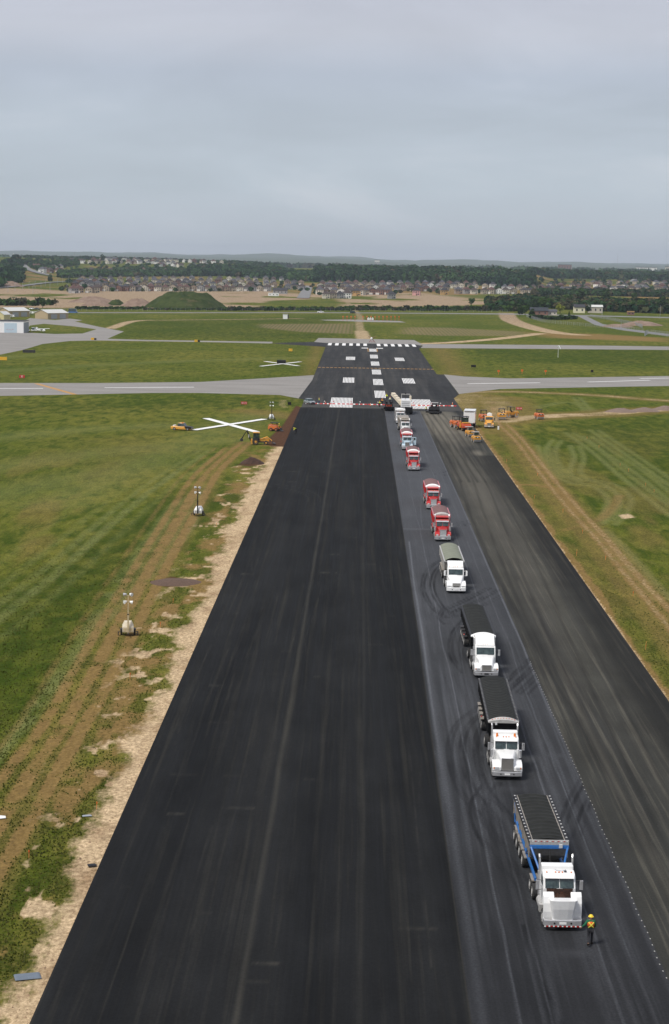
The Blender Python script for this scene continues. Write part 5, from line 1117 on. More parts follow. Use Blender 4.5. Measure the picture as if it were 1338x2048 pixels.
# pavers
def paver(label, p, rz, accent, idle=False):
    t = tag(empty('asphalt_paver', p, rz), label, 'paver', MG)
    M = MB(); M.hexa([(-1.25, -2.9, .5), (1.25, -2.9, .5), (1.25, -1.0, .5), (-1.25, -1.0, .5), (-1.65, -3.1, 1.25), (1.65, -3.1, 1.25), (1.5, -1.0, 1.25), (-1.5, -1.0, 1.25)]); M.build('hopper', BLACK, t, .03)
    if idle:
        MB().hexa([(-1.55, -3.15, .35), (1.55, -3.15, .35), (1.55, -3.0, .35), (-1.55, -3.0, .35), (-1.45, -2.6, 2.1), (1.45, -2.6, 2.1), (1.45, -2.5, 2.1), (-1.45, -2.5, 2.1)]).build('raised_hopper_plate', BLACK, t, .03)
    MB().box(-1.1, 1.1, -1.0, 1.9, .6, 1.9, tx=.06, ty=.08).build('engine_housing', BLACK if not idle else DARK, t, .05)
    for s in (-1, 1):
        MB().box(s*1.15-.22, s*1.15+.22, -1.6, 1.8, .0, .75, tx=.02, ty=.35).build('track', RUBBER, t, .08)
        MB().box(s*1.7-.5, s*1.7+.5, 1.9, 2.7, .05, .5).build('screed_extension', DARK, t, .02)
        MB().cyl((s*1.4, 1.7, .6), (s*1.4, -1.2, .9), .07).build('tow_arm', accent, t)
    MB().box(-1.4, 1.4, 1.95, 2.8, .05, .75).build('screed', DARK, t, .03); MB().box(-1.3, 1.3, 2.8, 3.3, .45, .52).build('walkway', ALU, t)
    rops(t, -1.0, 1.0, .2, 1.6, 1.9, 2.9, ALU if idle else BLACK, True, 'canopy')
    for s in (-1, 1): MB().box(s*.6-.25, s*.6+.25, .9, 1.3, 1.9, 2.4).build('seat', BLACK, t, .03)
    if accent == DORANGE:
        for k in range(4): MB().box(-.75+k*.42, -.55+k*.42, -1.06, -1.0, .75, 1.75).build('warning_stripe', DORANGE, t)
    return t
paver('black paver with bright orange stripes under the conveyor of the white transfer machine', G(778, 823)+Vector((0, 3.5, 0)), 0, DORANGE)
paver('idle black paver with raised hopper plate and pale canopy right of the queue head', G(869, 829)+Vector((0, 3.6, 0)), radians(-2), YEL, True)
t = tag(empty('material_transfer_vehicle', G(812, 829)+Vector((0, 2.5, 0))), 'tall white material transfer machine with a long cream conveyor swung over the paver', 'transfer machine', MG)
MB().box(-1.5, 1.5, -1.5, 6.0, 1.2, 3.9, tx=.1, ty=.2).build('body', WHITE, t, .06); MB().box(-1.5, 1.5, -3.4, -1.5, .7, 2.0, tx=-.2).build('receiving_hopper', BLACK, t, .04)
for k in range(5): MB().box(-1.2, 1.0, -1.53+k*.028, -1.48+k*.028, 1.55+k*.46, 1.62+k*.46).build('body_seam', DARK, t)
for s in (-1, 1):
    for y in (-.4, 4.6): wheel(t, s*1.5, y, .95, .7)
cv = MB(); A = Vector((-.9, -1.0, 2.6)); B = Vector((-3.6, 4.6, 5.2)); dv = (B-A).normalized(); sv = dv.cross(Vector((0, 0, 1))).normalized(); uv = sv.cross(dv)
cv.loft([[A-sv*.62-uv*.4, A+sv*.62-uv*.4, A+sv*.55+uv*.4, A-sv*.55+uv*.4], [B-sv*.62-uv*.4, B+sv*.62-uv*.4, B+sv*.55+uv*.4, B-sv*.55+uv*.4]]); cv.build('conveyor', CRP, t, .08)
for k in range(4): c_ = A.lerp(B, .2+.2*k); MB().loft([[c_-sv*.66+dv*.05+uv*.42, c_+sv*.66+dv*.05+uv*.42, c_+sv*.66-dv*.05+uv*.42, c_-sv*.66-dv*.05+uv*.42], [c_-sv*.66+dv*.05+uv*.46, c_+sv*.66+dv*.05+uv*.46, c_+sv*.66-dv*.05+uv*.46, c_-sv*.66-dv*.05+uv*.46]]).build('conveyor_rib', DARK, t)
rops(t, -1.2, 1.2, 2.5, 5.4, 3.9, 5.1, ALU, False, 'guard_rail'); MB().box(1.0, 1.5, .5, 2.2, 3.0, 4.9).build('operator_cab', CRP, t, .05); MB().box(-.2, .1, 5.0, 5.3, 3.9, 5.6).build('exhaust', DARK, t)
# backhoe loader
t = tag(empty('backhoe_loader', G(520, 889), radians(90+4)), 'yellow backhoe loader with a dark folded boom, digging at the pavement edge', 'backhoe', 'earthmoving machines')
# local -y is the loader end; rotated so it points right in the photo
for s in (-1, 1): wheel(t, s*.85, 1.0, .72, .45, YEL); wheel(t, s*.82, -1.35, .48, .34, YEL)
MB().box(-.42, .42, -2.1, .3, .75, 1.45, ty=.05).build('engine_hood', YEL, t, .05); MB().box(-.5, .5, -1.7, 1.8, .5, .8).build('frame', DARK, t)
MB().box(-.75, .75, .1, 1.6, .9, 1.5).build('lower_cab', BLACK, t, .03); rops(t, -.66, .66, .2, 1.5, 1.45, 2.65, BLACK, False, 'cab_frame'); MB().box(-.78, .78, .05, 1.65, 2.65, 2.80).build('cab_roof', YEL, t, .04)
for s in (-1, 1): MB().box(s*.66-.01, s*.66+.01, .3, 1.4, 1.55, 2.6).build('cab_window', GLASS, t)
MB().box(-.6, .6, .17, .19, 1.55, 2.6).build('cab_window', GLASS, t)
for s in (-1, 1): MB().tube([(s*.5, -.3, 1.3), (s*.5, -1.6, 1.75), (s*.5, -2.7, .9)], .08, 8).build('loader_arm', YEL, t)
MB().prism([(-2.75, .95), (-2.7, .35), (-3.5, .30), (-3.35, .38), (-2.85, .45)], -1.1, 1.1).build('front_bucket', DARK, t, .01)
for s in (-1, 1): MB().box(s*.75-.12, s*.75+.12, 1.75, 2.0, .15, 1.3).build('stabiliser', YEL, t, .02)
MB().box(-.35, .35, 1.75, 2.1, .6, 1.25).build('swing_tower', YEL, t, .03)
bm_ = MB(); bm_.prism([(1.95, .9), (2.25, .8), (3.15, 3.15), (2.85, 3.3)], -.16, .16); bm_.build('boom', BLACK, t, .02)
MB().prism([(2.9, 3.25), (3.2, 3.0), (4.2, 1.45), (4.0, 1.35)], -.14, .14).build('dipper', BLACK, t, .02); MB().box(-.18, .18, 2.5, 2.62, 1.6, 2.3).build('boom_decal', SIGNW, t)
MB().prism([(4.2, 1.5), (3.9, 1.3), (3.8, .75), (4.3, .7), (4.6, 1.0)], -.35, .35).build('rear_bucket', DARK, t, .02)
t = tag(empty('skid_steer', G(549, 862), radians(75)), 'orange skid steer loader beside the trench behind the backhoe', 'skid steer', 'earthmoving machines')
MB().box(-.75, .75, -.9, 1.5, .45, 1.35, ty=.1).build('body', ORANGE, t, .05); rops(t, -.55, .55, -.7, .7, 1.35, 2.05, BLACK); 
for s in (-1, 1):
    wheel(t, s*.85, -.65, .42, .3, ORANGE); wheel(t, s*.85, .65, .42, .3, ORANGE); MB().tube([(s*.72, 1.3, 1.6), (s*.72, -.9, 1.5), (s*.72, -1.6, .6)], .07, 8).build('lift_arm', ORANGE, t)
MB().prism([(-1.6, .85), (-1.55, .1), (-2.2, .08), (-1.75, .25)], -.9, .9).build('bucket', DARK, t)
# cars
def car(name, label, p, rz, paint, kind='suv', L=4.6, W=1.85, H=1.65, front=None, group=None, cat='car', parts=True):
    t = tag(empty(name, p, rz), label, cat, group); hw = W/2; hb = .95 if H > 1.5 else .85
    M = MB(); rings = []
    for y, z0, z1, k in ((0, .45, .72, .84), (.12, .3, .80, .93), (1.1, .28, hb-.02, 1), (L*.5, .28, hb, 1), (L-.6, .28, hb+.03, 1), (L-.06, .35, hb, .95), (L, .5, hb-.1, .9)):
        rings.append([(-hw*k, y, z0), (hw*k, y, z0), (hw*k, y, z1-.12), (hw*k*.93, y, z1), (-hw*k*.93, y, z1), (-hw*k, y, z1-.12)])
    M.loft(rings); M.build('body', paint, t, .03)
    y0, y1, y2, y3 = {'suv': (1.15, 1.85, L-.9, L-.25), 'pickup': (1.45, 2.05, 3.3, 3.55), 'van': (.7, 1.3, L-.2, L-.05)}[kind]
    zb = hb-.04; a = hw*.9; b_ = hw*.78
    MB().hexa([(-a, y0, zb), (a, y0, zb), (a, y3, zb), (-a, y3, zb), (-b_, y1, H-.06), (b_, y1, H-.06), (b_, y2, H-.06), (-b_, y2, H-.06)]).build('windows', GLASS, t, .02)
    MB().box(-b_-.02, b_+.02, y1-.03, y2+.03, H-.06, H).build('roof', paint, t, .02)
    if kind == 'pickup':
        MB().box(-hw*.85, hw*.85, 3.65, L-.15, hb-.02, hb+.01).build('bed_floor', BLACK, t)
        MB().box(-.7, .7, 4.3, 4.7, hb, hb+.28).build('tool_box', SIGNW, t, .02); MB().box(-.45, .45, 2.3, 2.5, H, H+.1).build('light_bar', AMBER, t)
    if front: MB().loft([[(-hw*.95, -.02, .4), (hw*.95, -.02, .4), (hw*.95, -.02, .86), (-hw*.95, -.02, .86)], [(-hw*1.01, .9, .36), (hw*1.01, .9, .36), (hw*1.0, .9, hb+.03), (-hw*1.0, .9, hb+.03)], [(-hw*1.01, 1.55, .5), (hw*1.01, 1.55, .5), (hw, 1.55, hb+.05), (-hw, 1.55, hb+.05)]]).build('hood', front, t, .03)
    for s in (-1, 1):
        for y in (.85, L-.95): wheel(t, s*(hw-.08), y, .36, .24)
        MB().box(s*hw*.66-.16, s*hw*.66+.16, -.03, .08, .60, .74).build('headlight', LENS, t, .02); MB().box(s*(hw+.08)-.08, s*(hw+.08)+.08, y0+.25, y0+.35, hb, hb+.16).build('mirror', paint, t)
    MB().box(-.42, .42, -.03, .08, .50, .68).build('grille', BLACK, t)
    return t
car('estate_car', 'silver car parked at the left end of the barrier row', G(626, 809, .03), radians(28), SILVER, 'suv', 4.5, 1.85, 1.6)
car('pickup_truck', 'orange pickup with black hood on the grass left of the large white cross', G(384, 861), radians(76), YEL, 'pickup', 5.2, 1.95, 1.8, front=BLACK, cat='pickup')
# white box trailer, service truck
t = tag(empty('box_trailer', G(938, 856), radians(-6)), 'tall white box trailer with its plain end toward the camera', 'box trailer', 'support vehicles by the pavement edge')
t.scale = (1.12,)*3; MB().box(-1.3, 1.3, 0, 6.5, 1.1, 3.9).build('box', WHITE, t, .03); MB().box(-.9, .9, .02, 6.4, .8, 1.1).build('frame', DARK, t); MB().box(-1.0, 1.0, -.012, -.001, 3.55, 3.70).build('painted_strip', ALU, t); MB().box(-1.2, 1.2, -.15, 0, 3.88, 3.94).build('drip_rail', ALU, t)
for y in (3.6, 4.8): duals(t, y, .48)
for s in (-1, 1): MB().box(s*1.1-.1, s*1.1+.1, -.04, -.01, 1.15, 1.25).build('tail_light', REDL, t)
t = tag(empty('service_truck', G(978, 857), radians(-4)), 'yellow and silver service truck with dark windscreen facing the camera beside the box trailer', 'service truck', 'support vehicles by the pavement edge')
tractor(t, YEL, 6.5, hood='slope', stacks=False, axles=(5.3,), bed=False, fr=6, visor=False, bump=ALU, mirror_m=BLACK)
MB().box(-1.15, 1.15, 3.95, 7.4, 1.1, 2.3).build('service_body', ALU, t, .03); MB().cyl((0, 4.4, 2.9), (0, 6.9, 2.9), .62, n=18).build('tank', SIGNW, t); MB().box(.5, .7, 4.1, 4.3, 2.3, 3.6).build('crane_post', SIGNW, t)
t = tag(empty('generator', G(985, 859)+Vector((1.5, 0, 0)), 0), 'small white and grey canister on the grass right of the service truck', 'canister'); MB().cyl((0, 0, 0), (0, 0, .9), .22, n=12).build('tank', SIGNW, t); MB().cyl((0, 0, .9), (0, 0, 1.1), .08, n=8).build('valve', DARK, t)
# barriers across the runway
x = -15.0; i = 0
while x < 29.5:
    if not (7.5 < x < 12.5 or 12.5 <= x < 15.5):
        t = tag(empty('low_barrier', (x+1.2, 540.2, .032), .03*sin(i*5)), 'low red and white barrier, number %d of the row counting from the silver car' % (i+1), 'barrier', 'low barriers laid across the runway')
        M = MB(); M.hexa([(-1.2, -.2, 0), (1.2, -.2, 0), (1.2, .2, 0), (-1.2, .2, 0), (-1.2, -.08, .25), (1.2, -.08, .25), (1.2, .08, .25), (-1.2, .08, .25)]); M.build('barrier_body', SIGNW, t, .02)
        for k in (-.78, .78) if i % 2 else (-.5, .78): MB().hexa([(k-.42, -.215, .01), (k+.42, -.215, .01), (k+.42, .215, .01), (k-.42, .215, .01), (k-.42, -.095, .265), (k+.42, -.095, .265), (k+.42, .095, .265), (k-.42, .095, .265)]).build('red_band', SIGNR, t)
        if i % 3 != 1:
            f = MB(); f.box(-1.02, -.98, -.02, .02, .2, .95); f.build('flag_staff', ALU, t); MB().box(-.98, -.70, -.01, .01, .68, .95).build('flag', SIGNR if i % 2 else SIGNW, t)
        i += 1
    x += 2.62
for i, (px, py, w_) in enumerate(((651, 808, 'right of the person in yellow by the silver car'), (741, 811, 'near the left end of the paver'), (823, 812, 'left of the hatched paint block right of the machines'), (838, 812, 'standing on the hatched paint block'), (905, 809, 'at the far right end of the barrier row'))):
    g = G(px, py, .03); t = tag(empty('traffic_cone', g), 'orange traffic cone '+w_, 'cone', 'traffic cones by the barriers'); MB().box(-.2, .2, -.2, .2, 0, .04).build('cone_base', HIOR, t); MB().cyl((0, 0, .04), (0, 0, .8), .15, .03, 12).build('cone_body', HATO, t); MB().cyl((0, 0, .42), (0, 0, .58), .092, .066, 12).build('reflective_collar', SIGNW, t)
# signs
def text(body, size, mat, parent, loc, rot=(pi/2, 0, 0)):
    cu_ = bpy.data.curves.new('lettering', 'FONT'); cu_.body = body; cu_.size = size; cu_.extrude = .01; cu_.align_x = 'CENTER'; cu_.align_y = 'CENTER'
    o = bpy.data.objects.new('lettering', cu_); COL.objects.link(o); dg = bpy.context.evaluated_depsgraph_get(); me = bpy.data.meshes.new_from_object(o.evaluated_get(dg)); bpy.data.objects.remove(o)
    me.materials.clear(); me.materials.append(mat); return link('lettering', me, parent, loc, rot)
def sign(label, px, w_, h, col_, body=None, grp=None, legs=2, tcol=None):
    g = G(*px); t = tag(empty('airfield_sign', g), label, 'sign', grp)
    MB().box(-w_/2, w_/2, -.12, .12, .35, .35+h).build('sign_panel', col_, t, .02)
    for k in range(legs): xx = -w_*.38+w_*.76*k/max(1, legs-1); MB().cyl((xx, 0, 0), (xx, 0, .4), .05, n=8).build('leg', DARK, t)
    if body: text(body, h*.85, tcol or SIGNW, t, (0, -.135, .35+h/2))
sign('red sign reading 32-14 in white on the grass left of the runway', (488, 811), 1.75, .75, SIGNR, '32-14', 'red airfield signs', 3)
sign('red sign reading 32-14 in white on the grass right of the runway behind the rollers', (1038, 822), 1.75, .75, SIGNR, '32-14', 'red airfield signs', 3)
sign('small red sign on the grass above the left taxiway', (44, 758), 1.9, 1.0, SIGNR, '32', None, 2)
sign('orange yellow sign on the grass at the left edge', (6, 722), 3.2, 1.3, SIGNY, None, None, 2)
sign('yellow sign near the small white cross', (581, 704), 1.7, 1.2, SIGNY, None, None, 2)
sign('dark back of a sign beyond the runway edge, left of the orange markers', (947, 736), 2.0, .9, BLACK, None, None, 2)
sign('small dark sign back far right beyond the right taxiway', (1184, 746), 1.0, .9, BLACK, None, None, 2)
sign('small dark sign back beside the runway edge near the light tower', (579, 812), 1.0, .8, BLACK, None, None, 2)
sign('long dark sign back on grass below the apron', (58, 707), 5.5, 1.2, DARK, None, None, 3)
for px, lab in (((187, 681), 'orange sign on the apron edge at left'), ((394, 685), 'orange board beside the thin taxiway left of the runway')):
    g = G(*px); t = tag(empty('airfield_sign', g), lab, 'sign'); MB().box(-1.3, .3, -.2, .2, .3, 1.4).build('sign_panel', SIGNY, t, .03); MB().box(.35, 1.5, -.2, .2, .3, 1.2).build('sign_back', BLACK, t, .03)
for i, px in enumerate(((997, 749), (1044, 748), (1091, 749))):
    g = G(*px); t = tag(empty('marker_post', g), ('orange marker post nearest the dark sign back', 'orange marker post in the middle of three above the taxiway', 'orange marker post rightmost of three above the taxiway')[i], 'marker post', 'orange marker posts'); MB().cyl((0, 0, 0), (0, 0, 1.5), .06, n=8).build('post', HIOR, t); MB().box(-.4, .4, -.05, .05, 1.0, 1.7).build('panel', HIOR, t)
# windsock
t = tag(empty('windsock', G(1116, 715)), 'white windsock on a thin pole in the grass right of the runway', 'windsock'); MB().cyl((0, 0, 0), (0, 0, 5.4), .09, .06, n=8).build('pole', SIGNW, t); MB().cyl((0, 0, 5.4), (1.0, -.3, 3.9), .45, .25, n=12).build('sock', SIGNW, t)
# lamp frame on the runway end pad
t = tag(empty('beacon_trailer', G(744, 685)), 'white lamp on a low reddish frame on the pad at the far runway end', 'beacon trailer'); DR = material('brick_red_frame', (.2, .07, .06), .6)
for s in (-1, 1): MB().cyl((s*1.7, -.3, 0), (0, 0, 2.0), .14, n=8).build('frame_leg', DR, t); MB().cyl((0, 0, 2.4), (s*2.0, 0, 3.2), .12, n=8).build('frame_arm', DR, t)
MB().box(-1.0, 1.0, -.4, .6, .3, .9).build('base', material('dusty_pink_base', (.4, .3, .3), .7), t, .05); MB().ball((-.3, -.2, 2.1), .55, 12, 8, sz=1.3).build('lamp', SIGNW, t, smooth=True)
# antenna array
for i in range(15):
    px = 686+i*8.0
    if 712 < px < 722: continue
    g = G(px, 641.5); t = tag(empty('antenna_post', g), 'orange antenna post, number %d from the left of the row on the far concrete pad' % (i+1), 'antenna', 'row of orange antenna posts beyond the runway'); MB().cyl((0, 0, 0), (0, 0, 3.6), .14, n=6).build('post', DORANGE, t); MB().box(-.5, .5, -.12, .12, 2.6, 3.4).build('panel', ORANGE, t)
t = tag(empty('equipment_shed', G(571, 638)), 'white equipment hut standing alone on the far grass', 'hut'); MB().box(-1.9, 1.5, 0, 3, 0, 3.4).build('wall', CLEANW, t); MB().box(1.5, 2.3, .2, 2.8, .3, 3.2).build('equipment_cabinet', DARK, t); MB().box(-2.1, 1.7, -.2, 3.2, 3.4, 3.6).build('roof', ALU, t)
t = tag(empty('antenna_hut', G(740, 640)), 'low white hut with small gables beside the orange antenna posts', 'hut'); 
for k in range(3): MB().prismy([(-2+k*1.6, 0), (-.6+k*1.6, 0), (-.6+k*1.6, 1.2), (-1.3+k*1.6, 1.9), (-2+k*1.6, 1.2)], 0, 2).build('gable', SIGNW, t)
car('pickup_truck', 'white pickup driving on the perimeter road beyond the runway', G(648, 625.5), radians(88), CLEANW, 'pickup', 5.6, 2, 1.9, cat='pickup'); car('delivery_van', 'dark vehicle at the junction of the perimeter road and the access path', G(712, 627), radians(88), BLACK, 'van', 5, 2, 2.2, cat='van')
car('car', 'blue truck parked by the earth heaps behind the hangars', G(150, 626)+Vector((2, 0, 0)), radians(88), BLUE, 'van', 7, 2.5, 3.2, cat='truck')
for k, (px, py) in enumerate(((70, 619), (80, 619.5), (0, 577))): TGp = TG(px, py) if py < 600 else G(px, py); car('car', ('silver car parked behind the tan roofed hangar, left of a pair', 'dark grey car parked behind the tan roofed hangar, right of a pair', 'white car at the left edge by the sandy heap')[k], TGp, radians(80), (SILVER, DARK, CLEANW)[k], 'suv')
# ------------------------------------------------------------------ airport buildings
TAN = material('tan_cladding', (.42, .33, .20), .7); CORR = material('pale_metal_roof', (.66, .66, .62), .45, .2); YELB = material('pale_yellow_cladding', (.62, .55, .30), .7); GREYW = material('grey_cladding', (.30, .32, .34), .7); DOORG = material('grey_door', (.38, .40, .42), .6)
def shed(label, px, w_, d_, h, ridge, wall, side, roofm, rz, doors=2, gable='front', name='hangar'):
    g = G(*px); t = tag(empty(name, g, rz), label, 'hangar', 'airport sheds and hangars')
    M = MB(); M.box(0, w_, 0, d_, 0, h)
    if ridge: M.prismy([(0, h), (w_, h), (w_/2, h+ridge)], .01, d_-.01)
    M.build('wall', wall, t)
    if ridge:
        R_ = MB(); o = .35
        R_.prismy([(-o, h-.1), (w_/2, h+ridge+.05), (w_/2, h+ridge+.2), (-o, h+.08)], -o, d_+o); R_.prismy([(w_+o, h-.1), (w_/2, h+ridge+.05), (w_/2, h+ridge+.2), (w_+o, h+.08)][::-1], -o, d_+o); R_.build('roof', roofm, t)
    else: MB().box(-.2, w_+.2, -.2, d_+.2, h, h+.3).build('roof', roofm, t)
    return t
# big white hangar at the left edge
t = shed('white flat roofed hangar with a big pale door at the left edge', (-14, 665), 17.0, 16, 6.4, 0, CLEANW, GREYW, DARK, 0); MB().box(6.3, 13.3, -.06, -.01, .1, 5.4).build('hangar_door', LBLUE, t); MB().box(17.0, 17.1, .2, 15.8, 0, 5.6).build('side_wall', GREYW, t)
M = MB(); [M.box(7.6+k*.45, 7.8+k*.45, -.09, -.06, 1.6+.25*sin(k*1.9), 1.85+.3*sin(k*1.9)) for k in range(9)]; M.build('door_marking', SIGNR, t)
t = shed('tan hangar with white gabled roof and two grey doors, right of the pair', (70, 637), 13, 19, 4.0, 2.2, TAN, GREYW, CORR, radians(-38))
for k in range(2): MB().box(13.01, 13.1, 3+k*8, 8.5+k*8, .1, 3.3).build('door', DOORG, t)
t = shed('grey hangar with white gabled roof behind the white hangar, left of the tan one', (-6, 633), 13, 19, 4.2, 2.2, TAN, GREYW, CORR, radians(-38))
for k in range(2): MB().box(13.01, 13.1, 3+k*8, 8.5+k*8, .1, 3.3).build('door', DOORG, t)
t = shed('small pale yellow gabled building between the white hangar and grey hangar', (-8, 642), 6, 8, 4.2, 2.0, YELB, GREYW, CORR, radians(-20)); MB().box(2, 3.2, -.05, -.01, 0, 2.4).build('door', DARK, t)
# parked light aircraft and ground trucks by the hangar
def plane(label, p, rz):
    t = tag(empty('light_aircraft', p, rz), label, 'aircraft', 'parked light aircraft'); M = MB(); M.loft([[(x_*.3, -2.6, 1.2+z_*.25) for x_, z_ in ((-1, -1), (1, -1), (1, 1), (-1, 1))], [(x_*.6, -1.4, 1.3+z_*.6) for x_, z_ in ((-1, -1), (1, -1), (1, 1), (-1, 1))], [(x_*.55, .6, 1.4+z_*.6) for x_, z_ in ((-1, -1), (1, -1), (1, 1), (-1, 1))], [(x_*.12, 4.5, 1.6+z_*.15) for x_, z_ in ((-1, -1), (1, -1), (1, 1), (-1, 1))]]); M.build('fuselage', CLEANW, t, .1)
    MB().box(-5.2, 5.2, -.9, .6, 2.05, 2.2, tx=.2, ty=.2).build('wing', CLEANW, t, .04); MB().box(-1.6, 1.6, 4.0, 4.7, 1.6, 1.68).build('tailplane', CLEANW, t); MB().prism([(3.8, 1.7), (4.7, 1.7), (4.8, 2.9), (4.4, 2.9)], -.06, .06).build('fin', CLEANW, t); MB().box(-.6, .6, -1.3, -.9, 1.6, 1.95).build('windscreen', GLASS, t)
    for x_, y_ in ((-1.1, .1), (1.1, .1), (0, -2.1)): wheel(t, x_, y_, .22, .15); MB().cyl((x_, y_, .25), (x_*.4, y_, 1.0), .05, n=6).build('undercarriage_strut', ALU, t)
plane('white high wing light aircraft parked on the lane behind the white hangar', G(62, 629), radians(60)); plane('white light aircraft right of the white hangar beside parked vans', G(84, 665), radians(50)); plane('white light aircraft seen low behind the white hangar roof', G(22, 636), radians(80))
car('van', 'white van parked beside the corner of the white hangar', G(59, 663), radians(60), CLEANW, 'van', 5, 2, 2.3, cat='van'); car('van', 'white tank vehicle second from the white hangar corner', G(68, 663), radians(20), CLEANW, 'van', 4.5, 2, 2.2, cat='van'); car('van', 'white van parked nearest the light aircraft', G(75, 663), radians(20), CLEANW, 'van', 4, 2, 2.2, cat='van')
# ------------------------------------------------------------------ foliage
def leafmat(name, a, b_):
    m, t, b, co = newmat(name, .9, .15); oi = nn(t, 'ShaderNodeObjectInfo')
    f = mth(t, 'ADD', mapr(t, noise(t, co, .35, 4, .6), .3, .7, -.25, .75), mth(t, 'MULTIPLY', oi.outputs['Random'], .5)); cl = nn(t, 'ShaderNodeClamp'); t.links.new(f, cl.inputs[0])
    c = mixc(t, cl.outputs[0], a, b_); t.links.new(c, b.inputs['Base Color']); return m
LEAF = leafmat('dark_green_leaves', (.018, .042, .012), (.045, .085, .022)); LEAFY = leafmat('yellow_green_leaves', (.16, .19, .02), (.28, .30, .04)); LEAFB = leafmat('brown_green_leaves', (.045, .045, .028), (.085, .085, .04)); LEAFM = leafmat('mid_green_leaves', (.035, .075, .016), (.075, .13, .03)); LEAFP = leafmat('purple_leaves', (.030, .018, .022), (.05, .03, .035))
BARK = material('bark', (.09, .07, .055), .9, var=.3)
woodm, t, b, co = newmat('woodland_leaves', .9, .12)
tint = at(t, 'tint'); c = mixc(t, tint, (.010, .034, .013), (.046, .092, .024)); c = mixc(t, at(t, 'brown'), c, (.085, .066, .035)); c = mixc(t, 1., c, mapr(t, noise(t, co, .25, 4, .7), .3, .7, .65, 1.35), 'MULTIPLY'); t.links.new(c, b.inputs['Base Color'])
def crown_mesh(name, mat, r, h, z0, n, ls, seed, conif=False):
    rg = np.random.RandomState(seed); M = MB(); lumps = [(rg.uniform(-.5, .5)*r, rg.uniform(-.5, .5)*r, z0+rg.uniform(.2, .8)*h, rg.uniform(.35, .6)) for _ in range(9)]
    for i in range(n):
        if conif:
            u = rg.rand()**.7; a = rg.rand()*2*pi; rr = r*(u)*(.6+.4*rg.rand()); p = Vector((rr*cos(a), rr*sin(a), z0+h*(1-u)))
        else:
            l = lumps[rg.randint(9)]; d = Vector(rg.randn(3)).normalized()*rg.uniform(.6, 1.0); p = Vector((l[0]+d.x*l[3]*r, l[1]+d.y*l[3]*r, l[2]+d.z*l[3]*h*.5))
        a = Vector(rg.randn(3)).normalized(); b_ = a.orthogonal().normalized(); c_ = a.cross(b_); s = ls*rg.uniform(.6, 1.3)
        M.add([p-b_*s-c_*s*.7, p+b_*s-c_*s*.6, p+b_*s*.8+c_*s, p-b_*s*.7+c_*s*.8], [(0, 1, 2, 3)])
    return M.mesh(name, mat)
PROTO = {}
def tree_proto(kind):
    if kind in PROTO: return PROTO[kind]
    mat, r, h, z0, n, ls, con = dict(dark=(LEAF, 4.2, 8.5, 2, 420, .62, 0), mid=(LEAFM, 3.8, 7.5, 1.8, 380, .6, 0), brown=(LEAFB, 3.6, 7.5, 2.2, 260, .5, 0), yellow=(LEAFY, 3.6, 6.5, 1.5, 380, .55, 0), purple=(LEAFP, 4.5, 8, 1.8, 420, .6, 0), conifer=(LEAF, 2.4, 10, .6, 420, .55, 1))[kind]
    tr = MB(); tr.cyl((0, 0, -.3), (.1, 0, z0+h*.45), .32, .16, 8); 
    for k in range(4): a = k*1.7; tr.cyl((.05, 0, z0+h*.12*(k+.4)), (cos(a)*r*.5, sin(a)*r*.5, z0+h*(.25+.14*k)), .12, .05, 6)
    PROTO[kind] = (tr.mesh('trunk', BARK), crown_mesh('crown', mat, r, h, z0, n, ls, hash(kind) % 1000 if 0 else len(PROTO)+3, con)); return PROTO[kind]
def tree(label, p, kind, s=1., rz=0, group='trees and hedges beyond the airfield'):
    tm, cm = tree_proto(kind); t = tag(empty('conifer_tree' if kind == 'conifer' else 'tree', p, rz), label, 'tree', group); t.scale = (s, s, s*(.9+.2*((rz*7) % 1))); link('trunk', tm, t); link('crown', cm, t); return t
BUSH = [crown_mesh('bush', m_, 2.2, 3.4, -.4, 150, .5, 20+i) for i, m_ in enumerate((LEAF, LEAFM, LEAFB))]
def bush(label, p, k, s, rz=0): o = link('bush', BUSH[k], None, p); o.scale = (s*1.3, s, s); o.rotation_euler = (0, 0, rz); return tag(o, label, 'bush', 'bushes along the perimeter road')
rnd = random.Random(11)
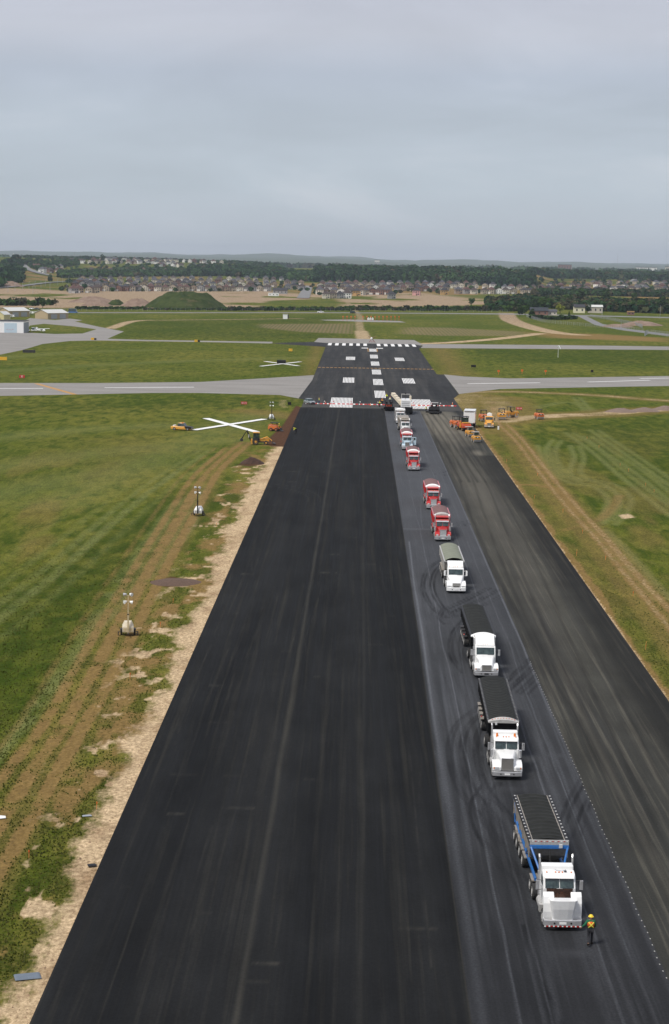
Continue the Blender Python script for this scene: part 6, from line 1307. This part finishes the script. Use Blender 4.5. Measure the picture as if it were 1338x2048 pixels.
def wood(name, label, px0, px1, base, depth, sp, h, brown=.1, seed=1, n=30, cr=None, tint=.5, start=None):
    """a wood standing on the terrain: `base` gives the lower photo row of its near edge"""
    rg = np.random.RandomState(seed); C = []; px = px0; ref = TG((px0+px1)/2, np.interp((px0+px1)/2, *zip(*base)))
    step = sp/ref.y*3700
    while px < px1:
        e_ = TG(px, float(np.interp(px, *zip(*base)))) if start is None else Vector(((px-718)/3700*start, start, 0)); k = 0
        dd = depth*(.75+.5*float(fbm(px/40., seed*3., 3)))
        while k < dd:
            yv = e_.y+k+rg.uniform(-.4, .4)*sp; xv = e_.x*yv/e_.y+rg.uniform(-.45, .45)*sp; C.append((xv, yv)); k += sp*(1+k/depth*.8)
        px += step
    C = np.array(C); Z = hz(C[:, 0], C[:, 1]); T = len(C); cr = cr or sp*.62
    S = rg.uniform(.75, 1.1, T)*(.7+.5*fbm(C[:, 0]/60+seed, C[:, 1]/60, 3)); u = rg.randn(T, n, 3); u /= np.linalg.norm(u, axis=2, keepdims=True); u[:, :, 2] = np.abs(u[:, :, 2])*1.0-.15
    P = np.stack([C[:, 0, None]+u[:, :, 0]*cr*S[:, None], C[:, 1, None]+u[:, :, 1]*cr*S[:, None], Z[:, None]+h*S[:, None]*(.52+.48*u[:, :, 2])], -1)
    A = rg.randn(T, n, 3)*.6+u; A /= np.linalg.norm(A, axis=2, keepdims=True); B = np.cross(A, rg.randn(T, n, 3)); B /= np.linalg.norm(B, axis=2, keepdims=True); D = np.cross(A, B); s = cr*.42*rg.uniform(.6, 1.3, (T, n, 1))
    V = np.stack([P-B*s-D*s*.7, P+B*s-D*s*.6, P+B*s*.8+D*s, P-B*s*.7+D*s*.8], 2).reshape(-1, 3)
    # dark inner cores so the wood is not see-through
    ring = [(cos(a)*cr*.75, sin(a)*cr*.75) for a in np.arange(6)*pi/3]
    core = []; cf = []
    for i in range(T):
        k = len(V)+len(core); core += [(C[i, 0]+x*S[i], C[i, 1]+y*S[i], Z[i]-1) for x, y in ring]+[(C[i, 0]+x*S[i]*.8, C[i, 1]+y*S[i]*.8, Z[i]+h*S[i]*.7) for x, y in ring]+[(C[i, 0], C[i, 1], Z[i]+h*S[i]*.92)]
        for j in range(6): cf += [(k+j, k+(j+1) % 6, k+6+(j+1) % 6, k+6+j), (k+6+j, k+6+(j+1) % 6, k+12, k+12)]
    nf = T*n; me = bpy.data.meshes.new(name); VV = np.concatenate([V, np.array(core)]); me.vertices.add(len(VV)); me.vertices.foreach_set('co', VV.astype(np.float32).ravel())
    L1 = np.arange(nf*4); q = [f for f in cf if f[2] != f[3]]; tr = [f[:3] for f in cf if f[2] == f[3]]; LI = np.concatenate([L1, np.array(q).ravel(), np.array(tr).ravel()]); tot = np.concatenate([np.full(nf+len(q), 4), np.full(len(tr), 3)]); st_ = np.concatenate([[0], np.cumsum(tot)[:-1]])
    me.loops.add(len(LI)); me.loops.foreach_set('vertex_index', LI.astype(np.int32)); me.polygons.add(len(tot)); me.polygons.foreach_set('loop_start', st_.astype(np.int32)); me.polygons.foreach_set('loop_total', tot.astype(np.int32)); me.update(calc_edges=True); me.materials.append(woodm)
    tt = np.clip(rg.rand(T)*.7+(fbm(C[:, 0]/80+seed, C[:, 1]/80, 3)-.5)*1.4+tint-.35, 0, 1); bb = (rg.rand(T) < brown)*rg.uniform(.4, 1, T)
    attr(me, 'tint', np.concatenate([np.repeat(tt, n*4), np.repeat(tt, 13)])); attr(me, 'brown', np.concatenate([np.repeat(bb, n*4), np.repeat(bb, 13)]))
    return tag(link(name, me), label, 'woodland', 'woods beyond the airfield', 'stuff')
wood('woodland', 'dark wood on the slope at the left edge below the hill road', -90, 52, [(-90, 578), (0, 576), (30, 566), (60, 562)], 1300, 14, 16, .1, 1, tint=.25)
wood('woodland', 'trees lining the right side of the hill road at upper left', 58, 150, [(50, 528), (80, 543), (150, 530)], 350, 14, 8, .1, 2, tint=.6)
wood('woodland', 'belt of green trees between the dark roofed estate and the hillside houses', 125, 390, [(125, 556), (200, 554), (300, 553), (400, 553)], 300, 12, 9, .08, 3, tint=.65)
wood('woodland', 'dense wood behind the left estate, joining the central forest', 385, 640, [(380, 553), (450, 552), (560, 560), (640, 565)], 560, 13, 13, .05, 4, tint=.4)
wood('woodland', 'broad dark green forest behind the central estate', 635, 1068, [(600, 563), (700, 563), (760, 566), (900, 568), (1000, 573), (1075, 576)], 650, 10.5, 20, .05, 5, n=34, tint=.35)
wood('woodland', 'line of trees behind the hillside houses at upper left', 60, 560, [(0, 520), (560, 530)], 300, 22, 8, .1, 6, start=5400, tint=.35)
wood('woodland', 'trees behind the commercial buildings at upper right', 1065, 1420, [(1060, 548), (1230, 550), (1420, 552)], 900, 16, 14, .1, 7, tint=.35, start=4500)
wood('woodland', 'dark wood right of the estate road at the right edge', 1285, 1460, [(1280, 562), (1460, 566)], 600, 13, 14, .1, 8, tint=.15)
wood('woodland', 'brown and green scrub wood behind the farm houses at right', 985, 1460, [(985, 621), (1060, 615), (1100, 617), (1180, 622), (1338, 628), (1460, 632)], 420, 8, 7.5, .45, 9, n=26, tint=.3)
wood('woodland', 'row of trees among the roofs of the right hand estate', 1075, 1400, [(1075, 590), (1200, 592), (1400, 596)], 160, 9, 8, .3, 10, tint=.35)
wood('woodland', 'distant tree belts on the far land, left', -60, 700, [(0, 520), (700, 528)], 3500, 75, 10, .1, 12, n=14, cr=34, start=7500, tint=.5)
wood('woodland', 'distant tree belts on the far land, right', 700, 1450, [(700, 528), (1400, 538)], 3500, 75, 10, .1, 13, n=14, cr=34, start=7500, tint=.5)
wood('garden_trees', 'small garden trees among the left estate houses', 150, 600, [(150, 583), (600, 583)], 900, 42, 5.5, .2, 21, n=22, cr=3.4, tint=.4)
wood('garden_trees', 'small garden trees among the central estate houses', 640, 1070, [(640, 590), (1070, 586)], 900, 42, 5.5, .2, 22, n=22, cr=3.4, tint=.4)
wood('garden_trees', 'small garden trees among the right estate houses', 1070, 1380, [(1070, 588), (1380, 592)], 1500, 34, 6.5, .35, 23, n=22, cr=4.2, tint=.35)
wood('garden_trees', 'garden trees among the hillside houses', 70, 560, [(70, 545), (560, 545)], 1300, 48, 6.5, .1, 24, n=22, cr=4.5, tint=.5, start=4050)
# hedge bushes and single trees
i = 0
for a, b_, y0, s0, s1 in ((-20, 100, 611, 1.6, 2.6), (155, 290, 618, .6, 1.0), (290, 440, 619.5, .4, .7), (440, 700, 620.5, .7, 1.4), (700, 800, 620, .9, 1.6), (800, 1010, 621, 1.1, 1.9), (1010, 1060, 622, 1.6, 2.6)):
    px = a
    while px < b_:
        g = G(px, y0+rnd.uniform(-.6, 1)); s = rnd.uniform(s0, s1); k = rnd.choice((0, 0, 1, 1, 2))
        bush(('dark green', 'fresh green', 'brownish')[k]+' bush %s' % ('in the tall hedge behind the hangars at left' if px < 105 else 'in the low hedge before the grassy mound' if px < 440 else 'in the roadside hedge before the green field' if px < 700 else 'in the roadside hedge before the central houses' if px < 1010 else 'in the hedge by the gravel lane junction'), g, k, s, rnd.random()*6); px += rnd.uniform(2.5, 6)*s*(1.1 if s0 > .5 else 1.4)
TS = [(100, 566, 'dark', 1.2, 'dark tree beside the curved road below the hillside houses'), (207, 524, 'dark', 1.9, 'tall round tree on the skyline among the hillside houses'), (238, 527, 'conifer', 1.4, 'dark pointed tree on the skyline right of the round one'), (122, 524, 'dark', 1.2, 'dark tree on the skyline at the left end of the hillside houses'),
      (1080, 585, 'purple', 1.1, 'dark purple leaved tree among the right hand houses'), (1111, 586, 'mid', .9, 'green tree right of the purple leaved tree'), (1145, 590, 'conifer', 1.3, 'tall dark conifer among the right hand roofs'), (1120, 627, 'yellow', 1.15, 'bright yellow green tree beside the brick bungalow'),
      (1085, 619, 'mid', 1.3, 'rounded green tree behind the brick bungalow'), (1071, 618, 'dark', 1.2, 'dark green tree left of the rounded green tree behind the bungalow'), (1100, 617, 'mid', 1.2, 'green tree between the bungalow and the yellow green tree'), (1136, 610, 'mid', 1.4, 'bright green tree behind the yellow green tree'), (1162, 607, 'dark', 1.6, 'large dark tree behind the white house'),
      (1138, 636, 'conifer', .55, 'small conifer left of the white house'), (1175, 626, 'dark', .8, 'dark tree between the white house and the canopy'), (1210, 622, 'mid', .9, 'green tree right of the canopy'), (1228, 622, 'dark', .9, 'second tree right of the canopy, darker'), (1245, 622, 'mid', 1., 'third tree right of the canopy'), (1262, 624, 'mid', 1.1, 'broad green tree by the brown shed'), (1282, 624, 'mid', 1.2, 'broad green tree right of the brown shed'), (1320, 626, 'dark', 1.5, 'tall dark tree by the utility pole at right'),
      (1210, 606, 'dark', 1.4, 'round dark tree in the scrub above the canopy'), (1268, 603, 'mid', 1.3, 'round green tree standing out in the scrub at right'), (1050, 630, 'mid', 1.0, 'green tree at the bend of the gravel lane'), (1040, 633, 'dark', .8, 'dark low tree at the junction of the gravel lane'), (1063, 634, 'dark', .7, 'low dark tree left of the bungalow fence'), (943, 612, 'mid', 1., 'lone pale tree at the edge of the bare earth'), (1000, 616, 'brown', 1., 'brown tree by the hedge left of the gravel lane'), (1015, 618, 'brown', 1.1, 'brown tree by the hedge, nearer the gravel lane'), (85, 616, 'mid', .8, 'young tree in the hedge right of the hangar roofs'), (112, 612, 'brown', .7, 'thin bare tree in front of the bare earth at left')]
for px, py, k, s, lab in TS:
    p = TG(px, py) if py < 605 else G(px, py); tree(lab, p, k, s, rnd.random()*6)
for k in range(16):
    px = 1066+k*5.6; g = G(px, 640-abs(k-8)*.3+rnd.uniform(-.5, .5)); bush('dark hedge bush in front of the brick bungalow, behind the fence', g, 0, rnd.uniform(.9, 1.4), k)['group'] = 'hedge before the bungalow'
# ------------------------------------------------------------------ houses
WALLS = [('beige', (.40, .34, .26)), ('cream', (.60, .55, .45)), ('grey', (.30, .29, .285)), ('brick', (.22, .12, .09)), ('tan', (.32, .245, .18)), ('white', (.80, .78, .74))]
ROOFS = [('brown', (.058, .042, .038)), ('dark grey', (.034, .034, .040)), ('slate', (.070, .070, .082)), ('red brown', (.09, .045, .038))]
WM = [material(a+'_house_wall', c, .85, var=.1) for a, c in WALLS]; RM = [material(a.replace(' ', '_')+'_roof_shingles', c, .85, var=.15) for a, c in ROOFS]
PINK = material('pink_insulation_wrap', (.62, .34, .32), .8); OSB = material('bare_sheathing', (.52, .32, .13), .85)
def house_mesh(wm, kind, w_=9.2, d_=11, h=5.9):
    M = MB(); M.box(-w_/2, w_/2, 0, d_, -3, h, 0); M.box(-w_/2+.3, -w_/2+4.6, -.08, .02, .1, 2.5, 2); 
    for x in (-2.6, 0.4, 2.9): M.box(x-.6, x+.6, -.06, .02, 3.6, 4.9, 1)
    M.box(2.0, 3.6, -.06, .02, .9, 2.5, 1); M.box(.2, 1.1, -.06, .02, 0, 2.1, 1)
    for y in (2.5, 7): 
        for s in (-1, 1): M.box(*sorted((s*w_/2, s*(w_/2+.05))), y-.5, y+.5, 3.5, 4.7, 1)
    if kind == 1: M.prismy([(-w_/2, h), (w_/2, h), (0, h+2.6)], .02, d_-.02, 0)
    if kind == 2: M.box(-w_/2+.2, .3, -2.2, .0, -2, 3.0, 0); M.prismy([(-w_/2+.2, 3.0), (.3, 3.0), (-w_/4+.2, 4.3)], -2.2, -.02, 0)
    return M.mesh('house', [wm, GLASSP, DOORW])
DOORW = material('garage_door_white', (.68, .66, .62), .7)
def roof_mesh(rm, kind, w_=9.2, d_=11, h=5.9):
    M = MB(); o = .45; a = w_/2+o
    if kind == 1: 
        M.prismy([(-a, h-.15), (0, h+2.75), (0, h+2.95), (-a, h+.1)], -o, d_+o); M.prismy([(a, h-.15), (a, h+.1), (0, h+2.95), (0, h+2.75)], -o, d_+o)
    else: 
        M.hexa([(-a, -o, h+.01), (a, -o, h+.01), (a, d_+o, h+.01), (-a, d_+o, h+.01), (-.4, d_*.38, h+3.6), (.4, d_*.38, h+3.6), (.4, d_*.62, h+3.6), (-.4, d_*.62, h+3.6)])
        if kind == 2: M.prismy([(-w_/2, 3.05), (-w_/4+.2, 4.45), (-w_/4+.2, 4.6), (-w_/2, 3.2)], -2.4, 0); M.prismy([(.6, 3.05), (-w_/4+.2, 4.45), (-w_/4+.2, 4.6), (.6, 3.2)], -2.4, 0)
    return M.mesh('roof', rm)
HM = {}; RMH = {}
def house(px, py, lab, wi, ri, kind, rz, s=1., p=None):
    if (wi, kind) not in HM: HM[(wi, kind)] = house_mesh(WM[wi] if isinstance(wi, int) else wi, kind)
    if (ri, kind) not in RMH: RMH[(ri, kind)] = roof_mesh(RM[ri] if isinstance(ri, int) else ri, kind)
    p = p or TG(px, py+(.0165*(px-300) if py < 536 and px < 500 else 0)); o = link('house', HM[(wi, kind)], None, p, (0, 0, rz)); o.scale = (s,)*3; link('roof', RMH[(ri, kind)], o); tag(o, lab, 'house', 'estate houses beyond the bare earth'); return o
def ordn(n): return '%d%s' % (n, 'th' if 10 < n % 100 < 14 else {1: 'st', 2: 'nd', 3: 'rd'}.get(n % 10, 'th'))
HR = [(196, 538, 582.5, 13.4, 'front row of left estate', 0, .12), (150, 560, 574, 15.5, 'second row of left estate', 1, .2), (158, 560, 567.5, 16, 'third row of left estate', 1, .2), (165, 575, 561.5, 18, 'rear row of left estate', 1, .2), (148, 190, 586, 13, 'cluster left of left estate', 0, .5),
      (652, 702, 597, 14, 'row beside the side street', 0, .1), (640, 775, 589.5, 13, 'second row right of side street', 0, .3), (640, 905, 582.5, 14, 'middle row of central estate', 0, .3), (640, 990, 576.5, 15.5, 'fourth row of central estate', 1, .3), (645, 1010, 571, 17, 'row just below the central forest', 0, .25), (575, 605, 579, 13, 'pair left of side street', 1, .3), (575, 605, 570, 13, 'rear pair left of side street', 1, .3),
      (918, 1075, 588, 15.5, 'hedge row right of centre', 0, .3), (1010, 1100, 580.5, 14, 'second row right of centre', 0, .3), (1090, 1345, 583, 17, 'front row of right estate', 0, .7), (1105, 1345, 576, 18, 'middle row of right estate', 0, .7), (1190, 1345, 569.5, 18, 'rear row of right estate', 0, .7),
      (84, 130, 545, 10, 'slope group below hill road', 0, .8), (78, 132, 538.5, 11, 'upper slope group by hill road', 0, .8), (140, 350, 528.5, 10.5, 'hillside row on left skyline', 0, .6), (190, 455, 523.5, 11.5, 'upper hillside row on left skyline', 0, .6), (320, 460, 533.5, 11, 'hillside group above left wood', 0, .7), (455, 540, 541, 10, 'clearing in the wood', 0, .6), (180, 345, 545.5, 22, 'scattered row behind left estate', 0, .4)]
hc = 0
for x0, x1, y, st_, where, dk, jit in HR:
    px = x0; k = 0
    while px < x1:
        k += 1; hc += 1; wi = rnd.choice((0, 0, 1, 1, 2, 3, 4, 5) if 'left' not in where else (0, 0, 1, 2, 2, 4, 3)); ri = rnd.choice((0, 1, 1, 2) if dk else (0, 0, 1, 2, 3)); kd = rnd.choice((0, 1, 2, 2))
        if 'hillside' in where or 'slope' in where or 'clearing' in where or 'scattered' in where: wi = rnd.choice((5, 5, 1, 1, 0, 3))
        nm = WALLS[wi][0]; rn = ROOFS[ri][0]; W_, R2 = wi, ri
        rz = rnd.uniform(-jit, jit)+(pi/2 if (jit > .5 and rnd.random() < .4) else 0)
        house(px+rnd.uniform(-1, 1)*(jit*4), y+rnd.uniform(-.5, .5)*(jit*3), '%s house, %s roof, %s from left in the %s' % (nm, rn, ordn(k), where), W_, R2, kd, rz, rnd.uniform(.95, 1.15)*(1.12 if y < 550 else 1)); px += st_*rnd.uniform(.9, 1.12)
for px, py, wm_, lab in ((699, 586, PINK, 'pink wrapped unfinished house in the middle of the central estate'), (832, 591, PINK, 'pink wrapped unfinished house at the edge of the bare earth on the right'), (713, 592, OSB, 'orange sheathed unfinished house below the pink one'), (889, 590, OSB, 'orange sheathed unfinished house right of centre')):
    house(px, py, lab, wm_, 1, 2, rnd.uniform(-.2, .2), 1.1)
house(784, 598, 'grey house standing alone on the bare earth', 2, 1, 2, .1, 1.0)
print('HOUSES', hc)
def block(name, label, px0, px1, py, h, d_, wall, roofm, cat='building', ridge=0, p=None):
    a = (TG if py < 600 else G)(px0, py); b_ = (TG if py < 600 else G)(px1, py); y = (a.y+b_.y)/2; a.y = b_.y = y; w_ = (b_-a).length; c_ = (a+b_)/2; c_.z = H(c_.x, c_.y)
    t = tag(empty(name, c_), label, cat, 'buildings beyond the airfield'); M = MB(); M.box(-w_/2, w_/2, 0, d_, -3, h)
    if ridge: M.prism([(0, h), (d_, h), (d_/2, h+ridge)][::1], -w_/2+.05, w_/2-.05)
    M.build('wall', wall, t); n = max(2, int(w_/4)); 
    for k in range(min(n, 12)): xx = -w_/2+w_*(k+.5)/min(n, 12); MB().box(xx-.6, xx+.6, -.1, -.02, h*.35, h*.7).build('window', GLASSP, t)
    if ridge: 
        R_ = MB(); R_.prism([(-.5, h-.2), (d_/2, h+ridge+.05), (d_/2, h+ridge+.3), (-.5, h+.05)], -w_/2-.4, w_/2+.4); R_.prism([(d_+.5, h-.2), (d_+.5, h+.05), (d_/2, h+ridge+.3), (d_/2, h+ridge+.05)], -w_/2-.4, w_/2+.4); R_.build('roof', roofm, t)
    else: MB().box(-w_/2-.2, w_/2+.2, -.2, d_+.2, h, h+.5).build('roof', roofm, t)
    return t
block('bungalow', 'low brick bungalow with dark blue grey roof behind the hedge', 1062, 1095, 630, 3.6, 9, WM[3], material('blue_grey_roof', (.030, .036, .044), .85), 'house', 2.6); block('house_annex', 'cream annex at the right end of the brick bungalow', 1097, 1113, 630, 3.0, 7, WM[1], RM[2], 'house', 1.6)
block('farm_house', 'white two storey house with dark roof beside the lane', 1149, 1169, 626, 5.2, 8, material('pale_yellow_white_siding', (.72, .68, .50), .8), RM[1], 'house', 2.4); block('canopy_building', 'open canopy with pale roof and white posts right of the white house', 1178, 1204, 626, 5.5, 8, CREAM, CORR, 'canopy', 1.6)
block('brown_shed', 'low orange brown shed by the perimeter road at right', 1256, 1268, 630, 2.8, 5, WM[3], OSB, 'shed'); block('trailer_building', 'long white trailer parked left of the side street', 536, 558, 592, 3.2, 3, CLEANW, CLEANW, 'trailer'); block('unfinished_house', 'long unfinished house with dark roof behind the white trailer', 545, 575, 588, 5, 10, WM[2], RM[1], 'house', 3)
for k, (a, b_, m_, lab) in enumerate(((1121, 1141, OSB, 'tan block, leftmost of the commercial row'), (1142, 1156, WM[5], 'white block second in the commercial row'), (1157, 1166, WM[3], 'red brick block third in the commercial row'), (1167, 1193, WM[5], 'long white block fourth in the commercial row'), (1201, 1228, WM[1], 'cream block in the middle of the upper right row'), (1246, 1260, WM[1], 'cream block beside the estate road'))): block('commercial_building', lab, a, b_, 556, 9 if k in (0, 4, 5) else 6, 14, m_, RM[0])
for px, py, h, wd, lab, m_ in ((1128, 541, 30, 60, 'red brick block far away on the right skyline', WM[3]), (1290, 540, 26, 95, 'long white apartment row far away at right', WM[5]), (1337, 538, 30, 40, 'cream building at the right edge of the skyline', WM[1]), (754, 523.5, 42, 26, 'small white building on the central far ridge', WM[5])):
    d0 = 8500 if px != 754 else 9500; X_ = (px-718)/3700*d0; t = tag(empty('distant_building', (X_, d0, H(X_, d0)+4)), lab, 'building', 'buildings on the skyline'); MB().box(-wd/2, wd/2, 0, 20, -10, h).build('wall', m_, t); MB().box(-wd/2-1, wd/2+1, -1, 21, h, h+2).build('roof', RM[2], t)
    for k in range(5): MB().box(-wd*.4+k*wd*.2-1.5, -wd*.4+k*wd*.2+1.5, -.3, -.05, h*.3, h*.8).build('window', GLASSP, t)
dh = MB(); rg = np.random.RandomState(5)
for k in range(300):
    px = rg.uniform(395, 520) if k % 2 else rg.choice((rg.uniform(560, 700), rg.uniform(1150, 1338), rg.uniform(1150, 1338), rg.uniform(280, 400))); d0 = rg.uniform(9500, 11800); X_ = (px-718)/3700*d0; z = H(X_, d0)+6; w_ = rg.uniform(8, 16)
    dh.box(X_-w_, X_+w_, d0, d0+15, z-8, z+6, int(rg.randint(3))); dh.box(X_-w_-1, X_+w_+1, d0-1, d0+16, z+6, z+9, 3, tx=w_*.5, ty=6)
tag(dh.build('distant_town', [WM[5], WM[1], WM[0], RM[2]]), 'faint pale town spread along the far ridges', 'town', None, 'stuff')
# masts, poles, lamps, fences
for px, d0, h, lab in ((1232, 9000, 95, 'tall thin radio mast on the right skyline'), (559, 11000, 62, 'left of two thin masts on the central ridge'), (574, 11000, 66, 'right of two thin masts on the central ridge'), (1008, 9000, 50, 'thin mast above the right end of the forest, left one'), (1032, 9000, 50, 'thin mast above the right end of the forest, right one'), (28, 9000, 30, 'stubby white tower on the left skyline'), (150, 5200, 26, 'lattice mast among the hillside houses')):
    X_ = (px-718)/3700*d0; t = tag(empty('radio_mast', (X_, d0, H(X_, d0))), lab, 'mast', 'masts on the skyline'); M = MB(); w_ = 3 if px == 28 else .55
    M.cyl((0, 0, -5), (0, 0, h), w_, w_*.5, 6); M.build('mast_column', CLEANW if px == 28 else STEELP, t); M = MB(); [M.box(-1.6, 1.6, -.2, .2, h*f, h*f+.5) for f in (.7, .85)]; M.build('cross_arm', STEELP, t)
for k in range(15):
    px = (16, 30, 45, 58, 70, 82, 91, 115, 125, 137, 148, 158, 134, 66, 100)[k]; py = (584, 582, 580, 579, 577, 576, 572, 570, 566, 566, 564, 562, 585, 588, 583)[k]; p = TG(px, py)
    t = tag(empty('street_lamp', p), 'slim street lamp along the curved road at upper left, %s from the left' % ordn(k+1), 'street lamp', 'street lamps on the curved road'); MB().cyl((0, 0, 0), (0, 0, 10), .22, .16, 6).build('pole', STEELP, t); MB().box(-.1, 1.6, -.15, .15, 9.9, 10.2).build('lamp_head', STEELP, t)
for px, py, h, lab in ((1320, 637, 11, 'wooden utility pole at the right edge by the perimeter road'), (1204, 631, 8, 'pale pole right of the canopy'), (1242, 655, 6, 'short pole beside the lane at right')):
    t = tag(empty('utility_pole', G(px, py)), lab, 'utility pole', 'utility poles'); MB().cyl((0, 0, 0), (0, 0, h), .18, .12, 8).build('pole', STEELP, t); MB().box(-1, 1, -.08, .08, h-.9, h-.7).build('cross_arm', DARK, t)
def fence(name, label, px, h, step, mat, rails=3):
    P = smooth_pts([G(*p) for p in px], 6); t = tag(empty(name, (P[0][0], P[0][1], 0)), label, 'fence', 'perimeter fences'); o = Vector((*P[0], 0)); M = MB(); R_ = MB(); acc = 0
    for a, b_ in zip(P[:-1], P[1:]):
        A = Vector((*a, 0))-o; B = Vector((*b_, 0))-o; L_ = (B-A).length; d = (B-A)/L_; n_ = Vector((-d.y, d.x, 0))*.03
        for k in range(rails): z = h*(.35+.62*k/(rails-1)); R_.hexa([A-n_+Vector((0, 0, z)), A+n_+Vector((0, 0, z)), B+n_+Vector((0, 0, z)), B-n_+Vector((0, 0, z)), A-n_+Vector((0, 0, z+.06)), A+n_+Vector((0, 0, z+.06)), B+n_+Vector((0, 0, z+.06)), B-n_+Vector((0, 0, z+.06))])
        q = 0
        while q < L_: M.cyl(A+d*q, A+d*q+Vector((0, 0, h)), .07, n=5); q += step
    M.build('fence_posts', mat, t); R_.build('fence_rails', mat, t)
fence('chain_fence', 'long pale post fence running from the hedge across the grass at right', [(1053, 634), (1090, 645), (1160, 652), (1230, 658), (1288, 664)], 2.4, 3.2, STEELP); fence('chain_fence', 'light blue grey gate fence at the right edge', [(1289, 672), (1300, 669), (1345, 674), (1420, 680)], 3., 1.6, STEELP, 4); fence('chain_fence', 'pale fence along the lane right of the canopy', [(1180, 634), (1222, 641), (1270, 651), (1285, 656)], 2.4, 2.5, STEELP, 4)
fence('chain_fence', 'thin fence along the far side of the perimeter road', [(-40, 623), (300, 621.5), (669, 622), (1020, 625)], 2.2, 5.0, STEELP, 2)
# ------------------------------------------------------------------ air
M = MB(); M.box(-42000, 42000, -1500, 33500, -1.6, 330); hazeo = M.build('haze', []); hm = bpy.data.materials.new('haze_air'); hm.use_nodes = True; t = hm.node_tree; t.nodes.clear()
v_ = nn(t, 'ShaderNodeVolumePrincipled'); v_.inputs['Color'].default_value = (.78, .88, 1.0, 1); v_.inputs['Density'].default_value = 3.9e-5; v_.inputs['Anisotropy'].default_value = .1
mo = nn(t, 'ShaderNodeOutputMaterial'); t.links.new(v_.outputs[0], mo.inputs['Volume']); hazeo.data.materials.append(hm); tag(hazeo, kind='stuff')
